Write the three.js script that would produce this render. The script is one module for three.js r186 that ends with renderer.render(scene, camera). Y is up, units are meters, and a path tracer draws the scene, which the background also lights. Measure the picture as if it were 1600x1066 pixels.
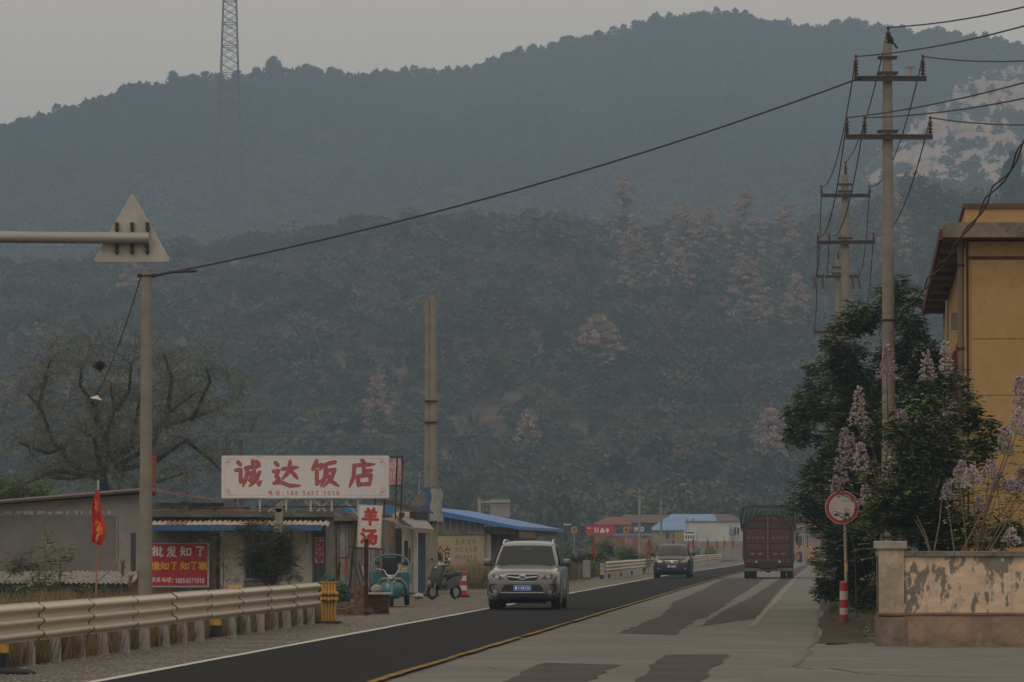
import * as THREE from 'three';
import { mergeGeometries } from 'three/addons/utils/BufferGeometryUtils.js';
import { TessellateModifier } from 'three/addons/modifiers/TessellateModifier.js';
import { RoundedBoxGeometry } from 'three/addons/geometries/RoundedBoxGeometry.js';

// ---------------------------------------------------------------- camera, sky, sun, exposure
const scene = new THREE.Scene();
const F = 7000, EYE = 1.6, HORIZON = 853, PITCH = Math.atan((HORIZON - 533) / F);
const camera = new THREE.PerspectiveCamera(2 * Math.atan(533 / F) * 180 / Math.PI, 1600 / 1066, 0.5, 9000);
camera.position.set(0, EYE, 0);
camera.rotation.set(PITCH, 0, 0);
scene.add(camera);

const SKY_LEVEL = 1.42;
{ // overcast haze sky: one even, slightly warm grey veil, a little lighter overhead
  const w = 64, h = 32, data = new Float32Array(w * h * 4);
  for (let j = 0; j < h; j++) for (let i = 0; i < w; i++) {
    const el = ((j + 0.5) / h - 0.5) * Math.PI, up = Math.max(0, Math.sin(el)), k = SKY_LEVEL * (0.98 + 0.2 * up);
    data.set([1.22 * k, 1.06 * k, 0.885 * k, 1], (j * w + i) * 4);
  }
  const t = new THREE.DataTexture(data, w, h, THREE.RGBAFormat, THREE.FloatType);
  t.mapping = THREE.EquirectangularReflectionMapping; t.magFilter = THREE.LinearFilter; t.needsUpdate = true;
  scene.background = t; scene.environment = t;
}
const sun = new THREE.DirectionalLight(new THREE.Color(1, 0.97, 0.92), 1.0);
sun.position.set(-60, 120, 70); sun.target.position.set(0, 0, -60); sun.castShadow = true; sun.shadow.radius = 60;
sun.shadow.mapSize.set(4096, 4096);
Object.assign(sun.shadow.camera, { left: -160, right: 160, top: 160, bottom: -160, near: 1, far: 900 });
scene.add(sun, sun.target);
scene.fog = new THREE.FogExp2(new THREE.Color().setRGB(0.52, 0.72, 0.95), 0.00046);

const renderer = new THREE.WebGLRenderer({ antialias: true });
renderer.toneMapping = THREE.LinearToneMapping;
renderer.toneMappingExposure = 0.42;
renderer.shadowMap.enabled = true;

// ---------------------------------------------------------------- helpers
const V3 = (x, y, z) => new THREE.Vector3(x, y, z);
function rng(seed) { let s = seed | 0; return () => { s = (s + 0x6d2b79f5) | 0; let t = Math.imul(s ^ (s >>> 15), 1 | s); t = (t + Math.imul(t ^ (t >>> 7), 61 | t)) ^ t; return ((t ^ (t >>> 14)) >>> 0) / 4294967296; }; }
const lerp = (a, b, t) => a + (b - a) * t, clamp = (x, a, b) => Math.min(b, Math.max(a, x));
const sstep = (a, b, x) => { const t = clamp((x - a) / (b - a), 0, 1); return t * t * (3 - 2 * t); };
const cp = Math.cos(PITCH), sp = Math.sin(PITCH);
// where a line of sight at photograph pixel (u, v) reaches the distance d in front of the camera; real positions of things are surveyed with it
function at(u, v, d) { const a = (u - 800) / F, b = (533 - v) / F, y = b * cp + sp, z = cp - b * sp; return V3(a / z * d, EYE + y / z * d, -d); }
const px = (d) => F / d;                                   // pixels per metre at distance d
const atX = (u, d) => (u - 800) * d / F;
const hAt = (v, d) => at(800, v, d).y;
function onGround(u, v, y = 0) { const p = at(u, v, 1), t = (EYE - y) / (EYE - p.y); return V3(p.x * t, y, -t); }
function table(pts) { return (u) => { if (u <= pts[0][0]) return pts[0][1]; for (let i = 1; i < pts.length; i++) if (u <= pts[i][0]) { const [a, b] = [pts[i - 1], pts[i]]; return lerp(a[1], b[1], (u - a[0]) / (b[0] - a[0])); } return pts[pts.length - 1][1]; }; }
const hash = (x, y) => { let h = Math.imul(x | 0, 374761393) + Math.imul(y | 0, 668265263); h = Math.imul(h ^ (h >>> 13), 1274126177); return ((h ^ (h >>> 16)) >>> 0) / 4294967296; };
function vnoise(x, y, per = 0) { const xi = Math.floor(x), yi = Math.floor(y), fx = x - xi, fy = y - yi, sx = fx * fx * (3 - 2 * fx), sy = fy * fy * (3 - 2 * fy); const w = per ? (a) => ((a % per) + per) % per : (a) => a; return lerp(lerp(hash(w(xi), w(yi)), hash(w(xi + 1), w(yi)), sx), lerp(hash(w(xi), w(yi + 1)), hash(w(xi + 1), w(yi + 1)), sx), sy); }
function fbm(x, y, oct = 4, per = 0) { let s = 0, a = 0.5, f = 1; for (let i = 0; i < oct; i++) { s += a * vnoise(x * f + i * 17 * (per ? 0 : 1), y * f, per ? per * f : 0); a *= 0.5; f *= 2; } return s / (1 - Math.pow(0.5, oct)); }
const used = new Map();
function numbered(name) { const n = used.get(name) || 0; used.set(name, n + 1); return n ? name + '_' + String(n).padStart(3, '0') : name; }
function tag(o, label, category, group) { o.userData.label = label; o.userData.category = category; if (group) o.userData.group = group; return o; }
function shade(o) { o.traverse((m) => { if (m.isMesh) { m.castShadow = true; m.receiveShadow = true; } }); return o; }
function thing(name, label, category, pos, turn = 0, group) { const o = new THREE.Group(); o.name = numbered(name); if (pos) o.position.copy(pos); o.rotation.y = turn; tag(o, label, category, group); scene.add(o); return o; }
function single(name, geo, mat, label, category, group) { const m = new THREE.Mesh(geo, mat); m.name = numbered(name); tag(m, label, category, group); m.castShadow = m.receiveShadow = true; scene.add(m); return m; }
function part(parent, name, geo, mat, label) { const m = new THREE.Mesh(Array.isArray(geo) ? merge(geo) : geo, mat); m.name = name; m.castShadow = m.receiveShadow = true; if (label) m.userData.label = label; parent.add(m); return m; }
function stuffPart(parent, name, geo, mat) { const m = part(parent, name, geo, mat); m.userData.kind = 'stuff'; return m; }
function struct(name, geo, mat) { const m = new THREE.Mesh(Array.isArray(geo) ? merge(geo) : geo, mat); m.name = numbered(name); m.userData.kind = 'structure'; m.receiveShadow = m.castShadow = true; scene.add(m); return m; }
function flat(g) { const n = g.index ? g.toNonIndexed() : g; for (const k of Object.keys(n.attributes)) if (!['position', 'normal', 'uv', 'color'].includes(k)) n.deleteAttribute(k); if (!n.attributes.normal) n.computeVertexNormals(); if (!n.attributes.uv) n.setAttribute('uv', new THREE.BufferAttribute(new Float32Array(n.attributes.position.count * 2), 2)); n.clearGroups(); return n; }
function merge(list) { return list.length === 1 ? list[0] : mergeGeometries(list.map(flat), false); }
// uv in metres by the face's main direction
function uvm(g0, s = 1, ox = 0, oy = 0) { const g = flat(g0), p = g.attributes.position, n = g.attributes.normal, uv = g.attributes.uv; for (let i = 0; i < p.count; i++) { const ax = Math.abs(n.getX(i)), ay = Math.abs(n.getY(i)), az = Math.abs(n.getZ(i)); const [a, b] = ay > ax && ay > az ? [p.getX(i), p.getZ(i)] : ax > az ? [p.getZ(i), p.getY(i)] : [p.getX(i), p.getY(i)]; uv.setXY(i, a * s + ox, b * s + oy); } return g; }
function box(w, h, d, x = 0, y = 0, z = 0, ry = 0, rx = 0, rz = 0) { const g = new THREE.BoxGeometry(w, h, d); if (rx) g.rotateX(rx); if (rz) g.rotateZ(rz); if (ry) g.rotateY(ry); return g.translate(x, y, z); }
function rbox(w, h, d, r, x = 0, y = 0, z = 0) { return new RoundedBoxGeometry(w, h, d, 2, Math.min(r, w / 2.01, h / 2.01, d / 2.01)).translate(x, y, z); }
const UPY = V3(0, 1, 0);
function rod(a, b, r0, r1 = r0, seg = 8) { const d = b.clone().sub(a), g = new THREE.CylinderGeometry(r1, r0, d.length(), seg); g.applyQuaternion(new THREE.Quaternion().setFromUnitVectors(UPY, d.clone().normalize())); return g.translate(...a.clone().add(b).multiplyScalar(0.5).toArray()); }
function bar(a, b, w, h = w) { const d = b.clone().sub(a), L = d.length(), g = new THREE.BoxGeometry(w, h, L); const m = new THREE.Matrix4().lookAt(V3(0, 0, 0), d, Math.abs(d.y) / L > 0.98 ? V3(0, 0, 1) : UPY); g.applyMatrix4(m); return g.translate(...a.clone().add(b).multiplyScalar(0.5).toArray()); }
function tube(pts, r, seg = 20, rs = 5) { return new THREE.TubeGeometry(new THREE.CatmullRomCurve3(pts), seg, r, rs); }
function wirePts(a, b, sag, n = 14) { const o = []; for (let i = 0; i <= n; i++) { const t = i / n, p = a.clone().lerp(b, t); p.y -= sag * 4 * t * (1 - t); o.push(p); } return o; }
function quadGeo(a, b, c, d) { const g = new THREE.BufferGeometry(); g.setAttribute('position', new THREE.Float32BufferAttribute([a, b, c, a, c, d].flatMap((p) => [p.x, p.y, p.z]), 3)); g.setAttribute('uv', new THREE.Float32BufferAttribute([0, 0, 1, 0, 1, 1, 0, 0, 1, 1, 0, 1], 2)); g.computeVertexNormals(); return g; }
function prism(pts, depth, bevel = 0) { const s = new THREE.Shape(pts.map(([x, y]) => new THREE.Vector2(x, y))); return new THREE.ExtrudeGeometry(s, { depth, bevelEnabled: bevel > 0, bevelSize: bevel, bevelThickness: bevel, bevelSegments: 1 }); }
function groundSheet(pts, y) { const s = new THREE.Shape(pts.map((p) => new THREE.Vector2(p.x, -p.z))); const g = new THREE.ShapeGeometry(s); g.rotateX(-Math.PI / 2).translate(0, y, 0); return uvm(g); }

// ---------------------------------------------------------------- textures and materials
function tex(n, fn, srgb = true, rep = 1) { // fn(x,y in 0..1, pixel i, j) -> [r,g,b] 0..1 (tileable when fn is)
  const d = new Uint8Array(n * n * 4);
  for (let j = 0; j < n; j++) for (let i = 0; i < n; i++) { const c = fn(i / n, j / n, i, j), o = (j * n + i) * 4; for (let k = 0; k < 3; k++) d[o + k] = clamp(c[k], 0, 1) * 255; d[o + 3] = 255; }
  const t = new THREE.DataTexture(d, n, n); t.wrapS = t.wrapT = THREE.RepeatWrapping; t.magFilter = THREE.LinearFilter; if (srgb) t.colorSpace = THREE.SRGBColorSpace; t.repeat.set(rep, rep); t.needsUpdate = true; return t;
}
const toS = (c) => (c <= 0.0031308 ? 12.92 * c : 1.055 * Math.pow(c, 1 / 2.4) - 0.055);
// mottled texture round a linear base colour; amp is relative
function mottledOwn(n, base, amp, freq, rep, tint = [0, 0, 0], seed = 0) { return tex(n, (x, y, i, j) => { const a = fbm(x * freq + seed, y * freq, 5, freq) - 0.5, b = fbm(x * freq * 4, y * freq * 4 + seed, 3, freq * 4) - 0.5, g = hash(i + seed * 31, j) - 0.5; const k = 1 + amp * (1.5 * a + 0.7 * b + 0.35 * g); return base.map((c, q) => toS(Math.max(0.003, c * k + tint[q] * a))); }, true, rep); }
const greyTex = new Map(); // small surfaces share a few neutral grain textures and take their colour from the material
function mottled(n, base, amp, freq, rep, tint, seed = 0) {
  if (n > 256) return mottledOwn(n, base, amp, freq, rep, tint, seed);
  const a = amp < 0.36 ? 0.3 : amp < 0.55 ? 0.5 : 0.8, f = freq < 6 ? 5 : 7, key = a + '/' + f + '/' + (seed % 2); if (!greyTex.has(key)) greyTex.set(key, mottledOwn(256, [0.4, 0.4, 0.4], a, f, 1, [0, 0, 0], Math.round(a * 10) + f + seed % 2));
  const t = greyTex.get(key).clone(); t.repeat.set(rep, rep); t.offset.set((seed * 0.37) % 1, (seed * 0.61) % 1); t.userData = { base: base.map((c) => c / 0.4) }; t.needsUpdate = true; return t;
}
const lin = (r, g, b) => new THREE.Color().setRGB(r, g, b);
function M(r, g, b, rough = 0.85, o = {}) { return new THREE.MeshStandardMaterial({ color: lin(r, g, b), roughness: rough, ...o }); }
function MT(t, rough = 0.9, o = {}) { if (t.userData.base) o = { ...o, color: lin(...t.userData.base) }; return rough >= 0.8 ? new THREE.MeshPhysicalMaterial({ map: t, roughness: 1, specularIntensity: 0.25, ...o }) : new THREE.MeshStandardMaterial({ map: t, roughness: rough, ...o }); }
const grainBump = tex(256, (x, y, i, j) => { const v = 0.5 * fbm(x * 16, y * 16, 3, 16) + 0.5 * hash(i, j); return [v, v, v]; }, false);
const mat = {
  ground: MT(mottled(512, [0.11, 0.095, 0.062], 0.8, 6, 0.22, [0.01, 0.03, 0]), 1, { bumpMap: grainBump, bumpScale: 0.03 }),
  dirt: MT(mottled(512, [0.18, 0.15, 0.11], 0.6, 8, 0.35, [0, 0, 0], 3), 1, { bumpMap: grainBump, bumpScale: 0.02 }),
  shadedSoil: MT(mottled(512, [0.085, 0.07, 0.05], 0.8, 8, 0.4, [0, 0.01, 0], 4), 1, { bumpMap: grainBump, bumpScale: 0.03 }),  // dark soil, its colour also carrying the shade under the roadside trees
  shoulder: MT(mottled(512, [0.16, 0.148, 0.125], 0.55, 8, 0.3, [0, 0, 0], 5), 0.95, { bumpMap: grainBump, bumpScale: 0.01 }),
  asphalt: MT(mottled(512, [0.016, 0.016, 0.0165], 0.35, 6, 0.16, [0, 0, 0], 7), 0.82, { bumpMap: grainBump, bumpScale: 0.004 }),
  concreteRoad: MT(mottled(1024, [0.157, 0.158, 0.142], 0.26, 7, 0.11, [0, 0, 0], 9), 0.9, { bumpMap: grainBump, bumpScale: 0.004 }),
  apron: MT(mottled(512, [0.157, 0.157, 0.14], 0.26, 6, 0.17, [0, 0, 0], 11), 0.92),
  patch: MT(mottled(512, [0.075, 0.064, 0.062], 0.4, 7, 0.3, [0, 0, 0], 13), 0.9),
  white: M(0.45, 0.43, 0.39, 0.8), yellow: MT(mottled(256, [0.235, 0.145, 0.042], 0.8, 8, 0.6, [0, 0, 0], 15), 0.8),
  wornWhite: MT(mottled(256, [0.23, 0.218, 0.19], 0.6, 10, 0.5, [0, 0, 0], 16), 0.9),
  pole: MT(mottled(256, [0.235, 0.212, 0.175], 0.35, 5, 0.6, [0, 0, 0], 17), 0.9),
  concrete: MT(mottled(256, [0.3, 0.275, 0.235], 0.5, 5, 0.5, [0, 0, 0], 19), 0.92),
  cement: MT(mottled(512, [0.25, 0.238, 0.222], 0.32, 5, 0.25, [0, 0, 0], 21), 0.95),
  steel: MT(mottled(256, [0.30, 0.29, 0.275], 0.3, 5, 0.6, [0, 0, 0], 23), 0.55, { metalness: 0.35 }),
  darkSteel: M(0.05, 0.045, 0.045, 0.6, { metalness: 0.3 }), rust: MT(mottled(256, [0.075, 0.034, 0.022], 0.8, 7, 1.2, [0, 0, 0], 25), 0.9),
  railPaint: MT(mottled(512, [0.44, 0.385, 0.30], 0.3, 4, 0.5, [0.03, 0.0, -0.02], 27), 0.5),
  postPaint: MT(mottled(256, [0.33, 0.32, 0.30], 0.35, 5, 1, [0, 0, 0], 29), 0.6),
  bandYellow: M(0.62, 0.33, 0.03, 0.6), black: M(0.015, 0.015, 0.016, 0.7), rubber: M(0.012, 0.012, 0.012, 0.85),
  cable: M(0.02, 0.02, 0.021, 0.6), ceramic: M(0.07, 0.025, 0.02, 0.3), bluePaint: M(0.03, 0.1, 0.25, 0.5), blueRoof: M(0.035, 0.16, 0.42, 0.45),
  wood: MT(mottled(256, [0.22, 0.17, 0.125], 0.6, 6, 1.4, [0, 0, 0], 31), 0.9), oldWood: MT(mottled(256, [0.17, 0.15, 0.125], 0.6, 6, 1, [0, 0, 0], 33), 0.95),
  bark: MT(mottled(256, [0.075, 0.058, 0.042], 0.6, 8, 2, [0, 0, 0], 35), 0.95), paleBark: MT(mottled(256, [0.17, 0.125, 0.095], 0.5, 8, 2, [0, 0, 0], 37), 0.95),
};
const leafMat = (r, g, b) => new THREE.MeshStandardMaterial({ color: lin(r, g, b), roughness: 0.8, vertexColors: true, side: THREE.DoubleSide });
// ---------------------------------------------------------------- land
const vNear = table([[-900, 520], [-300, 450], [0, 425], [130, 428], [250, 405], [400, 395], [560, 365], [650, 356], [850, 360], [950, 375], [1100, 372], [1230, 378], [1330, 345], [1420, 320], [1600, 335], [1900, 380], [2600, 460]]);
const vFar = table([[-900, 420], [-300, 290], [0, 218], [60, 203], [130, 180], [200, 158], [280, 143], [340, 136], [420, 123], [500, 126], [640, 130], [700, 123], [750, 112], [800, 96], [860, 83], [930, 70], [980, 56], [1010, 42], [1080, 32], [1150, 30], [1200, 42], [1250, 54], [1340, 50], [1390, 52], [1450, 58], [1520, 68], [1600, 82], [2000, 140], [2600, 260]]);
const D0 = 600, D1 = 1100, DF = 1480, D2 = (u) => lerp(1850, 2250, sstep(0, 950, u));
const bumps = (u, d) => { const x = atX(u, d); return (fbm(x / 60 + 40, d / 60, 4) - 0.5) * 14; };
function landY(u, d) {
  if (d <= D0) return 0;
  const hc = (HORIZON - vNear(u)) / F * D1 + EYE, d2 = D2(u), hr = (HORIZON - vFar(u)) / F * d2 + EYE, hs = (HORIZON - vNear(u) - 12) / F * DF + EYE;
  if (d <= D1) { const t = (d - D0) / (D1 - D0), edge = Math.sin(Math.PI * t); return hc * (0.35 * t + 0.65 * (t * t * (3 - 2 * t) * 0.6 + t * 0.4)) + bumps(u, d) * edge * 0.8; }
  if (d <= DF) { const t = (d - D1) / (DF - D1); return lerp(hc, hs, t) - 14 * Math.sin(Math.PI * t); }
  if (d <= d2) { const t = (d - DF) / (d2 - DF); return lerp(hs, hr, 0.7 * t + 0.3 * t * t) + bumps(u, d) * Math.sin(Math.PI * t) * 1.1; }
  return hr - (d - d2) * 0.25;
}
// distance at which the line of sight (u, v) meets the hillside
function hillDistance(u, v, from = 610, to = 2500) { for (let d = from; d < to; d += 2) if (landY(u, d) >= hAt(v, d)) return d; return to; }
{
  struct('ground', (() => { const g = new THREE.PlaneGeometry(2400, 3000, 1, 1).rotateX(-Math.PI / 2).translate(0, -0.04, -1350); return uvm(g); })(), mat.ground);
  const us = [], ds = [];
  for (let u = -900; u <= 2600; u += 17.5) us.push(u);
  for (let d = 590; d <= 2700; d += d < 1150 ? 9 : 15) ds.push(d);
  const pos = [], uv = [], idx = [];
  for (const d of ds) for (const u of us) { const x = atX(u, d); pos.push(x, d <= D0 ? -0.2 : landY(u, d), -d); uv.push(x * 0.03, d * 0.03); }
  for (let j = 0; j < ds.length - 1; j++) for (let i = 0; i < us.length - 1; i++) { const a = j * us.length + i, b = a + 1, c = a + us.length, e = c + 1; idx.push(a, b, e, a, e, c); }
  const g = new THREE.BufferGeometry(); g.setAttribute('position', new THREE.Float32BufferAttribute(pos, 3)); g.setAttribute('uv', new THREE.Float32BufferAttribute(uv, 2)); g.setIndex(idx); g.computeVertexNormals();
  struct('hills', g, MT(mottled(1024, [0.085, 0.066, 0.046], 0.8, 9, 0.7, [-0.02, 0.03, 0], 41), 1));
}
// road: straight away from the camera, leaning right, with a faint bend beyond the lorry
const roadX = (d) => 0.07 * d + 1.2 * sstep(230, 370, d) * (1 - sstep(420, 650, d));
const R = (off, d, y = 0) => V3(roadX(d) + off, y, -d);
function strip(o0, o1, d0, d1, y, step = 8, jag = 0, seed = 1) { // sheet between two offsets from the right kerb
  const r = rng(seed), L = [], Rr = [];
  for (let d = d0; ; d = Math.min(d1, d + step)) { L.push(R(o0 + (jag ? (r() - 0.5) * jag : 0), d, 0)); Rr.push(R(o1 + (jag ? (r() - 0.5) * jag : 0), d, 0)); if (d >= d1) break; }
  const pos = [], uv = [], idx = [];
  L.forEach((a, i) => { const b = Rr[i]; pos.push(a.x, y, a.z, b.x, y, b.z); uv.push(a.x, a.z, b.x, b.z); if (i) { const k = 2 * i - 2; idx.push(k, k + 1, k + 3, k, k + 3, k + 2); } });
  const g = new THREE.BufferGeometry(); g.setAttribute('position', new THREE.Float32BufferAttribute(pos, 3)); g.setAttribute('uv', new THREE.Float32BufferAttribute(uv, 2)); g.setIndex(idx); g.computeVertexNormals(); return g;
}
struct('road', strip(-8.7, 0, 20, 900, 0, 10), mat.concreteRoad);
struct('asphalt_lane', (() => { const g = strip(-8.45, -5.3, 20, 900, 0.03, 10); return g; })(), mat.asphalt);
{ const r = rng(31), l = []; for (let d = 40; d < 560;) { const n = 3 + r() * 16, gap = r() < 0.5 ? 0.15 + r() * 0.7 : 0.04; l.push(flat(strip(-5.33 + r() * 0.015, -5.2 - r() * 0.02, d, d + n, 0.036, 1.3, 0.045, Math.floor(d)))); d += n + gap; } struct('yellow_line', l, mat.yellow); }
struct('edge_line', strip(-8.52, -8.38, 20, 600, 0.036, 3, 0.03, 4), mat.white);
struct('edge_line', strip(-1.56, -1.4, 88, 480, 0.006, 2, 0.07, 5), mat.wornWhite);
struct('shoulder', strip(-10.9, -8.5, 20, 900, -0.012, 8, 0.35, 6), mat.shoulder);
struct('verge', strip(-26, -10.7, 96, 240, -0.024, 6, 0.6, 7), mat.dirt);
struct('roadside', strip(-0.1, 7, 40, 420, -0.02, 3, 0.3, 8), mat.shadedSoil);
struct('roadside', strip(-0.12, 0.7, 73.4, 320, 0.004, 4, 0.16, 18), mat.shadedSoil);
const jagged2 = (pts) => { const r = rng(17), o = []; pts.forEach((p, i) => { const q = pts[(i + 1) % pts.length]; for (let k = 0; k < 8; k++) o.push(p.clone().lerp(q, k / 8).add(V3((r() - 0.5) * 0.22, 0, (r() - 0.5) * 0.3))); }); return o; };
struct('pavement', groundSheet(jagged2([onGround(1250, 1012), onGround(1360, 1004), V3(5.9, 0, -72.6), V3(14, 0, -72.6), V3(14, 0, -30), V3(1.5, 0, -30), onGround(1180, 1066)]), 0.003), mat.apron);
function jagged(pts, seed, amp = 0.12, step = 1.2) { const r = rng(seed), o = []; pts.forEach((p, i) => { const q = pts[(i + 1) % pts.length], n = Math.max(1, Math.round(p.distanceTo(q) / step)); for (let k = 0; k < n; k++) o.push(p.clone().lerp(q, k / n).add(V3((r() - 0.5) * amp, 0, (r() - 0.5) * amp * 2))); }); return o; }
const P2 = (l) => l.map(([u, v]) => onGround(u, v));
[ // repair patches on the old concrete lane
  [[962, 990], [1056, 993], [1082, 972], [1108, 962], [1160, 928], [1194, 905], [1131, 905], [1098, 922], [1053, 941], [1034, 963]],
  [[1094, 979], [1190, 966], [1205, 937], [1222, 918], [1243, 900], [1262, 884], [1252, 884], [1228, 899], [1174, 933], [1130, 955]],
  [[770, 1075], [850, 1036], [966, 1040], [905, 1075]],
  [[1019, 1041], [1037, 1024], [1140, 1023], [1112, 1047], [1080, 1075], [985, 1075]],
  [[1205, 880], [1228, 876], [1258, 872], [1248, 876]],
].forEach((l, i) => struct('road_patch', groundSheet(jagged(P2(l), 20 + i), 0.005 + i * 0.0004), mat.patch));
{ // broken seam between road and forecourt, and a few cracks
  const crackMat = M(0.10, 0.09, 0.075, 1), seams = [[[1240, 1042], [1262, 1046], [1300, 1045], [1340, 1052], [1400, 1056], [1470, 1058], [1600, 1064]], [[1286, 915], [1279, 945], [1274, 985], [1268, 1015], [1240, 1042]], [[1430, 1042], [1500, 1043], [1570, 1041]], [[700, 1045], [760, 1044], [800, 1046]]];
  seams.forEach((l, i) => { const r = rng(60 + i), pts = P2(l).flatMap((p, k, a) => k < a.length - 1 ? [0, 0.25, 0.5, 0.75].map((t) => p.clone().lerp(a[k + 1], t).add(V3((r() - 0.5) * 0.1, 0, (r() - 0.5) * 0.5))) : [p]); const g = []; for (let k = 0; k < pts.length - 1; k++) { const a = pts[k], b = pts[k + 1], w = (i < 2 ? 0.028 : 0.018) * (0.4 + r()), n = V3(-(b.z - a.z), 0, b.x - a.x).normalize().multiplyScalar(w); g.push(uvm(quadGeo(a.clone().add(n), b.clone().add(n), b.clone().sub(n), a.clone().sub(n)).translate(0, 0.009 + i * 0.001, 0))); } struct('road_crack', g, crackMat); });
}

// ---------------------------------------------------------------- foliage makers
// clump(): many leaf-sized faces spread through lobes; unit height about 1
function leafQuad(P, N, C, c, dir, up, len, wid, col) { // pointed leaf of two triangles, folded on its midrib
  const side = V3().crossVectors(dir, up).normalize().multiplyScalar(wid / 2), n = V3().crossVectors(side, dir).normalize(), tip = c.clone().addScaledVector(dir, len), mid = c.clone().addScaledVector(dir, len * 0.45);
  const a = mid.clone().add(side).addScaledVector(n, wid * 0.12), b = mid.clone().sub(side).addScaledVector(n, wid * 0.12);
  for (const p of [c, a, tip, c, tip, b]) { P.push(p.x, p.y, p.z); N.push(n.x, n.y, n.z); C.push(col[0], col[1], col[2]); }
}
function geoOf(P, N, C) { const g = new THREE.BufferGeometry(); g.setAttribute('position', new THREE.Float32BufferAttribute(P, 3)); g.setAttribute('normal', new THREE.Float32BufferAttribute(N, 3)); g.setAttribute('color', new THREE.Float32BufferAttribute(C, 3)); return g; }
const rdir = (r) => { const z = r() * 2 - 1, a = r() * 6.283, s = Math.sqrt(1 - z * z); return V3(Math.cos(a) * s, z, Math.sin(a) * s); };
function clump(seed, { lobes = 6, leaves = 150, size = 0.2, shape = 'round', vary = 0.35 } = {}) {
  const r = rng(seed), P = [], N = [], C = [], L = [];
  for (let i = 0; i < lobes; i++) { const h = (i + 0.5) / lobes; L.push(shape === 'cone' ? [V3((r() - 0.5) * 0.15, 0.12 + h * 0.82, (r() - 0.5) * 0.15), 0.36 * (1 - h) + 0.06] : [V3((r() - 0.5) * 0.55, 0.3 + r() * 0.45, (r() - 0.5) * 0.55), 0.16 + r() * 0.16]); }
  for (let i = 0; i < leaves; i++) { const [c, q] = L[Math.floor(r() * lobes)], d = rdir(r); d.y = d.y * 0.8 + 0.15; const p = c.clone().addScaledVector(d, q * (0.55 + 0.5 * r())); const dir = d.clone().add(rdir(r).multiplyScalar(0.8)).normalize(), k = 1 - vary / 2 + vary * r(); leafQuad(P, N, C, p, dir, rdir(r), size * (0.6 + 0.8 * r()), size * (0.6 + 0.5 * r()), [k, k, k * (0.9 + 0.2 * r())]); }
  const s = [bar(V3(0, -0.12, 0), V3(0.02, 0.45, 0), 0.035)]; const f = flat(s[0]); const n0 = f.attributes.position.count; for (let i = 0; i < n0; i++) { P.push(f.attributes.position.getX(i), f.attributes.position.getY(i), f.attributes.position.getZ(i)); N.push(f.attributes.normal.getX(i), f.attributes.normal.getY(i), f.attributes.normal.getZ(i)); C.push(0.6, 0.5, 0.5); }
  return geoOf(P, N, C);
}
function scatter(name, label, geos, mats, items) { // items: {p, s:[sx,sy,sz], ry, c:[r,g,b], k}
  geos.forEach((g, k) => { const mine = items.filter((o) => o.k % geos.length === k); if (!mine.length) return; const im = new THREE.InstancedMesh(g, mats, mine.length); const m = new THREE.Matrix4(), q = new THREE.Quaternion(), col = new THREE.Color(); mine.forEach((o, i) => { q.setFromAxisAngle(UPY, o.ry); m.compose(o.p, q, V3(...o.s)); im.setMatrixAt(i, m); im.setColorAt(i, col.setRGB(...o.c)); }); im.name = numbered(name); im.userData = { kind: 'stuff', label: label, category: 'vegetation' }; im.castShadow = im.receiveShadow = true; scene.add(im); });
}
const QUARRY = [[1322, 300], [1362, 250], [1400, 215], [1445, 175], [1500, 130], [1560, 108], [1700, 92], [1700, 305], [1480, 300]];
const inPoly = (poly, x, y) => { let c = false; for (let i = 0, j = poly.length - 1; i < poly.length; j = i++) { const [xi, yi] = poly[i], [xj, yj] = poly[j]; if (yi > y !== yj > y && x < (xj - xi) * (y - yi) / (yj - yi) + xi) c = !c; } return c; };
const vOf = (u, d, y) => HORIZON - (y - EYE) / d * F;      // picture row of a point, close to exact for this lens
const hillTreeMat = leafMat(0.62, 0.62, 0.62);
const bushGeos = [0, 1, 2, 3, 4].map((i) => clump(100 + i, { lobes: 5 + i % 3, leaves: 170, size: 0.17 }));
const coneGeos = [0, 1, 2].map((i) => clump(120 + i, { lobes: 7, leaves: 190, size: 0.15, shape: 'cone' }));
const twigGeos = [0, 1, 2].map((i) => { // bare scrub: thin stems fanning out
  const r = rng(140 + i), l = []; for (let k = 0; k < 26; k++) { const a = r() * 6.28, t = 0.15 + r() * 0.5; const b = V3(Math.cos(a) * t * 0.5, 0.35 + r() * 0.3, Math.sin(a) * t * 0.5), c = b.clone().add(V3(Math.cos(a) * 0.2 * r(), 0.2 + 0.25 * r(), Math.sin(a) * 0.2 * r())); l.push(bar(V3(0, -0.1, 0), b, 0.02), bar(b, c, 0.013)); } const g = flat(merge(l)); const n = g.attributes.position.count, C = new Float32Array(n * 3).fill(1); g.setAttribute('color', new THREE.BufferAttribute(C, 3)); g.deleteAttribute('uv'); return g; });
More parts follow.
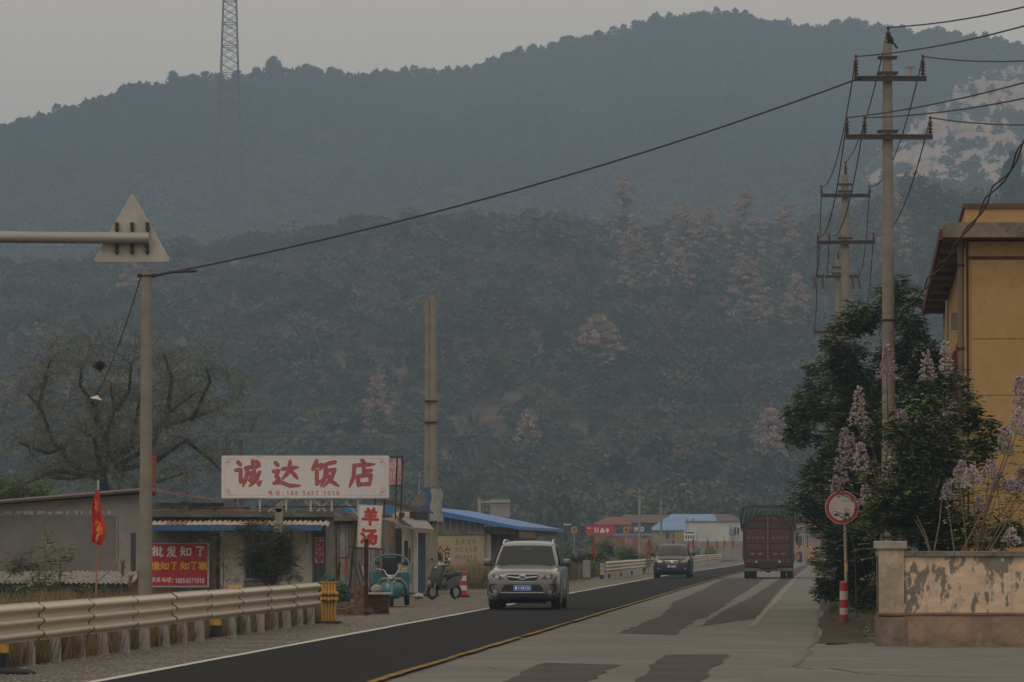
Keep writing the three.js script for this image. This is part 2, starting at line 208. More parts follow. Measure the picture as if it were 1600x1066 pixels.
{
  const r = rng(5), near = [], far = [], conif = [], twigs = [];
  const mixC = (a, b, t, j) => a.map((x, i) => lerp(x, b[i], t) * j);
  const G1 = [0.06, 0.085, 0.032], G2 = [0.022, 0.032, 0.02], G3 = [0.17, 0.185, 0.06], B1 = [0.13, 0.085, 0.072], B2 = [0.19, 0.14, 0.1];
  for (let i = 0; i < 15500; i++) {
    const d = Math.sqrt(lerp(D0 * D0, 1180 * 1180, r())), u = lerp(-450, 2050, r()), x = atX(u, d), n = fbm(x / 34, d / 34, 3), n2 = fbm(x / 13 + 50, d / 22, 3);
    if (n < 0.33 && r() < 0.6) continue;
    const y = landY(u, d), big = 0.6 + 0.9 * n2, h = (2.2 + 3.4 * r() * r()) * big, k = r();
    const n3 = fbm(x / 9 + 80, d / 26, 3), gz = sstep(0.42, 0.62, n3), bz = sstep(0.5, 0.66, fbm(x / 24 + 7, d / 30 + 3, 3)); const c = k < bz * 0.75 ? mixC(B1, B2, r() * r(), 0.6 + 0.5 * r()) : mixC(mixC(G2, G1, 0.3 + 0.7 * n2, 1), G3, gz * (0.25 + 0.6 * r()), 0.7 + 0.5 * r());
    (k > 0.92 ? twigs : near).push({ p: V3(x, y - 0.2, -d), s: [h * (0.9 + 0.5 * r()), h, h * (0.9 + 0.5 * r())], ry: r() * 6.28, c: k > 0.92 ? mixC(B1, B2, r(), 0.9) : c, k: Math.floor(r() * 30) });
  }
  for (let i = 0; i < 24000; i++) {
    const u = lerp(-350, 1950, r()), d2 = D2(u), d = Math.sqrt(lerp(1440 * 1440, (d2 + 25) * (d2 + 25), r())), x = atX(u, d), y = landY(u, d), v = vOf(u, d, y), n = fbm(x / 55 + 9, d / 55, 3), n2 = fbm(x / 20, d / 30 + 9, 3);
    if (inPoly(QUARRY, u, v) && r() < 0.88) continue;
    const t = (d - DF) / (d2 - DF), terr = u < 900 && t < 0.5;
    if (terr && Math.sin(y * 1.35 + n2 * 4) > 0.2 && r() < 0.7) continue;
    if (n < 0.33 && r() < 0.5) continue;
    const dark = sstep(0.3, 0.62, t + (n - 0.5) * 0.5 + (u > 600 ? 0.2 : -0.12)), isC = r() < dark * 0.7, h = (2.9 + 3.8 * r()) * (0.75 + 0.6 * n2);
    const gz = sstep(0.45, 0.62, fbm(x / 16 + 5, d / 60, 3)); const c = isC ? mixC([0.018, 0.026, 0.016], [0.034, 0.045, 0.024], r(), 1) : mixC(r() < 0.42 ? mixC(B1, B2, r() * 0.6, 1) : mixC(G1, G3, gz * r(), 1), G2, 0.3 * r() + 0.5 * dark, 0.75 + 0.45 * r());
    (isC ? conif : far).push({ p: V3(x, y - 0.3, -d), s: isC ? [h * 1.3, h * 1.25, h * 1.3] : [h * 1.25, h, h * 1.25], ry: r() * 6.28, c, k: Math.floor(r() * 30) });
  }
  scatter('hillside_scrub', 'green and brown scrub covering the nearer hillside', bushGeos, hillTreeMat, near);
  scatter('hillside_twigs', 'bare brown scrub among the bushes of the nearer hillside', twigGeos, hillTreeMat, twigs);
  scatter('far_woodland', 'hazy broadleaf woodland on the far hill', bushGeos, hillTreeMat, far);
  scatter('far_conifer_wood', 'dark conifer woodland below the far ridge', coneGeos, hillTreeMat, conif);
}
{ // quarry face cut into the far hill, right of the power poles
  const pos = [], idx = [], cols = [], nu = 74, nv = 44, keep = [];
  const r = rng(77);
  for (let j = 0; j <= nv; j++) for (let i = 0; i <= nu; i++) {
    const u = lerp(1318, 1705, i / nu), v = lerp(306, 90, j / nv), d = hillDistance(u, v + 6, 1440) - 6, p = at(u, v, d), q = fbm(u / 9, v / 30, 4), e = fbm(u / 30, v / 8 + 7, 3);
    p.z += (q - 0.5) * 22 + (e - 0.5) * 12 + (Math.floor(v / 42) % 2) * 3; pos.push(p.x, p.y, p.z);
    const k = 0.75 + 0.55 * fbm(u / 6 + 3, v / 14, 4), w = fbm(u / 22, v / 22 + 5, 3); cols.push(0.29 * k * (0.9 + 0.25 * w), 0.225 * k, 0.195 * k * (1.1 - 0.2 * w)); keep.push(inPoly(QUARRY, u + (r() - 0.5) * 26, v + (r() - 0.5) * 22));
  }
  for (let j = 0; j < nv; j++) for (let i = 0; i < nu; i++) { const a = j * (nu + 1) + i, b = a + 1, c = a + nu + 1, e = c + 1; if (keep[a] && keep[e]) idx.push(a, b, e, a, e, c); }
  const g = new THREE.BufferGeometry(); g.setAttribute('position', new THREE.Float32BufferAttribute(pos, 3)); g.setAttribute('color', new THREE.Float32BufferAttribute(cols, 3)); g.setIndex(idx); g.computeVertexNormals();
  struct('quarry_face', g, new THREE.MeshStandardMaterial({ vertexColors: true, roughness: 1, flatShading: true, side: THREE.DoubleSide }));
}
// ---------------------------------------------------------------- guardrails
const railDir = Math.atan(0.0734);
function railProfile() { // three-wave beam, (outward, height) from 0.34 to 0.85 m
  const o = []; for (let i = 0; i <= 36; i++) { const t = i / 36, y = 0.34 + 0.51 * t, w = Math.cos(t * 3 * 2 * Math.PI); o.push([0.042 - 0.042 * Math.sign(w) * Math.pow(Math.abs(w), 0.6), y]); } return o;
}
function beamGeo(L) { // along -z from 0 to -L, waves towards +x
  const p = railProfile(), pos = [], idx = [], uv = [];
  for (const [z, off] of [[0.05, 0.014], [-L, 0]]) for (const [x, y] of p) { pos.push(x + off, y, z); uv.push(z, y); }
  const n = p.length; for (let i = 0; i < n - 1; i++) idx.push(i, n + i, n + i + 1, i, n + i + 1, i + 1);
  const g = new THREE.BufferGeometry(); g.setAttribute('position', new THREE.Float32BufferAttribute(pos, 3)); g.setAttribute('uv', new THREE.Float32BufferAttribute(uv, 2)); g.setIndex(idx); g.computeVertexNormals();
  const b = flat(g.clone()), q = b.attributes.position, nn = b.attributes.normal, back = b.clone(); // a second skin 4 mm behind and a rim at the near end
  for (let i = 0; i < q.count; i++) back.attributes.position.setX(i, q.getX(i) - 0.004);
  const bi = []; for (let i = 0; i < q.count; i += 3) bi.push(i, i + 2, i + 1); back.setIndex(bi); const bk = back.toNonIndexed(); bk.computeVertexNormals();
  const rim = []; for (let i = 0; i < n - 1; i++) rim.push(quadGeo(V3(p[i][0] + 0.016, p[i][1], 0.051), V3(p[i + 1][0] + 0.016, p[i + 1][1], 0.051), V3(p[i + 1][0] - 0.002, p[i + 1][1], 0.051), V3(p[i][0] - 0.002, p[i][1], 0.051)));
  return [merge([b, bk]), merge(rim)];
}
const [beam4, beamEdge] = beamGeo(4), postGeo = (() => { const s = []; s.push(uvm(box(0.15, 0.8, 0.012, 0, 0.4, 0.06)), uvm(box(0.012, 0.8, 0.12, -0.069, 0.4, -0.006)), uvm(box(0.012, 0.8, 0.12, 0.069, 0.4, -0.006)), uvm(box(0.09, 0.3, 0.05, 0.09, 0.62, 0))); return merge(s); })();
const boltGeo = merge([[0.02, 0.425], [0.02, 0.595], [0.02, 0.765]].map(([x, y]) => new THREE.CylinderGeometry(0.014, 0.014, 0.02, 6).rotateZ(Math.PI / 2).translate(x, y, 0)));
function guardrail(label, o, d0, count, bands, cheap) {
  const start = V3(o + 0.0734 * d0, 0, -d0), g = thing('guardrail', label, 'guardrail', start, -railDir, 'guardrails on the left verge'), r = rng(count), L = 4, bolts = [];
  for (let i = 0; i < count; i++) { const b = part(g, 'beam_panel', beam4, mat.railPaint); b.position.set(0.02, (r() - 0.5) * 0.012, -i * L); b.rotation.y = (r() - 0.5) * 0.002; if (!cheap) part(b, 'seam_shade_edge', beamEdge, mat.darkSteel); if (!cheap) for (const z of [-0.06, -0.14, -2]) bolts.push(boltGeo.clone().translate(0.0, 0, -i * L + z)); }  // near-end rims coloured dark to paint the shadow line of each lap joint
  for (let i = 0; i <= count * 2; i++) { const p = part(g, 'post', postGeo, mat.postPaint); p.position.set(-0.12, -0.03, -i * 2 - 0.05); p.rotation.y = (r() - 0.5) * 0.2; if (bands.includes(i)) { const y1 = part(p, 'yellow_band', box(0.178, 0.11, 0.16, 0, 0.305, 0.0), mat.bandYellow, 'yellow reflective band'); part(p, 'black_band', box(0.177, 0.2, 0.159, 0, 0.15, 0.0), mat.black, 'black painted band'); } }
  if (bolts.length) stuffPart(g, 'bolts', bolts, mat.darkSteel);
  return g;
}
guardrail('cream three-wave guardrail in front of the grey house and shop', -10.75, 52, 10, [3, 13], false);
guardrail('distant cream guardrail running behind the dark oncoming car', -11.3, 214, 52, [0, 3, 9, 15], true);
{ // yellow ribbed cushion at the guardrail's far end
  const g = thing('crash_cushion', 'yellow ribbed crash cushion at the end of the near guardrail', 'crash cushion', V3(-10.72 + 0.0734 * 92.6, 0, -92.6), -railDir);
  const y = MT(mottled(256, [0.5, 0.27, 0.05], 0.4, 6, 2, [0, 0, 0], 43), 0.6);
  for (let i = 0; i < 5; i++) part(g, 'rib', rbox(0.055, 0.84, 0.12, 0.02, 0.02 + i * 0.062, 0.42, 0), y);
  for (const [h, q] of [[0.50, 0], [0.62, 1]]) for (let i = 0; i < 5; i++) part(g, 'wave_band', rbox(0.07, 0.075, 0.22, 0.025, 0.01 + i * 0.075, h + 0.012 * (i % 2), 0.08), y);
  part(g, 'base_plate', box(0.5, 0.05, 0.4, 0.14, 0.025, 0), mat.darkSteel);
  part(g, 'top_cap', box(0.36, 0.02, 0.16, 0.14, 0.85, 0), y);
  const e = thing('end_plate', 'pale end plate bolted to the far guardrail start', 'end plate', R(-11.36, 213.7, 0), -railDir);
  part(e, 'plate', rbox(0.36, 0.9, 0.06, 0.02, -0.05, 0.45, 0), mat.steel); part(e, 'foot', box(0.4, 0.06, 0.2, -0.05, 0.03, 0), mat.darkSteel);
  const m = single('marker_block', rbox(0.3, 0.11, 0.1, 0.01, 0, 0.06, 0), mat.bandYellow, 'small yellow block on the verge behind the near guardrail', 'marker'); m.position.set(atX(368, 97), 0.62, -97);
  const st = single('marker_stand', box(0.05, 0.62, 0.05, 0, 0.31, 0), mat.postPaint, 'short grey stand under the yellow marker block', 'stand'); st.position.set(atX(368, 97), 0, -97);
}
// ---------------------------------------------------------------- poles and lines
function concretePole(name, label, x, d, h, rt, rb, group) { const g = thing(name, label, 'utility pole', V3(x, 0, -d), 0, group); const l = new THREE.CylinderGeometry(rt, rb, h, 20, 8).translate(0, h / 2 - 0.02, 0); const c = part(g, 'shaft', uvm(l), mat.pole); return g; }
const insul = (n) => { const l = [rod(V3(0, 0, 0), V3(0, 0.07 * n + 0.06, 0), 0.022)]; for (let i = 0; i < n; i++) l.push(new THREE.CylinderGeometry(0.03, 0.075, 0.045, 10).translate(0, 0.06 + i * 0.07, 0)); l.push(new THREE.SphereGeometry(0.035, 8, 6).translate(0, 0.08 + n * 0.07, 0)); return merge(l); };
const ins5 = insul(5), ins4 = insul(4), ins2 = insul(2);
const Ht = (v, d) => hAt(v, d);
// one pole of the power line: arms is [[height, x0, x1, tilt, [insulator x...], insulator]]
function linePole(label, u, d, h, arms, cap) {
  const x = atX(u, d), g = concretePole('utility_pole', label, x, d, h, 0.098, 0.17, 'power line poles on the right'), pts = [];
  for (const [y, x0, x1, tilt, xs, geo, top] of arms) {
    const a = part(g, 'crossarm', merge([box(x1 - x0, 0.085, 0.08, (x0 + x1) / 2, 0, 0.2), box(x1 - x0, 0.02, 0.13, (x0 + x1) / 2, 0.05, 0.19)]), mat.darkSteel); a.position.y = y; a.rotation.z = tilt;
    for (const z of [0.16, -0.16]) part(g, 'clamp', box(0.42, 0.05, 0.04, 0, y + 0.14, z), mat.darkSteel);
    for (const ix of xs) { const s = part(g, 'insulator', geo, mat.ceramic); s.position.set(ix, y + 0.055 + ix * tilt, 0.2); pts.push(V3(x + ix, y + 0.055 + top + ix * tilt, -d + 0.2)); }
  }
  if (cap) { for (const z of [0.13, -0.13]) part(g, 'clamp', box(0.4, 0.05, 0.04, 0, h - 0.3, z), mat.darkSteel); const s = part(g, 'insulator', ins4, mat.ceramic); s.position.set(0.02, h - 0.03, 0); pts.push(V3(x + 0.02, h + 0.34, -d)); }
  return { g, pts };
}
const p1h = Ht(68, 94), A = linePole('nearest concrete power pole, with a bird perched at its top', 1389, 94, p1h, [[Ht(125, 94), -0.72, 0.8, 0, [-0.68, 0.73], ins5, 0.42], [Ht(216, 94), -0.9, 0.93, 0, [-0.87, -0.5, 0.88], ins4, 0.36]], true);
const p2h = Ht(272, 128), B = linePole('second concrete power pole, rising from the green trees', 1322, 128, p2h, [[Ht(307, 128), -0.7, 0.7, 0, [-0.69, 0.69], ins2, 0.22], [Ht(380, 128), -0.82, 0.84, 0.012, [-0.8, -0.47, 0.8], ins2, 0.22]], true);
const p3h = Ht(405, 164), C = linePole('third concrete power pole, half hidden behind the second one', 1310, 164, p3h, [[Ht(433, 164), -0.8, 0.8, 0, [-0.78, -0.5, 0.78], ins2, 0.22], [Ht(520, 164), -0.9, 0.9, 0, [-0.87, 0.87], ins2, 0.22]], true);
const E = linePole('power pole beyond the right edge of the picture', 2900, 50, 12.2, [[11.3, -0.8, 0.8, 0, [-0.7, 0.7], ins5, 0.42], [10.1, -0.9, 0.9, 0, [-0.87, -0.3, 0.87], ins4, 0.36]], true);
{ // extra fittings: band on the nearest pole, lamp stub, bird
  part(A.g, 'cable_band', merge([new THREE.TorusGeometry(0.16, 0.02, 6, 16).rotateX(Math.PI / 2).translate(0, Ht(500, 94), 0), rod(V3(-0.14, Ht(500, 94), 0.1), V3(-0.2, Ht(525, 94), 0.12), 0.01), rod(V3(0.1, Ht(500, 94), 0.1), V3(0.2, Ht(484, 94), 0.1), 0.012)]), mat.cable);
  part(A.g, 'spike_fitting', merge([rod(V3(0.47, Ht(120, 94), 0.2), V3(0.47, Ht(108, 94), 0.2), 0.012), box(0.16, 0.035, 0.05, 0.47, Ht(107, 94), 0.2)]), M(0.3, 0.17, 0.1, 0.6));
  for (const x of [-0.9, -0.6, 0.5, 0.75]) part(C.g, 'fuse', rod(V3(x, Ht(432, 164), 0.22), V3(x + 0.06, Ht(452, 164), 0.3), 0.05), mat.ceramic);
  const b = thing('bird', 'dark bird perched on top of the nearest power pole', 'bird', V3(atX(1389, 94) + 0.11, p1h - 0.02, -94 + 0.02));
  const prof = [[0.001, 0], [0.03, 0.02], [0.055, 0.07], [0.058, 0.13], [0.042, 0.18], [0.03, 0.2], [0.036, 0.225], [0.03, 0.25], [0.001, 0.262]].map(([x, y]) => new THREE.Vector2(x, y));
  const lg = new THREE.LatheGeometry(prof, 14); lg.rotateZ(0.35); const beak = new THREE.ConeGeometry(0.012, 0.05, 6).rotateZ(Math.PI / 2).translate(-0.125, 0.22, 0); const tail = box(0.045, 0.14, 0.018, 0.06, -0.03, 0, 0, 0, 0.6);
  part(b, 'body', merge([lg, tail]), M(0.02, 0.019, 0.021, 0.7)); part(b, 'beak', beak, mat.black); part(b, 'leg', merge([rod(V3(0, 0.02, 0.02), V3(0, -0.0, 0.02), 0.006), rod(V3(0, 0.02, -0.02), V3(0, -0.0, -0.02), 0.006)]), mat.black);
}
function wire(label, a, b, sag, r = 0.014, n = 16) { return single('power_cable', new THREE.TubeGeometry(new THREE.CatmullRomCurve3(wirePts(a, b, sag, n)), 28, r, 5), mat.cable, label, 'cable', 'overhead cables'); }
const names = ['upper left arm tip', 'upper right arm tip', 'lower left arm tip', 'lower inner left insulator', 'lower right arm tip', 'pole top'];
names.forEach((n, i) => wire(`black cable from the nearest power pole's ${n} back to the second pole`, A.pts[i], B.pts[i], i === 5 ? 0.5 : i < 2 ? 0.75 : 0.85));
names.forEach((n, i) => wire(`black cable from the second power pole's ${n} back to the third pole`, B.pts[i], C.pts[[0, 2, 3, 1, 4, 5][i]], 0.8));
const sagTo = (a, b, v) => { let lo = -2, hi = 6; for (let k = 0; k < 30; k++) { const s = (lo + hi) / 2; let best = 0; for (let t = 0; t <= 1; t += 0.004) { const p = a.clone().lerp(b, t); if (800 + F * p.x / -p.z >= 1600) { p.y -= s * 4 * t * (1 - t); best = HORIZON - (p.y - EYE) / -p.z * F; break; } } if (best < v) lo = s; else hi = s; } return (lo + hi) / 2; };
names.forEach((n, i) => wire(`cable sweeping from the nearest power pole's ${n} out to the right edge`, A.pts[i], E.pts[i], sagTo(A.pts[i], E.pts[i], [38, 93, 128, 152, 194, 8][i]), 0.016, 30));
// behind the third pole the line goes on, hidden by the trees
{ // twisted service cable beside the ochre house
  const a = V3(A.g.position.x + 0.16, Ht(500, 94), -93.9), b = at(1790, -95, 62), r0 = [], r1 = [], n = 70; for (let i = 0; i <= n; i++) { const t = i / n, p = a.clone().lerp(b, t); p.y -= 0.35 * 4 * t * (1 - t); const w = t * 46, q = 0.028 + 0.03 * Math.sin(t * 9) ** 2; r0.push(p.clone().add(V3(Math.cos(w) * q, Math.sin(w) * q, 0))); r1.push(p.clone().add(V3(-Math.cos(w * 1.07) * q, -Math.sin(w * 1.07) * q, 0))); }
  single('service_cable', merge([r0, r1].map((l) => new THREE.TubeGeometry(new THREE.CatmullRomCurve3(l), 180, 0.016, 5))), mat.cable, 'twisted double cable slanting across the corner of the ochre building', 'cable');
}
{ // left pole with its stay cable, bracket lamp and the long line across the road
  const d = 85, x = atX(228, d), h = hAt(420, d), g = concretePole('concrete_pole', 'tall plain concrete pole in front of the grey house', x, d, h, 0.098, 0.135);
  part(g, 'clamp', merge([new THREE.TorusGeometry(0.11, 0.016, 6, 18).rotateX(Math.PI / 2).translate(0, hAt(431, d), 0), box(0.09, 0.07, 0.05, -0.13, hAt(431, d), 0), box(0.09, 0.07, 0.05, 0.14, hAt(431, d), 0)]), mat.rust);
  const a = V3(x + 0.15, hAt(431, d), -d), b = V3(A.g.position.x - 0.5, Ht(121, 94), -93.8);
  wire('long cable slung across the road from the plain pole to the power pole', a, b, 0.32, 0.02, 30);
  single('cable_splice', new THREE.TubeGeometry(new THREE.CatmullRomCurve3([a.clone(), a.clone().add(V3(0.35, 0.07, 0)), a.clone().add(V3(0.8, 0.09, 0))]), 10, 0.028, 6), mat.cable, 'dark splice on the cable beside the plain pole clamp', 'cable');
  const l0 = at(219, 435, 85), l1 = at(154, 612, 96); wire('thin cable dropping from the plain pole down to the small lamp', l0, l1, 0.15, 0.012);
  const lamp = thing('hanging_lamp', 'small white dish lamp hanging in front of the willow', 'lamp', at(150, 624, 96)); part(lamp, 'shade', new THREE.LatheGeometry([[0.02, 0.1], [0.04, 0.06], [0.12, 0.02], [0.13, 0]].map((q) => new THREE.Vector2(...q)), 16).rotateZ(-0.2), M(0.55, 0.52, 0.48, 0.5)); part(lamp, 'holder', merge([rod(V3(0, 0.05, 0), V3(0.03, 0.17, 0), 0.03), rod(V3(0.03, 0.15, 0), V3(0.06, 0.3, 0.0), 0.012)]), mat.darkSteel);
  const r = rng(9), P = [], N = [], Cc = []; for (let i = 0; i < 260; i++) { const dd = rdir(r), p = V3(dd.x * 0.13 * r(), dd.y * 0.1 * r() - 0.02, dd.z * 0.12 * r()); leafQuad(P, N, Cc, p, rdir(r), rdir(r), 0.12, 0.02, [1, 1, 1]); }
  const nest = single('nest', geoOf(P, N, Cc), leafMat(0.018, 0.016, 0.015), 'dark tangled clump like a nest on the thin cable', 'nest'); nest.position.copy(at(155, 570, 94));
}
{ // back of a triangular warning sign on a mast arm that enters from the left
  const d = 66, g = thing('mast_arm_sign', 'triangular warning sign seen from behind on a grey pipe arm', 'road sign', V3(atX(-330, d), 0, -d));
  const X = (u) => atX(u, d) - atX(-330, d), Y = (v) => hAt(v, d);
  part(g, 'mast', new THREE.CylinderGeometry(0.1, 0.14, Y(371) + 0.6, 18).translate(0, (Y(371) + 0.6) / 2 - 0.02, 0), mat.steel);
  part(g, 'arm', rod(V3(0, Y(369), 0.1), V3(X(232), Y(373), 0.1), 0.085, 0.085, 18), mat.steel);
  const tri = new THREE.Shape(), a = [X(204.5), Y(302)], b = [X(265), Y(409)], c = [X(144), Y(409)], rr = 0.06; const pts = [a, b, c]; pts.forEach((p, i) => { const n = pts[(i + 1) % 3], q = pts[(i + 2) % 3]; const u1 = new THREE.Vector2(q[0] - p[0], q[1] - p[1]).normalize().multiplyScalar(rr).add(new THREE.Vector2(...p)), u2 = new THREE.Vector2(n[0] - p[0], n[1] - p[1]).normalize().multiplyScalar(rr).add(new THREE.Vector2(...p)); i ? tri.lineTo(u1.x, u1.y) : tri.moveTo(u1.x, u1.y); tri.quadraticCurveTo(p[0], p[1], u2.x, u2.y); }); tri.closePath();
  part(g, 'sign_plate', uvm(new THREE.ExtrudeGeometry(tri, { depth: 0.015, bevelEnabled: true, bevelSize: 0.008, bevelThickness: 0.006, bevelSegments: 1 }).translate(0, 0, -0.05)), MT(mottled(256, [0.4, 0.375, 0.33], 0.18, 4, 0.8, [0, 0, 0], 45), 0.6));
  for (const u of [181, 205, 229]) { part(g, 'bracket', merge([box(0.03, 0.46, 0.03, X(u), Y(373), -0.015), ...[350, 357, 385, 392].map((v) => box(0.055, 0.045, 0.07, X(u), Y(v), 0.02))]), mat.darkSteel); }
}
{ // pair of poles strapped together above the shops
  const d = 160, g = thing('twin_pole', 'tall pair of concrete poles strapped side by side behind the shops', 'utility pole', V3(atX(675, d), 0, -d)), h1 = hAt(463, d), h2 = hAt(468, d);
  part(g, 'shaft', uvm(new THREE.CylinderGeometry(0.125, 0.2, h1, 18).translate(0.03, h1 / 2 - 0.02, 0)), mat.pole); part(g, 'shaft', uvm(new THREE.CylinderGeometry(0.085, 0.13, h2, 16).translate(-0.16, h2 / 2 - 0.02, 0.02)), mat.pole);
  for (const v of [627, 660]) part(g, 'strap', merge([box(0.46, 0.05, 0.46, -0.03, hAt(v, d), 0)]), mat.rust);
  const r = rng(12), t = thing('tarp_bundle', 'torn blue and white tarpaulin tied round the twin poles', 'tarpaulin', V3(atX(675, 159.5), hAt(815, 159.5), -159.6)); const hh = hAt(762, 160) - hAt(815, 160);
  const cloth = (r0, h, sd, x) => { const q = rng(sd), g2 = new THREE.CylinderGeometry(r0, r0 * 1.05, h, 22, 12, true), p = g2.attributes.position; for (let i = 0; i < p.count; i++) { const k = 1 + 0.5 * (fbm(Math.atan2(p.getZ(i), p.getX(i)) * 3 + sd, p.getY(i) * 4, 3) - 0.5); p.setXYZ(i, p.getX(i) * k + x, p.getY(i) + h / 2 + 0.1 * (q() - 0.5), p.getZ(i) * k); } g2.computeVertexNormals(); return g2; };
  part(t, 'white_sheet', cloth(0.27, hh * 0.95, 3, 0.09), new THREE.MeshStandardMaterial({ color: lin(0.28, 0.27, 0.26), roughness: 0.9, side: THREE.DoubleSide })); part(t, 'blue_sheet', cloth(0.24, hh, 5, -0.16), new THREE.MeshStandardMaterial({ color: lin(0.04, 0.09, 0.2), roughness: 0.8, side: THREE.DoubleSide }));
}
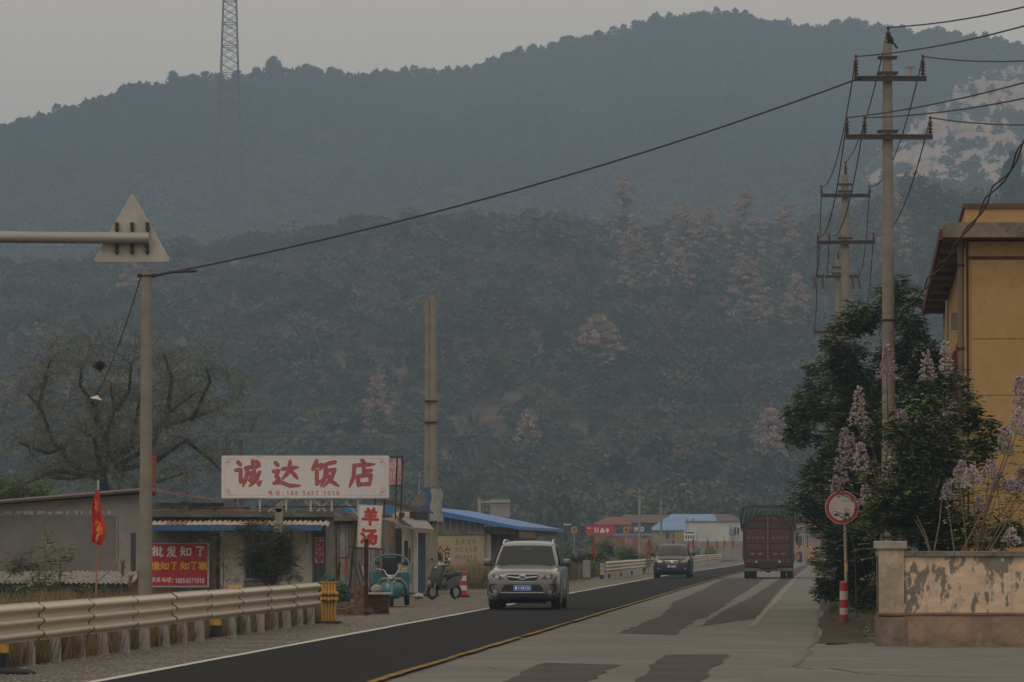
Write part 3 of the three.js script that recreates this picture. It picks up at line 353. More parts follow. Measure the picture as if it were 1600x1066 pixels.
// ---------------------------------------------------------------- lettering: characters drawn stroke by stroke
const YAN = [[[12, 10], [22, 20]], [[5, 38], [22, 36], [22, 78], [34, 66]]];
const GLYPH = {
  '诚': [...YAN, [[38, 30], [88, 24]], [[44, 28], [42, 60], [30, 92]], [[44, 50], [60, 47], [57, 76], [48, 70]], [[62, 6], [68, 50], [84, 88], [92, 74]], [[86, 44], [72, 72], [52, 92]], [[74, 8], [84, 16]]],
  '达': [[[36, 34], [90, 28]], [[62, 8], [60, 40], [36, 68]], [[62, 36], [86, 64]], [[12, 12], [22, 22]], [[6, 42], [22, 40], [16, 58], [24, 66], [10, 82]], [[8, 82], [30, 78], [60, 90], [96, 90]]],
  '饭': [[[22, 6], [8, 36]], [[18, 24], [40, 20], [34, 34]], [[22, 38], [22, 84], [40, 70]], [[84, 10], [52, 18]], [[52, 18], [50, 60], [36, 92]], [[54, 40], [82, 36], [72, 64], [44, 94]], [[56, 50], [70, 74], [96, 92]]],
  '店': [[[48, 4], [56, 14]], [[20, 22], [90, 18]], [[22, 22], [20, 60], [6, 94]], [[54, 28], [54, 56]], [[54, 42], [80, 38]], [[34, 58], [36, 90]], [[34, 58], [78, 54], [74, 90]], [[38, 86], [74, 84]]],
  '电': [[[22, 24], [24, 66]], [[22, 24], [78, 24], [76, 64]], [[24, 44], [76, 43]], [[24, 64], [76, 62]], [[50, 6], [50, 84], [88, 86], [88, 70]]],
  '话': [...YAN, [[84, 10], [46, 18]], [[36, 38], [94, 34]], [[66, 16], [66, 58]], [[46, 58], [48, 92]], [[46, 58], [86, 56], [84, 92]], [[48, 88], [84, 88]]],
  '羊': [[[34, 8], [42, 20]], [[68, 6], [58, 20]], [[20, 26], [80, 26]], [[24, 46], [76, 46]], [[8, 66], [92, 66]], [[50, 26], [50, 96]]],
  '汤': [[[12, 12], [22, 20]], [[6, 36], [16, 44]], [[8, 84], [26, 58]], [[38, 18], [80, 16], [44, 48], [88, 46], [84, 84], [72, 92], [64, 84]], [[58, 48], [30, 80]], [[74, 48], [46, 92]]],
  '批': [[[8, 28], [36, 24]], [[24, 6], [24, 86], [14, 80]], [[6, 60], [36, 48]], [[48, 12], [48, 82], [64, 70]], [[48, 42], [64, 38]], [[74, 10], [74, 80], [78, 86], [94, 86], [94, 70]], [[92, 28], [74, 46]]],
  '发': [[[28, 14], [22, 36], [86, 32]], [[46, 6], [40, 50], [10, 92]], [[42, 50], [76, 48], [60, 76], [30, 94]], [[44, 58], [62, 80], [94, 94]], [[66, 8], [78, 20]]],
  '知': [[[24, 8], [10, 34]], [[20, 26], [48, 24]], [[6, 50], [52, 46]], [[30, 26], [28, 54], [6, 90]], [[32, 60], [50, 84]], [[60, 28], [62, 84]], [[60, 28], [92, 26], [90, 84]], [[62, 78], [90, 76]]],
  '了': [[[20, 14], [80, 12], [54, 40]], [[52, 38], [54, 86], [38, 80]]],
  '嫩': [[[20, 10], [8, 60], [34, 86]], [[32, 30], [20, 64], [6, 88]], [[4, 38], [38, 32]], [[40, 24], [66, 22]], [[44, 38], [44, 56]], [[44, 38], [64, 37], [62, 56]], [[44, 54], [62, 54]], [[54, 8], [54, 94]], [[54, 58], [40, 78]], [[56, 58], [66, 72]], [[76, 8], [68, 40]], [[74, 28], [96, 26]], [[90, 28], [84, 60], [64, 94]], [[72, 40], [82, 68], [98, 92]]],
  '猴': [[[30, 10], [8, 32]], [[12, 12], [28, 40], [26, 84], [14, 92]], [[26, 48], [6, 72]], [[46, 10], [36, 46]], [[42, 34], [42, 92]], [[54, 16], [84, 14], [82, 32]], [[50, 34], [92, 32]], [[62, 38], [52, 56]], [[58, 50], [88, 48]], [[50, 66], [94, 64]], [[72, 50], [70, 68], [50, 94]], [[74, 68], [94, 92]]],
  '联': [[[4, 16], [44, 12]], [[12, 16], [12, 76]], [[34, 14], [34, 94]], [[12, 36], [34, 35]], [[12, 54], [34, 53]], [[4, 78], [42, 70]], [[56, 8], [62, 20]], [[86, 6], [78, 20]], [[50, 28], [92, 26]], [[46, 50], [96, 48]], [[70, 28], [68, 60], [46, 92]], [[72, 54], [96, 90]]],
  '系': [[[78, 6], [24, 14]], [[50, 14], [30, 32], [60, 30]], [[70, 22], [24, 52], [78, 50]], [[66, 40], [82, 58]], [[50, 52], [50, 92], [40, 88]], [[32, 64], [16, 84]], [[66, 62], [84, 82]]],
  '館': [[[26, 4], [4, 34]], [[28, 8], [50, 30]], [[24, 28], [32, 34]], [[12, 42], [12, 90], [26, 82]], [[12, 42], [42, 40], [40, 64], [12, 66]], [[12, 53], [40, 52]], [[30, 70], [20, 80]], [[24, 72], [50, 94]], [[72, 4], [76, 14]], [[54, 28], [58, 18], [96, 16], [92, 28]], [[62, 34], [62, 92]], [[62, 34], [88, 33], [86, 54], [62, 56]], [[62, 66], [90, 64], [88, 90], [62, 90]]],
  '申': [[[20, 26], [22, 66]], [[20, 26], [80, 26], [78, 66]], [[22, 46], [78, 46]], [[22, 66], [78, 66]], [[50, 6], [50, 96]]],
  '晶': [[[34, 8], [34, 42], [66, 42], [66, 8], [34, 8]], [[34, 25], [66, 25]], [[8, 50], [8, 92], [44, 92], [44, 50], [8, 50]], [[8, 70], [44, 70]], [[56, 50], [56, 92], [92, 92], [92, 50], [56, 50]], [[56, 70], [92, 70]]],
  '洲': [[[10, 12], [20, 20]], [[6, 36], [16, 44]], [[8, 86], [24, 60]], [[44, 12], [42, 60], [30, 92]], [[64, 14], [64, 86]], [[86, 8], [86, 94]], [[36, 36], [32, 52]], [[52, 34], [56, 50]], [[74, 34], [78, 50]]],
  '鲁': [[[40, 4], [20, 22]], [[38, 10], [64, 10], [54, 22]], [[26, 24], [74, 24], [74, 48], [26, 48], [26, 24]], [[26, 36], [74, 36]], [[50, 24], [50, 48]], [[6, 58], [94, 58]], [[28, 66], [72, 66], [72, 94], [28, 94], [28, 66]], [[28, 80], [72, 80]]],
};
function brush(ctx, ch, x, y, size, w, soft = true) { const k = size / 100; for (const s of GLYPH[ch] || []) { let L = 0; const seg = []; for (let i = 1; i < s.length; i++) { const l = Math.hypot(s[i][0] - s[i - 1][0], s[i][1] - s[i - 1][1]); seg.push(l); L += l; } let run = 0; for (let i = 1; i < s.length; i++) { const n = Math.ceil(seg[i - 1] / 1.2); for (let j = 0; j <= n; j++) { const t = j / n, q = (run + seg[i - 1] * t) / L, r = w * (soft ? (q < 0.15 ? 0.85 + q * 1.6 : q > 0.7 ? 1.05 - (q - 0.7) * (L > 45 ? 1.9 : 1.0) : 1) : 1); ctx.beginPath(); ctx.arc(x + lerp(s[i - 1][0], s[i][0], t) * k, y + lerp(s[i - 1][1], s[i][1], t) * k, Math.max(0.6, r * k), 0, 6.3); ctx.fill(); } run += seg[i - 1]; } } }
function canvasTex(w, h, draw) { const c = document.createElement('canvas'); c.width = w; c.height = h; const x = c.getContext('2d'); draw(x, w, h); const t = new THREE.CanvasTexture(c); t.colorSpace = THREE.SRGBColorSpace; t.magFilter = THREE.LinearFilter; return t; }
function speckle(ctx, w, h, n, cols, seed, s = 3) { const r = rng(seed); for (let i = 0; i < n; i++) { ctx.fillStyle = cols[Math.floor(r() * cols.length)]; ctx.globalAlpha = 0.05 + 0.14 * r(); const a = s * (0.3 + r() * 2); ctx.fillRect(r() * w, r() * h, a, a * (0.5 + r() * 2.5)); } ctx.globalAlpha = 1; }
const printMat = (t, rough = 0.75) => new THREE.MeshStandardMaterial({ map: t, roughness: rough });
// box from picture rectangle at distance d: local to group origin o (the front face lies at d)
function pbox(o, u0, v0, u1, v1, d, depth, dz = 0) { const a = at(u0, v1, d), b = at(u1, v0, d); return uvm(box(b.x - a.x, b.y - a.y, depth, (a.x + b.x) / 2 - o.x, (a.y + b.y) / 2 - o.y, -d - depth / 2 + dz - o.z)); }
function pplane(o, u0, v0, u1, v1, d, dz = 0.004) { const a = at(u0, v1, d), b = at(u1, v0, d); return new THREE.PlaneGeometry(b.x - a.x, b.y - a.y).translate((a.x + b.x) / 2 - o.x, (a.y + b.y) / 2 - o.y, -d + dz - o.z); }
function corrugated(w, l, n, amp, seed = 1) { // sheet in xz, ridges along z, centred in x, z from 0 to l
  const g = new THREE.PlaneGeometry(w, l, n * 6, 1).rotateX(-Math.PI / 2).translate(0, 0, l / 2), p = g.attributes.position, r = rng(seed); for (let i = 0; i < p.count; i++) p.setY(i, amp * Math.sin((p.getX(i) / w) * n * 2 * Math.PI)); const under = g.clone().translate(0, -0.006, 0); const ix = under.index.array; for (let i = 0; i < ix.length; i += 3) { const t = ix[i + 1]; ix[i + 1] = ix[i + 2]; ix[i + 2] = t; } g.computeVertexNormals(); under.computeVertexNormals(); return merge([uvm(g), uvm(under)]);
}

// ---------------------------------------------------------------- the grey house
{
  const d = 118, o = V3(atX(110, d), 0, -d), g = thing('grey_house', 'grey rendered house with a thin red-edged roof at far left', 'house', o), L = (u, v) => { const p = at(u, v, d); return [p.x - o.x, p.y]; };
  const gable = [L(-70, 0)[0], 0], pts = [[L(-70, 780)[0], -0.05], [L(226, 780)[0], -0.05], L(226, 771.6), L(0, 789), [L(-70, 794)[0], L(-70, 794)[1]]];
  part(g, 'wall', uvm(prism(pts, 2.5).translate(0, 0, -2.5)), mat.cement);
  part(g, 'render_coat', pbox(o, -70, 806, 183, 905, d, 0.03, 0.03), MT(mottled(512, [0.175, 0.165, 0.153], 0.28, 6, 0.3, [0, 0, 0], 47), 0.95));
  { const r = rng(4); for (let i = 0; i < 16; i++) { const u = i < 13 ? 2 + i * 10 + r() * 6 : 140 + (i - 13) * 14; part(g, 'broken_tile', pbox(o, u, 799.5 - r() * 1.5, u + 3 + r() * 6, 803 + r() * 1.5, d, 0.03, 0.032), M(0.42, 0.40, 0.36)); } }
  part(g, 'doorway', pbox(o, 204, 833, 212, 935, d, 0.05, 0.02), mat.darkSteel);
  part(g, 'crack_cover', pbox(o, 181.5, 803, 183.5, 880, d, 0.02, 0.04), mat.concrete);
  const a = at(-75, 791, d), b = at(231, 765.5, d), c = at(350, 783, d);
  const roofM = MT(mottled(256, [0.22, 0.14, 0.13], 0.4, 6, 0.8, [0, 0, 0], 49), 0.8);
  const slab = (p, q, th) => { const len = p.distanceTo(q), an = Math.atan2(q.y - p.y, q.x - p.x); return uvm(box(len, th, 3.2, 0, 0, 0, 0, 0, an).translate((p.x + q.x) / 2 - o.x, (p.y + q.y) / 2, -1.2)); };
  const rf = part(g, 'roof', slab(a, b, 0.09), roofM); { const b2 = at(232, 765.5, 134), c2 = at(350, 783, 134); part(g, 'rear_roof', slab(b2, c2, 0.07).translate(0, 0, -16), roofM); part(g, 'rear_wall', pbox(o, 228, 786, 350, 960, 134.5, 6), MT(mottled(256, [0.13, 0.115, 0.10], 0.4, 5, 0.4, [0, 0, 0], 51), 0.95)); }
  part(rf, 'fascia', slab(a.clone().add(V3(0, 0.03, 0)), b.clone().add(V3(0, 0.03, 0)), 0.05).translate(0, 0, 0.06), MT(mottled(128, [0.30, 0.24, 0.235], 0.3, 6, 1, [0, 0, 0], 50), 0.8));
  // chimney of orange bricks, built course by course
  const ch = part(g, 'chimney', pbox(o, 233.5, 716, 242.5, 775, d + 2.2, 0.16), MT(mottled(128, [0.14, 0.1, 0.08], 0.3, 5, 2, [0, 0, 0], 52), 0.95));
  const bm = [0, 1, 2].map((i) => MT(mottled(128, [[0.27, 0.085, 0.04], [0.22, 0.075, 0.04], [0.3, 0.1, 0.05]][i], 0.4, 5, 3, [0, 0, 0], 53 + i), 0.95)), r = rng(8);
  const y0 = hAt(775, d + 2.2), y1 = hAt(712, d + 2.2), n = 18, w = (242.5 - 233.5) / px(d + 2.2), xx = atX(238, d + 2.2) - o.x; for (let i = 0; i < n; i++) { const hh = (y1 - y0) / n; part(ch, 'brick', box(w + 0.02 + 0.01 * r(), hh - 0.008, 0.19, xx + (r() - 0.5) * 0.01, y0 + hh * (i + 0.5), -2.2 - 0.08), bm[i % 3]); }
  part(ch, 'chimney_pot', rod(V3(xx, y1, -2.28), V3(xx, y1 + 0.03, -2.28), 0.09), mat.darkSteel);
}
{ // low coop with a corrugated lid, on the verge before the grey house
  const d = 106, o = V3(atX(95, d), 0, -d), g = thing('lean_to', 'low lean-to with a grey corrugated roof before the grey house', 'shed', o), w = (205 + 60) / px(d), h = hAt(912, 104.5), h2 = hAt(893, 108);
  const sheetM = MT(mottled(256, [0.24, 0.215, 0.19], 0.45, 6, 0.7, [0, 0, 0], 57), 0.8), L = 3.4, tilt = Math.atan2(h2 - h, L);
  for (let i = 0; i < 5; i++) { const s = part(g, 'roof_sheet', corrugated(w / 5 + 0.03, L, 7, 0.02, i), sheetM); s.position.set(-w / 2 - 0.25 + (i + 0.5) * w / 5, h2 + (i % 2) * 0.008, -1.9); s.rotation.x = tilt; }
  part(g, 'back_wall', uvm(box(w, h2, 0.1, -0.25, h2 / 2 - 0.03, -1.95)), mat.cement); for (const x of [-w / 2, -0.2, w / 2 - 0.35]) part(g, 'post', rod(V3(x, 0, 1.2), V3(x, h - 0.03, 1.2), 0.03), mat.oldWood);
  part(g, 'front_board', box(w, 0.12, 0.03, -0.25, h - 0.09, 1.32), mat.darkSteel); part(g, 'side_rail', bar(V3(w / 2 - 0.24, h - 0.03, 1.45), V3(w / 2 - 0.24, h2, -1.9), 0.05, 0.06), mat.steel);
}
{ // red flag on a bamboo pole by the guardrail
  const d = 90, o = V3(atX(152, d), 0, -d), g = thing('flag', 'large furled red flag with yellow characters on a bamboo pole by the guardrail', 'flag', o, 0, 'red flags along the road'), top = hAt(750, d);
  part(g, 'pole', rod(V3(-0.02, 0, 0), V3(0.02, top, 0), 0.02, 0.014), MT(mottled(128, [0.34, 0.2, 0.12], 0.3, 4, 2, [0, 0, 0], 59), 0.8)); part(g, 'finial', merge([rod(V3(0.02, top - 0.2, 0), V3(0.02, top, 0), 0.024)]), M(0.4, 0.38, 0.35, 0.5));
  flagCloth(g, 'cloth', hAt(768, d), hAt(850, d), 0.11, 7, true);
}
function flagCloth(g, name, y1, y0, w, seed, text) { // furled cloth hanging down the pole, folds in depth
  const nu = 36, nv = 30, pos = [], uv = [], idx = []; for (let j = 0; j <= nv; j++) for (let i = 0; i <= nu; i++) { const t = j / nv, a = i / nu, prof = Math.min(1, 0.25 + 2.2 * (1 - t)) * (0.75 + 0.5 * fbm(t * 3 + seed, 1, 2)), bulge = 0.25 * Math.sin(t * 5 + seed) * prof, x = (lerp(-1, 1.2, a) * prof + bulge + (t < 0.15 ? -0.2 : 0.05)) * w, z = 0.05 + Math.sin(a * 15 + t * 2 + seed) * 0.035 * prof + 0.02 * Math.sin(t * 9); pos.push(x, lerp(y0, y1, t) + 0.03 * Math.sin(a * 5 + seed), z); uv.push(a, t); }
  for (let j = 0; j < nv; j++) for (let i = 0; i < nu; i++) { const a = j * (nu + 1) + i; idx.push(a, a + 1, a + nu + 2, a, a + nu + 2, a + nu + 1); }
  const q = new THREE.BufferGeometry(); q.setAttribute('position', new THREE.Float32BufferAttribute(pos, 3)); q.setAttribute('uv', new THREE.Float32BufferAttribute(uv, 2)); q.setIndex(idx); q.computeVertexNormals();
  if (!flagCloth.m) { const t = canvasTex(128, 256, (x, W, H) => { x.fillStyle = '#c22a20'; x.fillRect(0, 0, W, H); x.fillStyle = '#e0a838'; brush(x, '羊', 30, 40, 70, 7); brush(x, '汤', 30, 140, 70, 7); x.fillStyle = '#d8c8a8'; brush(x, '店', 40, 205, 40, 5); }); flagCloth.m = [new THREE.MeshStandardMaterial({ map: t, roughness: 0.75, side: THREE.DoubleSide }), new THREE.MeshStandardMaterial({ color: lin(0.42, 0.06, 0.035), roughness: 0.75, side: THREE.DoubleSide })]; }
  return part(g, name, q, flagCloth.m[text ? 0 : 1]);
}

// ---------------------------------------------------------------- the restaurant: low front with blue-edged awning
const shopCream = MT(mottled(512, [0.46, 0.42, 0.35], 0.3, 6, 0.4, [0.02, 0, -0.03], 61), 0.95), shopGrey = MT(mottled(512, [0.19, 0.175, 0.15], 0.35, 6, 0.4, [0, 0, 0], 62), 0.95);
{
  const d = 125, o = V3(atX(370, d), 0, -d), g = thing('restaurant', 'low restaurant with a blue-edged corrugated awning and cream walls', 'building', o);
  part(g, 'wall', pbox(o, 228, 806, 508, 946, d, 6), shopGrey);
  const wm = part(g, 'pier', pbox(o, 344, 831, 381, 946, d, 0.08, 0.08), MT(mottled(512, [0.52, 0.485, 0.43], 0.3, 8, 0.7, [0.03, 0.02, 0], 63), 0.9));
  part(g, 'wall_panel', pbox(o, 438, 828, 488.5, 946, d, 0.06, 0.06), shopCream); part(g, 'wall_panel', pbox(o, 234, 831, 338, 946, d, 0.03, 0.03), MT(mottled(256, [0.21, 0.19, 0.16], 0.35, 6, 0.5, [0, 0, 0], 64), 0.95));
  part(g, 'downpipe', rod(V3(atX(341, d) - o.x, 0, 0.06), V3(atX(341, d) - o.x, hAt(830, d), 0.06), 0.035), mat.rust);
  const win = part(g, 'window', pbox(o, 382, 836, 437, 905, d, 0.03, 0.035), M(0.012, 0.014, 0.016, 0.08)); part(win, 'window_frame', merge([pbox(o, 380.5, 834, 438.5, 836.5, d, 0.06, 0.06), pbox(o, 380.5, 904, 438.5, 907, d, 0.06, 0.06), pbox(o, 380.5, 836.5, 383.5, 904, d, 0.06, 0.06), pbox(o, 408, 836.5, 410, 904, d, 0.06, 0.06), pbox(o, 435.5, 836.5, 438.5, 904, d, 0.06, 0.06)]), M(0.33, 0.33, 0.33, 0.5));
  for (let i = 0; i < 9; i++) part(win, 'bar', rod(V3(atX(385 + i * 6, d) - o.x, hAt(904, d), 0.12), V3(atX(385 + i * 6, d) - o.x, hAt(836, d), 0.12), 0.008), mat.steel); part(win, 'cross_rail', merge([862, 885].map((v) => rod(V3(atX(382, d) - o.x, hAt(v, d), 0.12), V3(atX(437, d) - o.x, hAt(v, d), 0.12), 0.008))), mat.steel);
  const door = part(g, 'door', pbox(o, 489, 833, 508, 946, d, 0.05, 0.05), M(0.05, 0.055, 0.06, 0.7)); part(door, 'door_frame', merge([pbox(o, 488, 829, 491, 946, d, 0.1, 0.1), pbox(o, 507, 829, 510, 946, d, 0.1, 0.1), pbox(o, 491, 829, 507, 833, d, 0.1, 0.1)]), M(0.10, 0.10, 0.11, 0.7));
  part(door, 'poster', pplane(o, 492, 840, 506, 880, d, 0.056), printMat(canvasTex(128, 320, (x, W, H) => { x.fillStyle = '#a04a50'; x.fillRect(0, 0, W, H); const r = rng(3); for (let i = 0; i < 150; i++) { x.fillStyle = ['#c9787a', '#7c2d38', '#d9a0a0', '#8a3a48'][Math.floor(r() * 4)]; x.beginPath(); x.arc(r() * W, r() * H, 3 + r() * 11, 0, 6.3); x.fill(); } x.strokeStyle = '#d8b8b0'; x.lineWidth = 5; x.strokeRect(4, 4, W - 8, H - 8); })), 'red patterned door poster');
  // awning
  const aw = 250 / px(123.7) / 1, sheetM = [MT(mottled(256, [0.42, 0.35, 0.27], 0.5, 6, 0.8, [0, 0, 0], 65), 0.9), MT(mottled(256, [0.27, 0.15, 0.11], 0.5, 6, 0.8, [0, 0, 0], 66), 0.9)];
  const x0 = atX(228, 123.6) - o.x, x1 = atX(512, 123.6) - o.x, ns = 9, yb = hAt(812, d), yf = hAt(821, 123.6);
  for (let i = 0; i < ns; i++) { const s = part(g, 'awning_sheet', corrugated((x1 - x0) / ns + 0.04, 1.6, 4, 0.025, i), sheetM[i % 4 === 1 ? 1 : 0]); s.position.set(x0 + (i + 0.5) * (x1 - x0) / ns, yb + (i % 2) * 0.012, -0.15); s.rotation.x = Math.atan2(yb - yf, 1.55); s.rotation.y = (i % 3 - 1) * 0.01; }
  part(g, 'awning_fascia', uvm(box(atX(503, 123.6) - o.x - x0, 0.16, 0.03, (x0 + atX(503, 123.6) - o.x) / 2, hAt(825, 123.6), 1.44)), mat.bluePaint, 'blue board along the awning edge');
  for (const u of [300, 400, 480]) part(g, 'awning_strut', bar(V3(atX(u, d) - o.x, hAt(850, d), 0.05), V3(atX(u, 124) - o.x, hAt(828, 124), 1.3), 0.03), mat.darkSteel);
  part(g, 'roof_beam', pbox(o, 230, 799.5, 522, 808, d, 0.5, 0.35), MT(mottled(256, [0.13, 0.118, 0.1], 0.5, 6, 0.7, [0, 0, 0], 67), 0.95)); part(g, 'roof_slab', pbox(o, 228, 801, 520, 806, d, 6.2, 0), mat.concrete);
  const junk = mat.rust; part(g, 'roof_pipe', rod(V3(atX(316, d) - o.x, hAt(795, d), -0.2), V3(atX(390, d) - o.x, hAt(795, d), -0.4), 0.05), junk, 'rusty pipe lying on the roof');
  const vent = part(g, 'roof_vent', merge([pbox(o, 285, 787, 294, 800, d, 0.16), pbox(o, 282, 784.5, 297, 787, d, 0.28, 0.06), prism([[atX(281, d) - o.x, hAt(784.5, d)], [atX(297.5, d) - o.x, hAt(784.5, d)], [atX(290, d) - o.x, hAt(779.5, d)]], 0.3).translate(0, 0, -0.2)]), M(0.07, 0.07, 0.075, 0.7));
  { const r = rng(15); for (let i = 0; i < 9; i++) { const u = 235 + i * 17 + r() * 12; part(g, 'roof_plank', bar(V3(atX(u, d) - o.x, hAt(799, d) + 0.02, 0.1 - r() * 0.8), V3(atX(u + 14 + r() * 34, d) - o.x, hAt(797, d) + r() * 0.05, 0.1 - r() * 0.8), 0.06, 0.035), r() < 0.5 ? mat.oldWood : mat.wood); } }
  const st = part(g, 'stone_chimney', merge([pbox(o, 429.5, 795, 441.5, 832, 121, 0.2), uvm(new THREE.CylinderGeometry(0.105, 0.105, 0.2, 16, 1, false, 0, Math.PI * 2).rotateX(Math.PI / 2).translate(atX(435.5, 121) - o.x, hAt(795, 121), -121 - 0.1 - o.z)), pbox(o, 432, 832, 439, 960, 121, 0.12)]), mat.concrete);
}
{ // red banner on the wall
  const d = 124.7, o = at(279, 918, d); const g = thing('banner', 'red advertising banner with white and yellow characters on the shop wall', 'banner', o);
  const t = canvasTex(768, 560, (x, W, H) => { x.fillStyle = '#b8b4b4'; x.fillRect(0, 0, W, H); x.fillStyle = '#b62630'; x.fillRect(12, 14, W - 36, H - 34); x.fillStyle = '#e6e2e4'; '批发知了'.split('').forEach((c, i) => brush(x, c, 40 + i * 178, 36, 150, 7)); x.fillStyle = '#e6b418'; '嫩知了'.split('').forEach((c, i) => brush(x, c, 32 + i * 116, 232, 118, 6.6)); '知了猴'.split('').forEach((c, i) => brush(x, c, 400 + i * 112, 232, 118, 6.6)); x.fillStyle = '#dcd8da'; '联系电话'.split('').forEach((c, i) => brush(x, c, 28 + i * 66, 432, 68, 6.5, false)); x.font = 'bold 86px sans-serif'; x.textBaseline = 'alphabetic'; x.fillText(':', 298, 500); x.save(); x.translate(334, 506); x.scale(0.72, 1.0); x.fillText('18854571018', 0, 0); x.restore(); speckle(x, W, H, 700, ['#000', '#fff', '#501018'], 5, 6); });
  const w = (327 - 231.5) / px(d), h = (917 - 847.5) / px(d), pg = new THREE.PlaneGeometry(w, h, 24, 16).translate(0, h / 2, 0), p = pg.attributes.position; for (let i = 0; i < p.count; i++) p.setZ(i, 0.02 + 0.012 * Math.sin(p.getX(i) * 7 + p.getY(i) * 3) + 0.006 * Math.sin(p.getX(i) * 19)); pg.computeVertexNormals(); part(g, 'printed_cloth', pg, new THREE.MeshStandardMaterial({ map: t, roughness: 0.6, side: THREE.DoubleSide }));
  part(g, 'batten', merge([box(w, 0.025, 0.02, 0, h + 0.005, 0.01), box(w, 0.025, 0.02, 0, -0.005, 0.01)]), mat.wood);
}
{ // roof billboard
  const d = 128, o = at(477, 778, d), g = thing('billboard', 'long white rooftop billboard with four large red characters and a phone number', 'billboard', o), w = 260.5 / px(d), h = 65 / px(d);
  const t = canvasTex(2048, 512, (x, W, H) => { x.fillStyle = '#cbc9c9'; x.fillRect(0, 0, W, H); x.fillStyle = '#9c4d50'; '诚达饭店'.split('').forEach((c, i) => { brush(x, c, [150, 610, 1085, 1545][i], 36, 365, 7.2); }); x.fillStyle = '#b0545a'; '电话'.split('').forEach((c, i) => brush(x, c, 560 + i * 88, 418, 66, 5.5, false)); x.font = 'bold 72px sans-serif'; x.fillText('1', 790, 480); let cx = 812; x.fillStyle = '#cbc9c9'; x.fillRect(786, 400, 60, 84); x.fillStyle = '#b0545a'; x.fillText(':', 742, 480); cx = 788; for (const c of '188 5457 1018') { x.fillText(c, cx, 480); cx += c === ' ' ? 42 : 53; } x.strokeStyle = '#b98a8c'; x.lineWidth = 4; x.strokeRect(40, 28, W - 80, H - 58); for (const [sx, sy] of [[1, 1], [-1, 1], [1, -1], [-1, -1]]) { x.save(); x.translate(sx > 0 ? 44 : W - 44, sy > 0 ? 32 : H - 34); x.scale(sx, sy); x.strokeStyle = '#b56a6e'; x.lineWidth = 6; x.beginPath(); x.moveTo(0, 70); x.quadraticCurveTo(10, 10, 90, 0); x.moveTo(10, 90); x.quadraticCurveTo(60, 70, 60, 20); x.moveTo(20, 40); x.arc(34, 34, 16, 0, 5); x.stroke(); x.restore(); } speckle(x, W, H, 500, ['#a89890', '#fff', '#b0a098'], 6, 9); });
  const pg = new THREE.PlaneGeometry(w, h, 30, 8).translate(0, h / 2, 0), p = pg.attributes.position; for (let i = 0; i < p.count; i++) p.setZ(i, 0.05 + 0.008 * Math.sin(p.getX(i) * 3 + p.getY(i) * 2)); pg.computeVertexNormals();
  part(g, 'printed_sheet', pg, new THREE.MeshStandardMaterial({ map: t, roughness: 0.6 })); part(g, 'backing', box(w - 0.02, h - 0.02, 0.03, 0, h / 2, 0.012), M(0.35, 0.34, 0.33)); part(g, 'frame', merge([bar(V3(-w / 2, h, 0.02), V3(w / 2, h, 0.02), 0.045), bar(V3(-w / 2, 0, 0.02), V3(w / 2, 0, 0.02), 0.045), bar(V3(-w / 2, 0, 0.02), V3(-w / 2, h, 0.02), 0.045), bar(V3(w / 2, 0, 0.02), V3(w / 2, h, 0.02), 0.045)]), M(0.4, 0.38, 0.36, 0.6));
  const wht = M(0.38, 0.36, 0.33, 0.7), yB = hAt(806, d) - o.y; for (const [a, b, c, e] of [[-1.3, 0, -1.3, 1], [-0.55, 0, -0.55, 1], [0.15, 0, 0.15, 1], [0.75, 0, 0.75, 1], [1.5, 0, 1.5, 1]]) part(g, 'upright', bar(V3(a, 0, -0.05), V3(c, yB, -0.05), 0.055), wht);
  for (const [a, b] of [[-0.5, -1.25], [-0.35, -1.1], [0.2, 0.7], [0.75, 0.2], [1.05, 1.5]]) part(g, 'brace', bar(V3(a, 0, -0.12), V3(b, yB, -0.12), 0.045), wht); part(g, 'rail', bar(V3(-1.4, yB * 0.5, -0.09), V3(1.6, yB * 0.5, -0.09), 0.035), mat.rust);
  for (const a of [-2.0, 2.0]) part(g, 'upright', bar(V3(a, 0, -0.05), V3(a, hAt(806, d) - o.y - 0.02, -0.05), 0.05), mat.darkSteel);
  const o2 = at(615, 790, 131), g2 = thing('side_signboard', 'small faded pink sign in a dark frame behind the billboard', 'sign', o2), w2 = 24 / px(131), y0 = hAt(758, 131) - o2.y, y1 = hAt(716, 131) - o2.y;
  part(g2, 'panel', pplane(V3(0, 0, 0), 0, 0, 1, 1, 100).copy(new THREE.PlaneGeometry(w2, y1 - y0).translate(0, (y0 + y1) / 2, 0.02)), printMat(canvasTex(128, 256, (x, W, H) => { x.fillStyle = '#b08a8c'; x.fillRect(0, 0, W, H); x.fillStyle = '#c8b0b0'; brush(x, '店', 25, 30, 80, 6); brush(x, '饭', 25, 130, 80, 6); speckle(x, W, H, 300, ['#602028', '#d8c8c8'], 8, 8); })));
  part(g2, 'backing', box(w2, y1 - y0, 0.03, 0, (y0 + y1) / 2, 0), mat.darkSteel); part(g2, 'frame', merge([bar(V3(-w2 / 2, y1 + 0.03, 0.01), V3(w2 / 2 + 0.05, y1 + 0.03, 0.01), 0.05), bar(V3(-w2 / 2, y0 - 0.02, 0.01), V3(w2 / 2 + 0.05, y0 - 0.02, 0.01), 0.05)]), mat.darkSteel); for (const x of [w2 / 2 + 0.04, w2 / 2 - 0.12, -w2 / 2]) part(g2, 'leg', bar(V3(x, y1 + 0.05, 0), V3(x - 0.06, -0.4, 0), 0.04), mat.rust);
  const pc = single('flue_pipe', merge([rod(at(376, 790, 134), at(376, 697, 134), 0.055), rod(at(376, 697, 134), at(376, 688, 134), 0.07)]), M(0.09, 0.07, 0.055, 0.8), 'thin dark flue pipe sticking up behind the billboard', 'chimney');
}
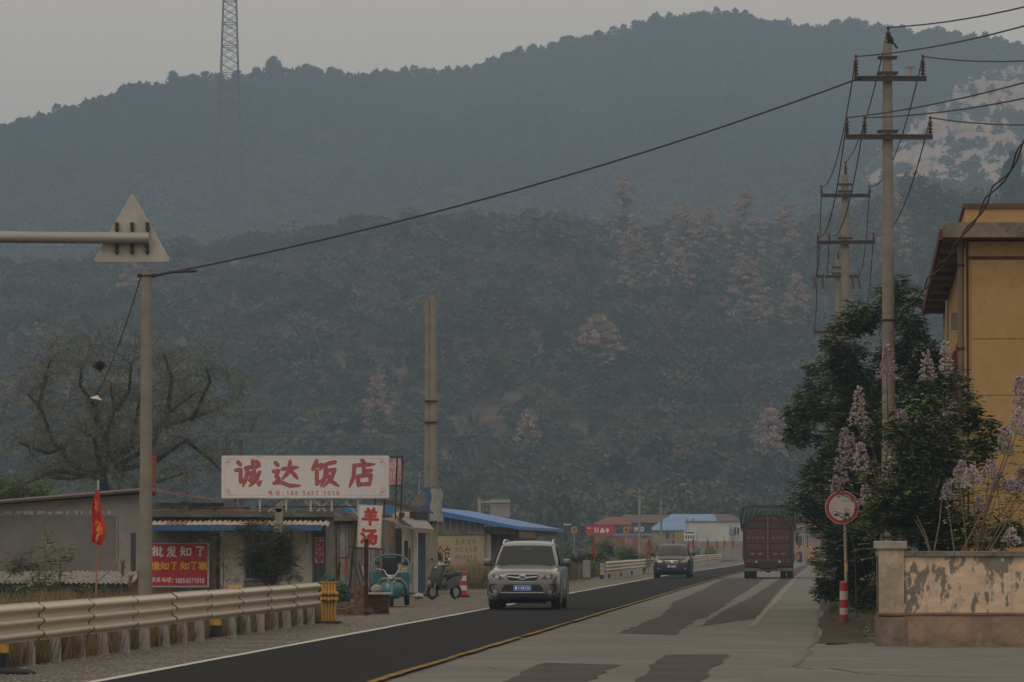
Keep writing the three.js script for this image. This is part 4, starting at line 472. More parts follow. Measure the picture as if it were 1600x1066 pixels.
{ // plank-fronted section with timber top beam
  const d = 138, o = V3(atX(545, d), 0, -d), g = thing('plank_shed', 'plank-fronted shed between the restaurant and the doorway shop', 'shed', o), r = rng(31);
  part(g, 'wall', pbox(o, 505, 812, 600, 934, d, 6), shopGrey);
  const pm = [0, 1, 2, 3].map((i) => MT(mottled(128, [[0.30, 0.275, 0.245], [0.24, 0.215, 0.185], [0.2, 0.17, 0.14], [0.36, 0.335, 0.3]][i], 0.35, 6, 1.5, [0, 0, 0], 70 + i), 0.9)); let u = 507; while (u < 590) { const w = 4 + r() * 6; part(g, 'plank', pbox(o, u, 816 + r() * 4, u + w - 0.7, 930 - r() * 8, d, 0.04, 0.045 + 0.03 * r()), pm[Math.floor(r() * 4)]); u += w; }
  part(g, 'top_beam', pbox(o, 488, 806, 588, 814, d, 0.5, 0.5), MT(mottled(256, [0.17, 0.15, 0.125], 0.6, 7, 0.9, [0, 0, 0], 74), 0.95)); part(g, 'roof', pbox(o, 500, 802, 605, 807, d, 6.5, 0.2), mat.oldWood);
  part(g, 'blue_sheet', pbox(o, 538, 791, 562, 801, d + 0.4, 0.04), mat.blueRoof); part(g, 'blue_sheet', pbox(o, 590, 790, 616, 803, d + 0.4, 0.04), mat.blueRoof);
  for (const [a, b, c, e] of [[525, 835, 527, 928], [556, 820, 545, 925], [531, 880, 524, 930]]) part(g, 'leaning_pole', bar(at(a, b, d - 0.3).sub(o), at(c, e, d - 0.6).sub(o), 0.05), mat.rust);
  part(g, 'red_rag', pbox(o, 539, 868, 542.5, 896, d - 0.3, 0.05), M(0.4, 0.05, 0.04));
  const frm = part(g, 'pipe_frame', merge([bar(at(507, 872, d - 0.35).sub(o), at(545, 872, d - 0.35).sub(o), 0.04), bar(at(545, 820, d - 0.35).sub(o), at(545, 872, d - 0.35).sub(o), 0.04), bar(at(546, 854, d - 0.35).sub(o), at(592, 857, d - 0.35).sub(o), 0.035), bar(at(591, 857, d - 0.35).sub(o), at(591, 930, d - 0.35).sub(o), 0.035)]), mat.darkSteel);
  for (const [a, b, c, e] of [[560, 880, 576, 928], [566, 885, 570, 930], [551, 870, 566, 925]]) part(g, 'scrap_pipe', bar(at(a, b, d - 0.5).sub(o), at(c, e, d - 0.9).sub(o), 0.04), r() < 0.5 ? mat.steel : mat.darkSteel);
}
{ // upright sign with two red characters and its frame
  const d = 127, o = at(576, 856, d), g = thing('vertical_signboard', 'upright white sign with two red characters beside the billboard', 'sign', o), w = 37 / px(d), h = 66 / px(d);
  const t = canvasTex(256, 460, (x, W, H) => { x.fillStyle = '#d2cbc6'; x.fillRect(0, 0, W, H); x.fillStyle = '#b03a36'; brush(x, '羊', 36, 26, 190, 9, false); brush(x, '汤', 36, 244, 190, 9, false); x.strokeStyle = '#a8a09c'; x.lineWidth = 5; x.strokeRect(6, 6, W - 12, H - 12); speckle(x, W, H, 350, ['#000', '#fff', '#806050'], 9, 6); });
  part(g, 'face', new THREE.PlaneGeometry(w, h).translate(0, h / 2, 0.062), printMat(t)); part(g, 'panel', rbox(w + 0.02, h + 0.02, 0.11, 0.01, 0, h / 2, 0), M(0.42, 0.4, 0.38)); part(g, 'frame', merge([bar(V3(-w / 2 - 0.1, -0.03, 0), V3(w / 2 + 0.12, -0.05, 0), 0.035), bar(V3(w / 2 + 0.1, -0.05, 0), V3(w / 2 + 0.1, -1.55 + (0.0), 0), 0.035), bar(V3(-w / 2 - 0.08, -0.03, 0), V3(-w / 2 - 0.08, -1.55, 0), 0.035)]), mat.darkSteel); g.rotation.z = -0.05;
  const lo = -o.y; g.children[2].geometry = merge([bar(V3(-w / 2 - 0.1, -0.03, 0), V3(w / 2 + 0.12, -0.03, 0), 0.035), bar(V3(w / 2 + 0.1, -0.05, 0), V3(w / 2 + 0.02, lo, 0), 0.035), bar(V3(-w / 2 - 0.08, -0.03, 0), V3(-w / 2 - 0.15, lo, 0), 0.035)]);
  const d2 = 104, p = thing('rusty_post', 'dark rusty steel post standing by the wooden box', 'post', V3(atX(572.5, d2), 0, -d2)); part(p, 'shaft', uvm(box(0.1, hAt(842, d2), 0.1, 0, hAt(842, d2) / 2 - 0.02, 0)), mat.rust); part(p, 'base_plate', box(0.24, 0.04, 0.24, 0, 0.02, 0), mat.rust);
}
{ // crate with a pale lid, firewood, bottle crates, drum
  const d = 105.5, b = thing('wooden_box', 'dark wooden box with a pale lid at the foot of the rusty post', 'box', V3(atX(590, d), 0, -d), 0.1); for (let i = 0; i < 4; i++) part(b, 'board', uvm(box(0.52, 0.105, 0.3, 0, 0.055 + i * 0.11, 0)), i % 2 ? mat.rust : MT(mottled(128, [0.05, 0.035, 0.028], 0.6, 5, 2, [0, 0, 0], 80 + i), 0.95)); part(b, 'lid', rbox(0.58, 0.05, 0.42, 0.02, 0.04, 0.475, 0), MT(mottled(128, [0.4, 0.37, 0.33], 0.3, 5, 2, [0, 0, 0], 84), 0.9)); part(b, 'sack', new THREE.SphereGeometry(0.13, 14, 10).scale(1.1, 0.85, 0.9).translate(-0.02, 0.58, 0), MT(mottled(128, [0.3, 0.27, 0.23], 0.4, 5, 3, [0, 0, 0], 85), 0.95));
  const r = rng(44), l = []; for (let i = 0; i < 170; i++) { const x = atX(551 + (r() - 0.5) * 52, 106), z = -106 + (r() - 0.5) * 5, a = (r() - 0.5) * 1.3, L = 0.3 + 0.6 * r(), y = 0.02 + 0.24 * r() * (1 - Math.abs(x - atX(551, 106)) / 0.5), t = (r() - 0.5) * 0.35; l.push(rod(V3(x - Math.cos(a) * L / 2, Math.max(0.01, y - t * 0.3), z - Math.sin(a) * L / 2), V3(x + Math.cos(a) * L / 2, Math.max(0.01, y + t * 0.3), z + Math.sin(a) * L / 2), 0.008 + 0.012 * r(), 0.008, 5)); } const fw = single('brushwood_heap', merge(l), MT(mottled(128, [0.16, 0.115, 0.085], 0.5, 6, 3, [0, 0, 0], 86), 0.95), 'heap of thin brushwood beside the yellow crash cushion', 'brushwood'); fw.userData.kind = 'stuff';
  const bt = M(0.015, 0.07, 0.05, 0.25), prof = [[0.001, 0], [0.035, 0], [0.037, 0.02], [0.037, 0.17], [0.014, 0.23], [0.013, 0.28], [0.016, 0.285], [0.001, 0.29]].map((q) => new THREE.Vector2(...q)), bg = new THREE.LatheGeometry(prof, 8); const bs = [];
  for (let i = 0; i < 320; i++) { const a = r(), u = 494 + a * 52, y = Math.max(0, (0.72 - Math.abs(a - 0.35) * 0.5) * r()), q = bg.clone().scale(0.62, 0.62, 0.62).rotateX(r() * 3).rotateY(r() * 6).translate(atX(u, 122), y + 0.04, -122 + (r() - 0.5) * 1.2); bs.push(q); } const bh = single('bottle_heap', merge(bs), bt, 'heap of dark green glass bottles behind the crash cushion', 'bottles'); bh.userData.kind = 'stuff';
  const dr = thing('rusty_drum', 'rusty brown drum left of the rusty post', 'drum', V3(atX(562, 116), 0, -116)); const dp = [[0.001, 0], [0.16, 0], [0.165, 0.02], [0.16, 0.04], [0.16, 0.18], [0.167, 0.2], [0.16, 0.22], [0.16, 0.36], [0.167, 0.38], [0.16, 0.4], [0.16, 0.56], [0.167, 0.58], [0.15, 0.57], [0.15, 0.42]].map((q) => new THREE.Vector2(...q)); part(dr, 'barrel', uvm(new THREE.LatheGeometry(dp, 20)), MT(mottled(128, [0.15, 0.085, 0.045], 0.6, 6, 1.5, [0, 0, 0], 88), 0.9)); part(dr, 'bottom', new THREE.CylinderGeometry(0.155, 0.155, 0.02, 16).translate(0, 0.42, 0), mat.rust);
}
{ // doorway shop on the right with its grey awning and blue pillar
  const d = 150, o = V3(atX(625, d), 0, -d), g = thing('doorway_shop', 'shop front with wooden shutter, cream door and sloping grey awning', 'building', o);
  part(g, 'wall', pbox(o, 585, 800, 652, 928, d, 6.5), shopCream); part(g, 'shutter', pbox(o, 596, 815, 616, 880, d, 0.05, 0.05), MT(mottled(128, [0.2, 0.11, 0.06], 0.5, 6, 1, [0, 0, 0], 90), 0.85), 'orange-brown wooden shutter'); for (let i = 0; i < 3; i++) part(g, 'shutter_slat', pbox(o, 597 + i * 6.4, 828, 601.5 + i * 6.4, 878, d, 0.02, 0.07), mat.oldWood);
  part(g, 'dark_opening', pbox(o, 617.5, 826, 627, 880, d, 0.03, 0.035), M(0.012, 0.012, 0.013, 0.4)); const dr = part(g, 'door', pbox(o, 628, 832, 645, 926, d, 0.05, 0.05), MT(mottled(128, [0.4, 0.36, 0.28], 0.2, 5, 1, [0, 0, 0], 91), 0.7)); part(dr, 'pane', pbox(o, 631.5, 845, 637.5, 884, d, 0.02, 0.062), M(0.03, 0.035, 0.035, 0.1)); part(dr, 'pane', pbox(o, 638.6, 856, 641, 884, d, 0.02, 0.062), M(0.03, 0.035, 0.035, 0.1)); part(dr, 'handle', pbox(o, 642.5, 882, 643.6, 890, d, 0.05, 0.09), mat.steel);
  part(g, 'column', pbox(o, 646, 826, 652, 926, d, 0.25, 0.25), MT(mottled(128, [0.42, 0.39, 0.35], 0.25, 5, 1, [0, 0, 0], 92), 0.9)); part(g, 'blue_pillar', pbox(o, 653, 830, 665, 926, 148.5, 0.26), MT(mottled(128, [0.035, 0.06, 0.095], 0.35, 5, 1, [0, 0, 0], 93), 0.6), 'dark blue pillar');
  const a = at(618, 804.5, 150).sub(o), b = at(648, 825.5, 146.5).sub(o), c = at(679, 828, 146.5).sub(o), e = at(662, 808, 150).sub(o); const aw = quadGeo(b, c, e, a), low = quadGeo(a, e, c, b).translate(0, -0.03, 0); part(g, 'awning', merge([uvm(aw), uvm(low)]), MT(mottled(128, [0.25, 0.235, 0.215], 0.25, 5, 1, [0, 0, 0], 94), 0.8)); part(g, 'awning_edge', bar(b.clone().add(V3(0, -0.06, 0.02)), c.clone().add(V3(0, -0.06, 0.02)), 0.02, 0.15), MT(mottled(128, [0.24, 0.16, 0.15], 0.25, 5, 1, [0, 0, 0], 95), 0.8), 'faded pink awning valance'); part(g, 'awning_rail', bar(a.clone().add(V3(0, -0.3, 0)), b.clone().add(V3(0, -0.02, 0)), 0.035), mat.steel);
  const lp = part(g, 'floodlight', merge([pbox(o, 623, 801, 632, 808, 149, 0.14), bar(at(627, 808, 149.1).sub(o), at(633, 812, 150).sub(o), 0.03)]), mat.black); part(g, 'cable_loop', tube([at(622, 810, 149).sub(o), at(632, 822, 148.8).sub(o), at(645, 820, 148.6).sub(o), at(650, 812, 149).sub(o)], 0.015, 16, 4), mat.cable);
  // dark sheet roof rising to the left with timber racks on it
  const q0 = at(590, 778, 151).sub(o), q1 = at(672, 800, 151).sub(o); part(g, 'roof', uvm(box(q0.distanceTo(q1), 0.07, 6.5, 0, 0, 0, 0, 0, Math.atan2(q1.y - q0.y, q1.x - q0.x)).translate((q0.x + q1.x) / 2, (q0.y + q1.y) / 2, -3.6)), MT(mottled(128, [0.11, 0.1, 0.09], 0.4, 5, 0.8, [0, 0, 0], 96), 0.9));
  part(g, 'gable', uvm(prism([[q0.x, q0.y - 0.05], [q0.x, hAt(806, d)], [q1.x - 0.25, hAt(806, d)], [q1.x - 0.25, q1.y - 0.02]], 0.1).translate(0, 0, -0.6)), shopGrey);
  part(g, 'dark_lintel', pbox(o, 640, 800, 668, 818, 149.2, 0.3), M(0.03, 0.028, 0.027)); const r = rng(3); for (let i = 0; i < 5; i++) part(g, 'roof_batten', bar(at(640 + i * 4, 792, 151).sub(o), at(662 + i * 1.5, 764 + i * 5, 151.3).sub(o), 0.05), i % 2 ? mat.wood : mat.oldWood); part(g, 'ragged_hanging', merge([0, 1, 2, 3, 4, 5].map((i) => pbox(o, 646 + i * 4, 800, 649 + i * 4, 812 + r() * 7, 148.9, 0.04))), M(0.04, 0.035, 0.033));
  part(g, 'white_post', pbox(o, 612, 778, 613.2, 800, 149, 0.06), mat.rust);
}
{ // blue-roofed restaurant further back with writing on its end wall
  const d = 185, o = V3(atX(757, d), 0, -d), g = thing('blue_roof_building', 'cream building with a blue roof and handwriting on its end wall', 'building', o), wx = atX(650, d) - o.x, sl = 0.07;
  const y = (v) => hAt(v, d), len = 30, skew = (geo) => { const p = geo.attributes.position; for (let i = 0; i < p.count; i++) p.setX(i, p.getX(i) - (p.getZ(i)) * sl); geo.computeVertexNormals(); return uvm(flat(geo)); };
  const body = MT(mottled(512, [0.34, 0.28, 0.19], 0.3, 6, 0.3, [0.0, 0.03, 0.06], 97), 0.95);
  part(g, 'end_wall', skew(box(-wx, y(835) + 0.03, 0.25, wx / 2, y(835) / 2 - 0.015, -0.125)), body); part(g, 'plinth', skew(box(-wx + 0.04, y(893), 0.3, wx / 2, y(893) / 2 - 0.02, -0.1)), mat.cement); part(g, 'lintel', skew(box(-wx + 0.06, 0.16, 0.4, wx / 2, y(832.5), -0.12)), mat.oldWood);
  const yl = y(798), yr = y(820); part(g, 'gable_sheet', skew(prism([[wx, y(831)], [0, y(831)], [0, y(818)], [wx, y(797)]], 0.06).translate(0, 0, -0.16)), MT(mottled(128, [0.15, 0.145, 0.135], 0.3, 5, 0.6, [0, 0, 0], 98), 0.7)); for (let i = 0; i < 11; i++) { const x = wx + (i + 0.5) * -wx / 11; part(g, 'sheet_rib', skew(box(0.05, lerp(y(800), y(820), (i + 0.5) / 11) - y(830), 0.05, x, (lerp(y(800), y(820), (i + 0.5) / 11) + y(830)) / 2, -0.08)), mat.steel); }
  const ra = [wx - 0.1, y(790)], rb = [1.45, y(823)], dx = rb[0] - ra[0], dy = rb[1] - ra[1]; part(g, 'roof', skew(prism([ra, rb, [rb[0], rb[1] - 0.13], [ra[0], ra[1] - 0.26]], len + 1).translate(0, 0, -len - 0.5)), MT(mottled(128, [0.035, 0.15, 0.38], 0.2, 5, 0.5, [0, 0, 0], 99), 0.5), 'blue sheet roof');
  part(g, 'front_wall', skew(box(0.2, y(826), len, -0.4, y(826) / 2 - 0.02, -len / 2 - 0.3)), shopGrey); part(g, 'back_wall', skew(box(0.2, y(800), len, wx + 0.1, y(800) / 2 - 0.02, -len / 2 - 0.3)), shopGrey);
  for (let i = 0; i < 7; i++) { part(g, 'column', skew(box(0.35, y(832), 0.35, 0.05, y(832) / 2 - 0.02, -0.5 - i * 4.4)), shopCream); if (i < 6) { const w = part(g, 'window', skew(box(0.05, 1.25, 2.6, -0.27, 1.55, -2.7 - i * 4.4)), M(0.015, 0.016, 0.018, 0.15)); part(w, 'window_frame', skew(box(0.06, 1.35, 0.08, -0.25, 1.55, -2.7 - i * 4.4)), M(0.35, 0.33, 0.3)); part(g, 'sill_panel', skew(box(0.06, 0.8, 2.8, -0.26, 0.42, -2.7 - i * 4.4)), shopCream); } }
  part(g, 'eaves_beam', skew(box(1.3, 0.3, len, 0.5, y(829), -len / 2 - 0.3)), mat.oldWood); const sg = part(g, 'shop_sign', skew(box(0.12, 0.5, 11, 1.2, y(833), -7.5)), MT(mottled(128, [0.12, 0.085, 0.06], 0.5, 6, 1, [0, 0, 0], 101), 0.8), 'brown board with faint lettering');
  part(sg, 'lettering', new THREE.PlaneGeometry(10.6, 0.42).rotateY(Math.PI / 2 - 0.0699).translate(1.28 + 7.5 * sl, y(833), -7.5), printMat(canvasTex(1024, 48, (x, W, H) => { x.fillStyle = '#5a4a3e'; x.fillRect(0, 0, W, H); x.fillStyle = '#a89a88'; '批发知了诚达饭店羊汤电话'.split('').forEach((c, i) => brush(x, c, 40 + i * 80, 5, 38, 6)); })));
  const t = canvasTex(1024, 512, (x, W, H) => { x.fillStyle = '#a39277'; x.fillRect(0, 0, W, H); const r = rng(21); for (let i = 0; i < 260; i++) { x.globalAlpha = 0.1; x.fillStyle = ['#b0a088', '#a08a66', '#a89878', '#9c8a70'][Math.floor(r() * 4)]; const a = 20 + r() * 90; x.beginPath(); x.ellipse(r() * W, r() * H, a, a * 0.6, r() * 3, 0, 6.3); x.fill(); } x.globalAlpha = 1; x.fillStyle = '#3b2a1c'; brush(x, '館', -10, 150, 330, 3.2); x.fillStyle = '#4a5878'; const rows = [['晶', '洲', '话', '申'], ['知', '批', '发', '系', '猴'], ['嫩', '联', '电', '话', '申', '洲']]; rows.forEach((l, j) => l.forEach((c, i) => brush(x, c, 430 + i * (j === 0 ? 130 : j === 1 ? 105 : 84), 40 + j * 120, 104 - j * 12, 3.4))); x.font = 'bold 60px sans-serif'; x.fillText('1885-4574', 690, 400); speckle(x, W, H, 900, ['#7a5a30', '#d8c090', '#604a30'], 13, 7); });
  part(g, 'painted_panel', (() => { const u0 = 683, u1 = 751, v0 = 837, v1 = 891; const w = (u1 - u0) / px(d), h = (v1 - v0) / px(d); return new THREE.PlaneGeometry(w, h).translate(atX((u0 + u1) / 2, d) - o.x, hAt((v0 + v1) / 2, d), 0.006); })(), printMat(t, 0.95));
}
// ---------------------------------------------------------------- vehicles (local axes: front towards +z, wheels on y = 0)
function loftSections(rows, close0 = true, close1 = true) { // rows: arrays of equal length of [x,y,z]
  const n = rows[0].length, pos = [], idx = []; rows.forEach((r) => r.forEach((p) => pos.push(...p)));
  for (let j = 0; j < rows.length - 1; j++) for (let i = 0; i < n - 1; i++) { const a = j * n + i, b = a + 1, c = a + n, e = c + 1; idx.push(a, c, e, a, e, b); }
  const cap = (j, flip) => { const c = pos.length / 3, m = rows[j].reduce((s, p) => [s[0] + p[0] / n, s[1] + p[1] / n, s[2] + p[2] / n], [0, 0, 0]); pos.push(...m); for (let i = 0; i < n - 1; i++) flip ? idx.push(c, j * n + i + 1, j * n + i) : idx.push(c, j * n + i, j * n + i + 1); };
  if (close0) cap(0, false); if (close1) cap(rows.length - 1, true);
  const g = new THREE.BufferGeometry(); g.setAttribute('position', new THREE.Float32BufferAttribute(pos, 3)); g.setIndex(idx); g.computeVertexNormals(); return g;
}
function smoothRows(rows, k = 4) { const out = [], n = rows[0].length; const cr = (a, b, c, d, t) => 0.5 * (2 * b + (c - a) * t + (2 * a - 5 * b + 4 * c - d) * t * t + (3 * b - a - 3 * c + d) * t * t * t); for (let j = 0; j < rows.length - 1; j++) for (let s = 0; s < k; s++) { const A0 = rows[Math.max(0, j - 1)], B0 = rows[j], C0 = rows[j + 1], D0_ = rows[Math.min(rows.length - 1, j + 2)], t = s / k; out.push(B0.map((_, i) => [0, 1, 2].map((c) => cr(A0[i][c], B0[i][c], C0[i][c], D0_[i][c], t)))); } out.push(rows[rows.length - 1]); return out; }
const tess = new TessellateModifier(0.07, 6);
function project(shapePts, body, dir, proud, holes) { // flat outline laid onto the bodywork from the front (+z) or back (-z)
  const s = new THREE.Shape(shapePts.map((p) => new THREE.Vector2(...p))); let g = new THREE.ShapeGeometry(s, 10); g = tess.modify(g.toNonIndexed()); const p = g.attributes.position, ray = new THREE.Raycaster(), m = project.mesh || (project.mesh = new THREE.Mesh(undefined, new THREE.MeshBasicMaterial({ side: THREE.DoubleSide }))); m.geometry = body; m.updateMatrixWorld();
  for (let i = 0; i < p.count; i++) { ray.set(V3(p.getX(i), p.getY(i), 5 * dir), V3(0, 0, -dir)); const h = ray.intersectObject(m)[0]; p.setZ(i, h ? h.point.z + proud * dir : (project.last || 0)); if (h) project.last = h.point.z + proud * dir; }
  g.computeVertexNormals(); return g;
}
const ell = (cx, cy, rx, ry, n = 22) => Array.from({ length: n }, (_, i) => [cx + rx * Math.cos(i / n * 6.2832), cy + ry * Math.sin(i / n * 6.2832)]);
const mirror = (pts) => pts.map(([x, y]) => [-x, y]).reverse();
const glassDark = new THREE.MeshPhysicalMaterial({ color: lin(0.018, 0.022, 0.02), roughness: 0.06, specularIntensity: 0.32 });
const chrome = M(0.55, 0.55, 0.55, 0.22, { metalness: 0.9 }), lampGlass = new THREE.MeshPhysicalMaterial({ color: lin(0.2, 0.2, 0.195), roughness: 0.1, metalness: 0.5, clearcoat: 1 }), trimBlack = M(0.012, 0.012, 0.013, 0.65);
function wheelGeo(r, w) { const p = [[r * 0.6, -w / 2 + 0.02], [r * 0.86, -w / 2], [r * 0.96, -w / 2 + 0.015], [r, -w / 2 + 0.04], [r, w / 2 - 0.04], [r * 0.96, w / 2 - 0.015], [r * 0.86, w / 2], [r * 0.6, w / 2 - 0.02], [r * 0.6, -w / 2 + 0.02]].map((q) => new THREE.Vector2(...q)); return new THREE.LatheGeometry(p, 28).rotateZ(Math.PI / 2); }
function rimGeo(r, side) { const l = [new THREE.CylinderGeometry(r * 0.6, r * 0.6, 0.1, 24).rotateZ(Math.PI / 2)]; for (let i = 0; i < 5; i++) l.push(box(0.03, r * 1.1, 0.09, side * 0.06, 0, 0, 0, i * Math.PI / 5 * 1)); l.push(new THREE.CylinderGeometry(0.06, 0.06, 0.05, 12).rotateZ(Math.PI / 2).translate(side * 0.06, 0, 0)); return merge(l); }
function plateTex(txt, prov) { return canvasTex(440, 140, (x, W, H) => { x.fillStyle = '#1d54b8'; x.fillRect(0, 0, W, H); x.strokeStyle = '#dfe6f2'; x.lineWidth = 5; x.strokeRect(7, 7, W - 14, H - 14); x.fillStyle = '#e6ecf6'; brush(x, prov, 20, 26, 84, 6, false); x.save(); x.font = 'bold 100px sans-serif'; x.translate(112, 108); x.scale(0.8, 1); x.fillText(txt, 0, 0); x.restore(); }); }
function makeCar(name, label, P) {
  const g = thing(name, label, 'car', P.pos, P.turn, P.group), paint = P.paint, W = P.W / 2, k = P.k || 1;
  const sec = (z, w, yb, ys, yt, ws) => { const h = [[0, yb], [w * 0.62, yb], [w * 0.9, yb + 0.015], [w * 0.975, yb + 0.09], [w, lerp(yb, ys, 0.42)], [w, lerp(yb, ys, 0.68)], [w * 0.985, ys - 0.07], [ws, ys], [ws * 0.86, lerp(ys, yt, 0.6)], [ws * 0.5, lerp(ys, yt, 0.92)], [0, yt]]; return [...h.map(([x, y]) => [x, y, z]), ...h.slice(0, -1).reverse().map(([x, y]) => [-x, y, z])]; };
  const rows = smoothRows(P.body.map((s) => sec(s[0], s[1] * W, s[2], s[3], s[4], s[5] * W)), 4), bodyG = loftSections(rows);
  const body = part(g, 'body', bodyG, paint);
  const gsec = (z, yb, yt, wb, wt, slant) => [[wb, yb, z], [lerp(wb, wt, 0.5) + 0.012, lerp(yb, yt, 0.5), z], [wt + 0.01, yt - 0.06, z], [wt * 0.93, yt - 0.012, z], [wt * 0.6, yt + 0.012, z], [0, yt + 0.02, z], [-wt * 0.6, yt + 0.012, z], [-wt * 0.93, yt - 0.012, z], [-wt - 0.01, yt - 0.06, z], [-lerp(wb, wt, 0.5) - 0.012, lerp(yb, yt, 0.5), z], [-wb, yb, z]];
  const cab = loftSections(smoothRows(P.cabin.map((s) => gsec(s[0], s[1], s[2], s[3] * W, s[4] * W)), 3)); part(g, 'cabin', cab, paint);
  // windscreen and side glass lie a little proud of the cabin shell
  const [wz0, wy0, wx0, wz1, wy1, wx1] = P.screen; const ws = part(g, 'windscreen', project([[-wx0 * W, wy0 + 0.03], [-wx0 * W * 0.5, wy0 + 0.02], [wx0 * W * 0.5, wy0 + 0.02], [wx0 * W, wy0 + 0.03], [lerp(wx0, wx1, 0.5) * W, lerp(wy0, wy1, 0.5)], [wx1 * W, wy1 - 0.015], [wx1 * W * 0.5, wy1], [-wx1 * W * 0.5, wy1], [-wx1 * W, wy1 - 0.015], [-lerp(wx0, wx1, 0.5) * W, lerp(wy0, wy1, 0.5)]], cab, 1, 0.032), P.glass || glassDark);
  part(ws, 'wiper', project([[-0.6, wy0 + 0.03], [0.55, wy0 + 0.02], [0.55, wy0 + 0.035], [0, wy0 + 0.05], [-0.6, wy0 + 0.045]], cab, 1, 0.06), trimBlack); part(ws, 'rear_view_mirror', project([[-0.1, wy1 - 0.06], [0.1, wy1 - 0.06], [0.11, wy1 - 0.11], [-0.11, wy1 - 0.11]], cab, 1, 0.042), M(0.03, 0.03, 0.03, 0.5));
  for (const s of [-1, 1]) { const c = P.cabin, pts = P.side.map(([z, y, x]) => V3(s * x * W, y, z)), sh = []; for (let i = 1; i < pts.length - 1; i++) sh.push(pts[0], pts[s > 0 ? i : i + 1], pts[s > 0 ? i + 1 : i]); const q = new THREE.BufferGeometry().setFromPoints(sh); q.computeVertexNormals(); part(g, 'side_window', q, glassDark); }
  for (const z of P.wheels) for (const s of [-1, 1]) { const w = new THREE.Group(); w.name = 'wheel'; w.position.set(s * (W - 0.13), P.r, z); g.add(w); part(w, 'tyre', wheelGeo(P.r, 0.225), mat.rubber); part(w, 'rim', rimGeo(P.r, s).translate(s * 0.06, 0, 0), M(0.35, 0.35, 0.36, 0.35, { metalness: 0.6 })); part(g, 'wheel_arch', new THREE.TorusGeometry(P.r + 0.06, 0.045, 8, 24, Math.PI).rotateY(Math.PI / 2).translate(s * (W - 0.035), P.r, z), trimBlack); }
  part(g, 'underbody', merge([rbox(P.W * 0.82, 0.2, P.L * 0.86, 0.05, 0, 0.3, 0), rbox(P.W * 0.6, 0.1, 0.3, 0.03, 0, 0.2, P.L / 2 - 0.7)]), trimBlack);
  for (const s of [-1, 1]) { const m = part(g, 'mirror', merge([rbox(0.2, 0.15, 0.11, 0.05, s * (W + 0.09), P.mirror[1], P.mirror[0])]), P.mirrorMat || paint); part(m, 'mirror_foot', merge([rbox(0.19, 0.05, 0.1, 0.02, s * (W + 0.085), P.mirror[1] - 0.085, P.mirror[0]), bar(V3(s * (W - 0.06), P.mirror[1] - 0.1, P.mirror[0]), V3(s * (W + 0.06), P.mirror[1] - 0.06, P.mirror[0]), 0.05)]), trimBlack); }
  if (P.rails) for (const s of [-1, 1]) part(g, 'roof_rail', tube([V3(s * 0.6 * W / 0.9 * 1.02, P.H - 0.11, 0.25), V3(s * 0.6 * W / 0.9 * 1.02, P.H - 0.02, 0.08), V3(s * 0.6 * W / 0.9, P.H + 0.0, -0.9), V3(s * 0.6 * W / 0.9, P.H - 0.06, -1.75), V3(s * 0.6 * W / 0.9, P.H - 0.14, -1.85)], 0.024, 24, 6), chrome);
  if (P.rails) part(g, 'aerial', rod(V3(0, P.H - 0.06, -1.2), V3(0, P.H + 0.06, -1.35), 0.02, 0.008), trimBlack);
  P.face && P.face(g, bodyG, W); return g;
}
const silver = new THREE.MeshPhysicalMaterial({ color: lin(0.15, 0.152, 0.158), roughness: 0.3, metalness: 0.6, clearcoat: 0.8, clearcoatRoughness: 0.08 });
const darkPaint = new THREE.MeshPhysicalMaterial({ color: lin(0.012, 0.013, 0.016), roughness: 0.45, metalness: 0.2, clearcoat: 0.35, clearcoatRoughness: 0.05 });
const roadTurn = -Math.atan(0.07);
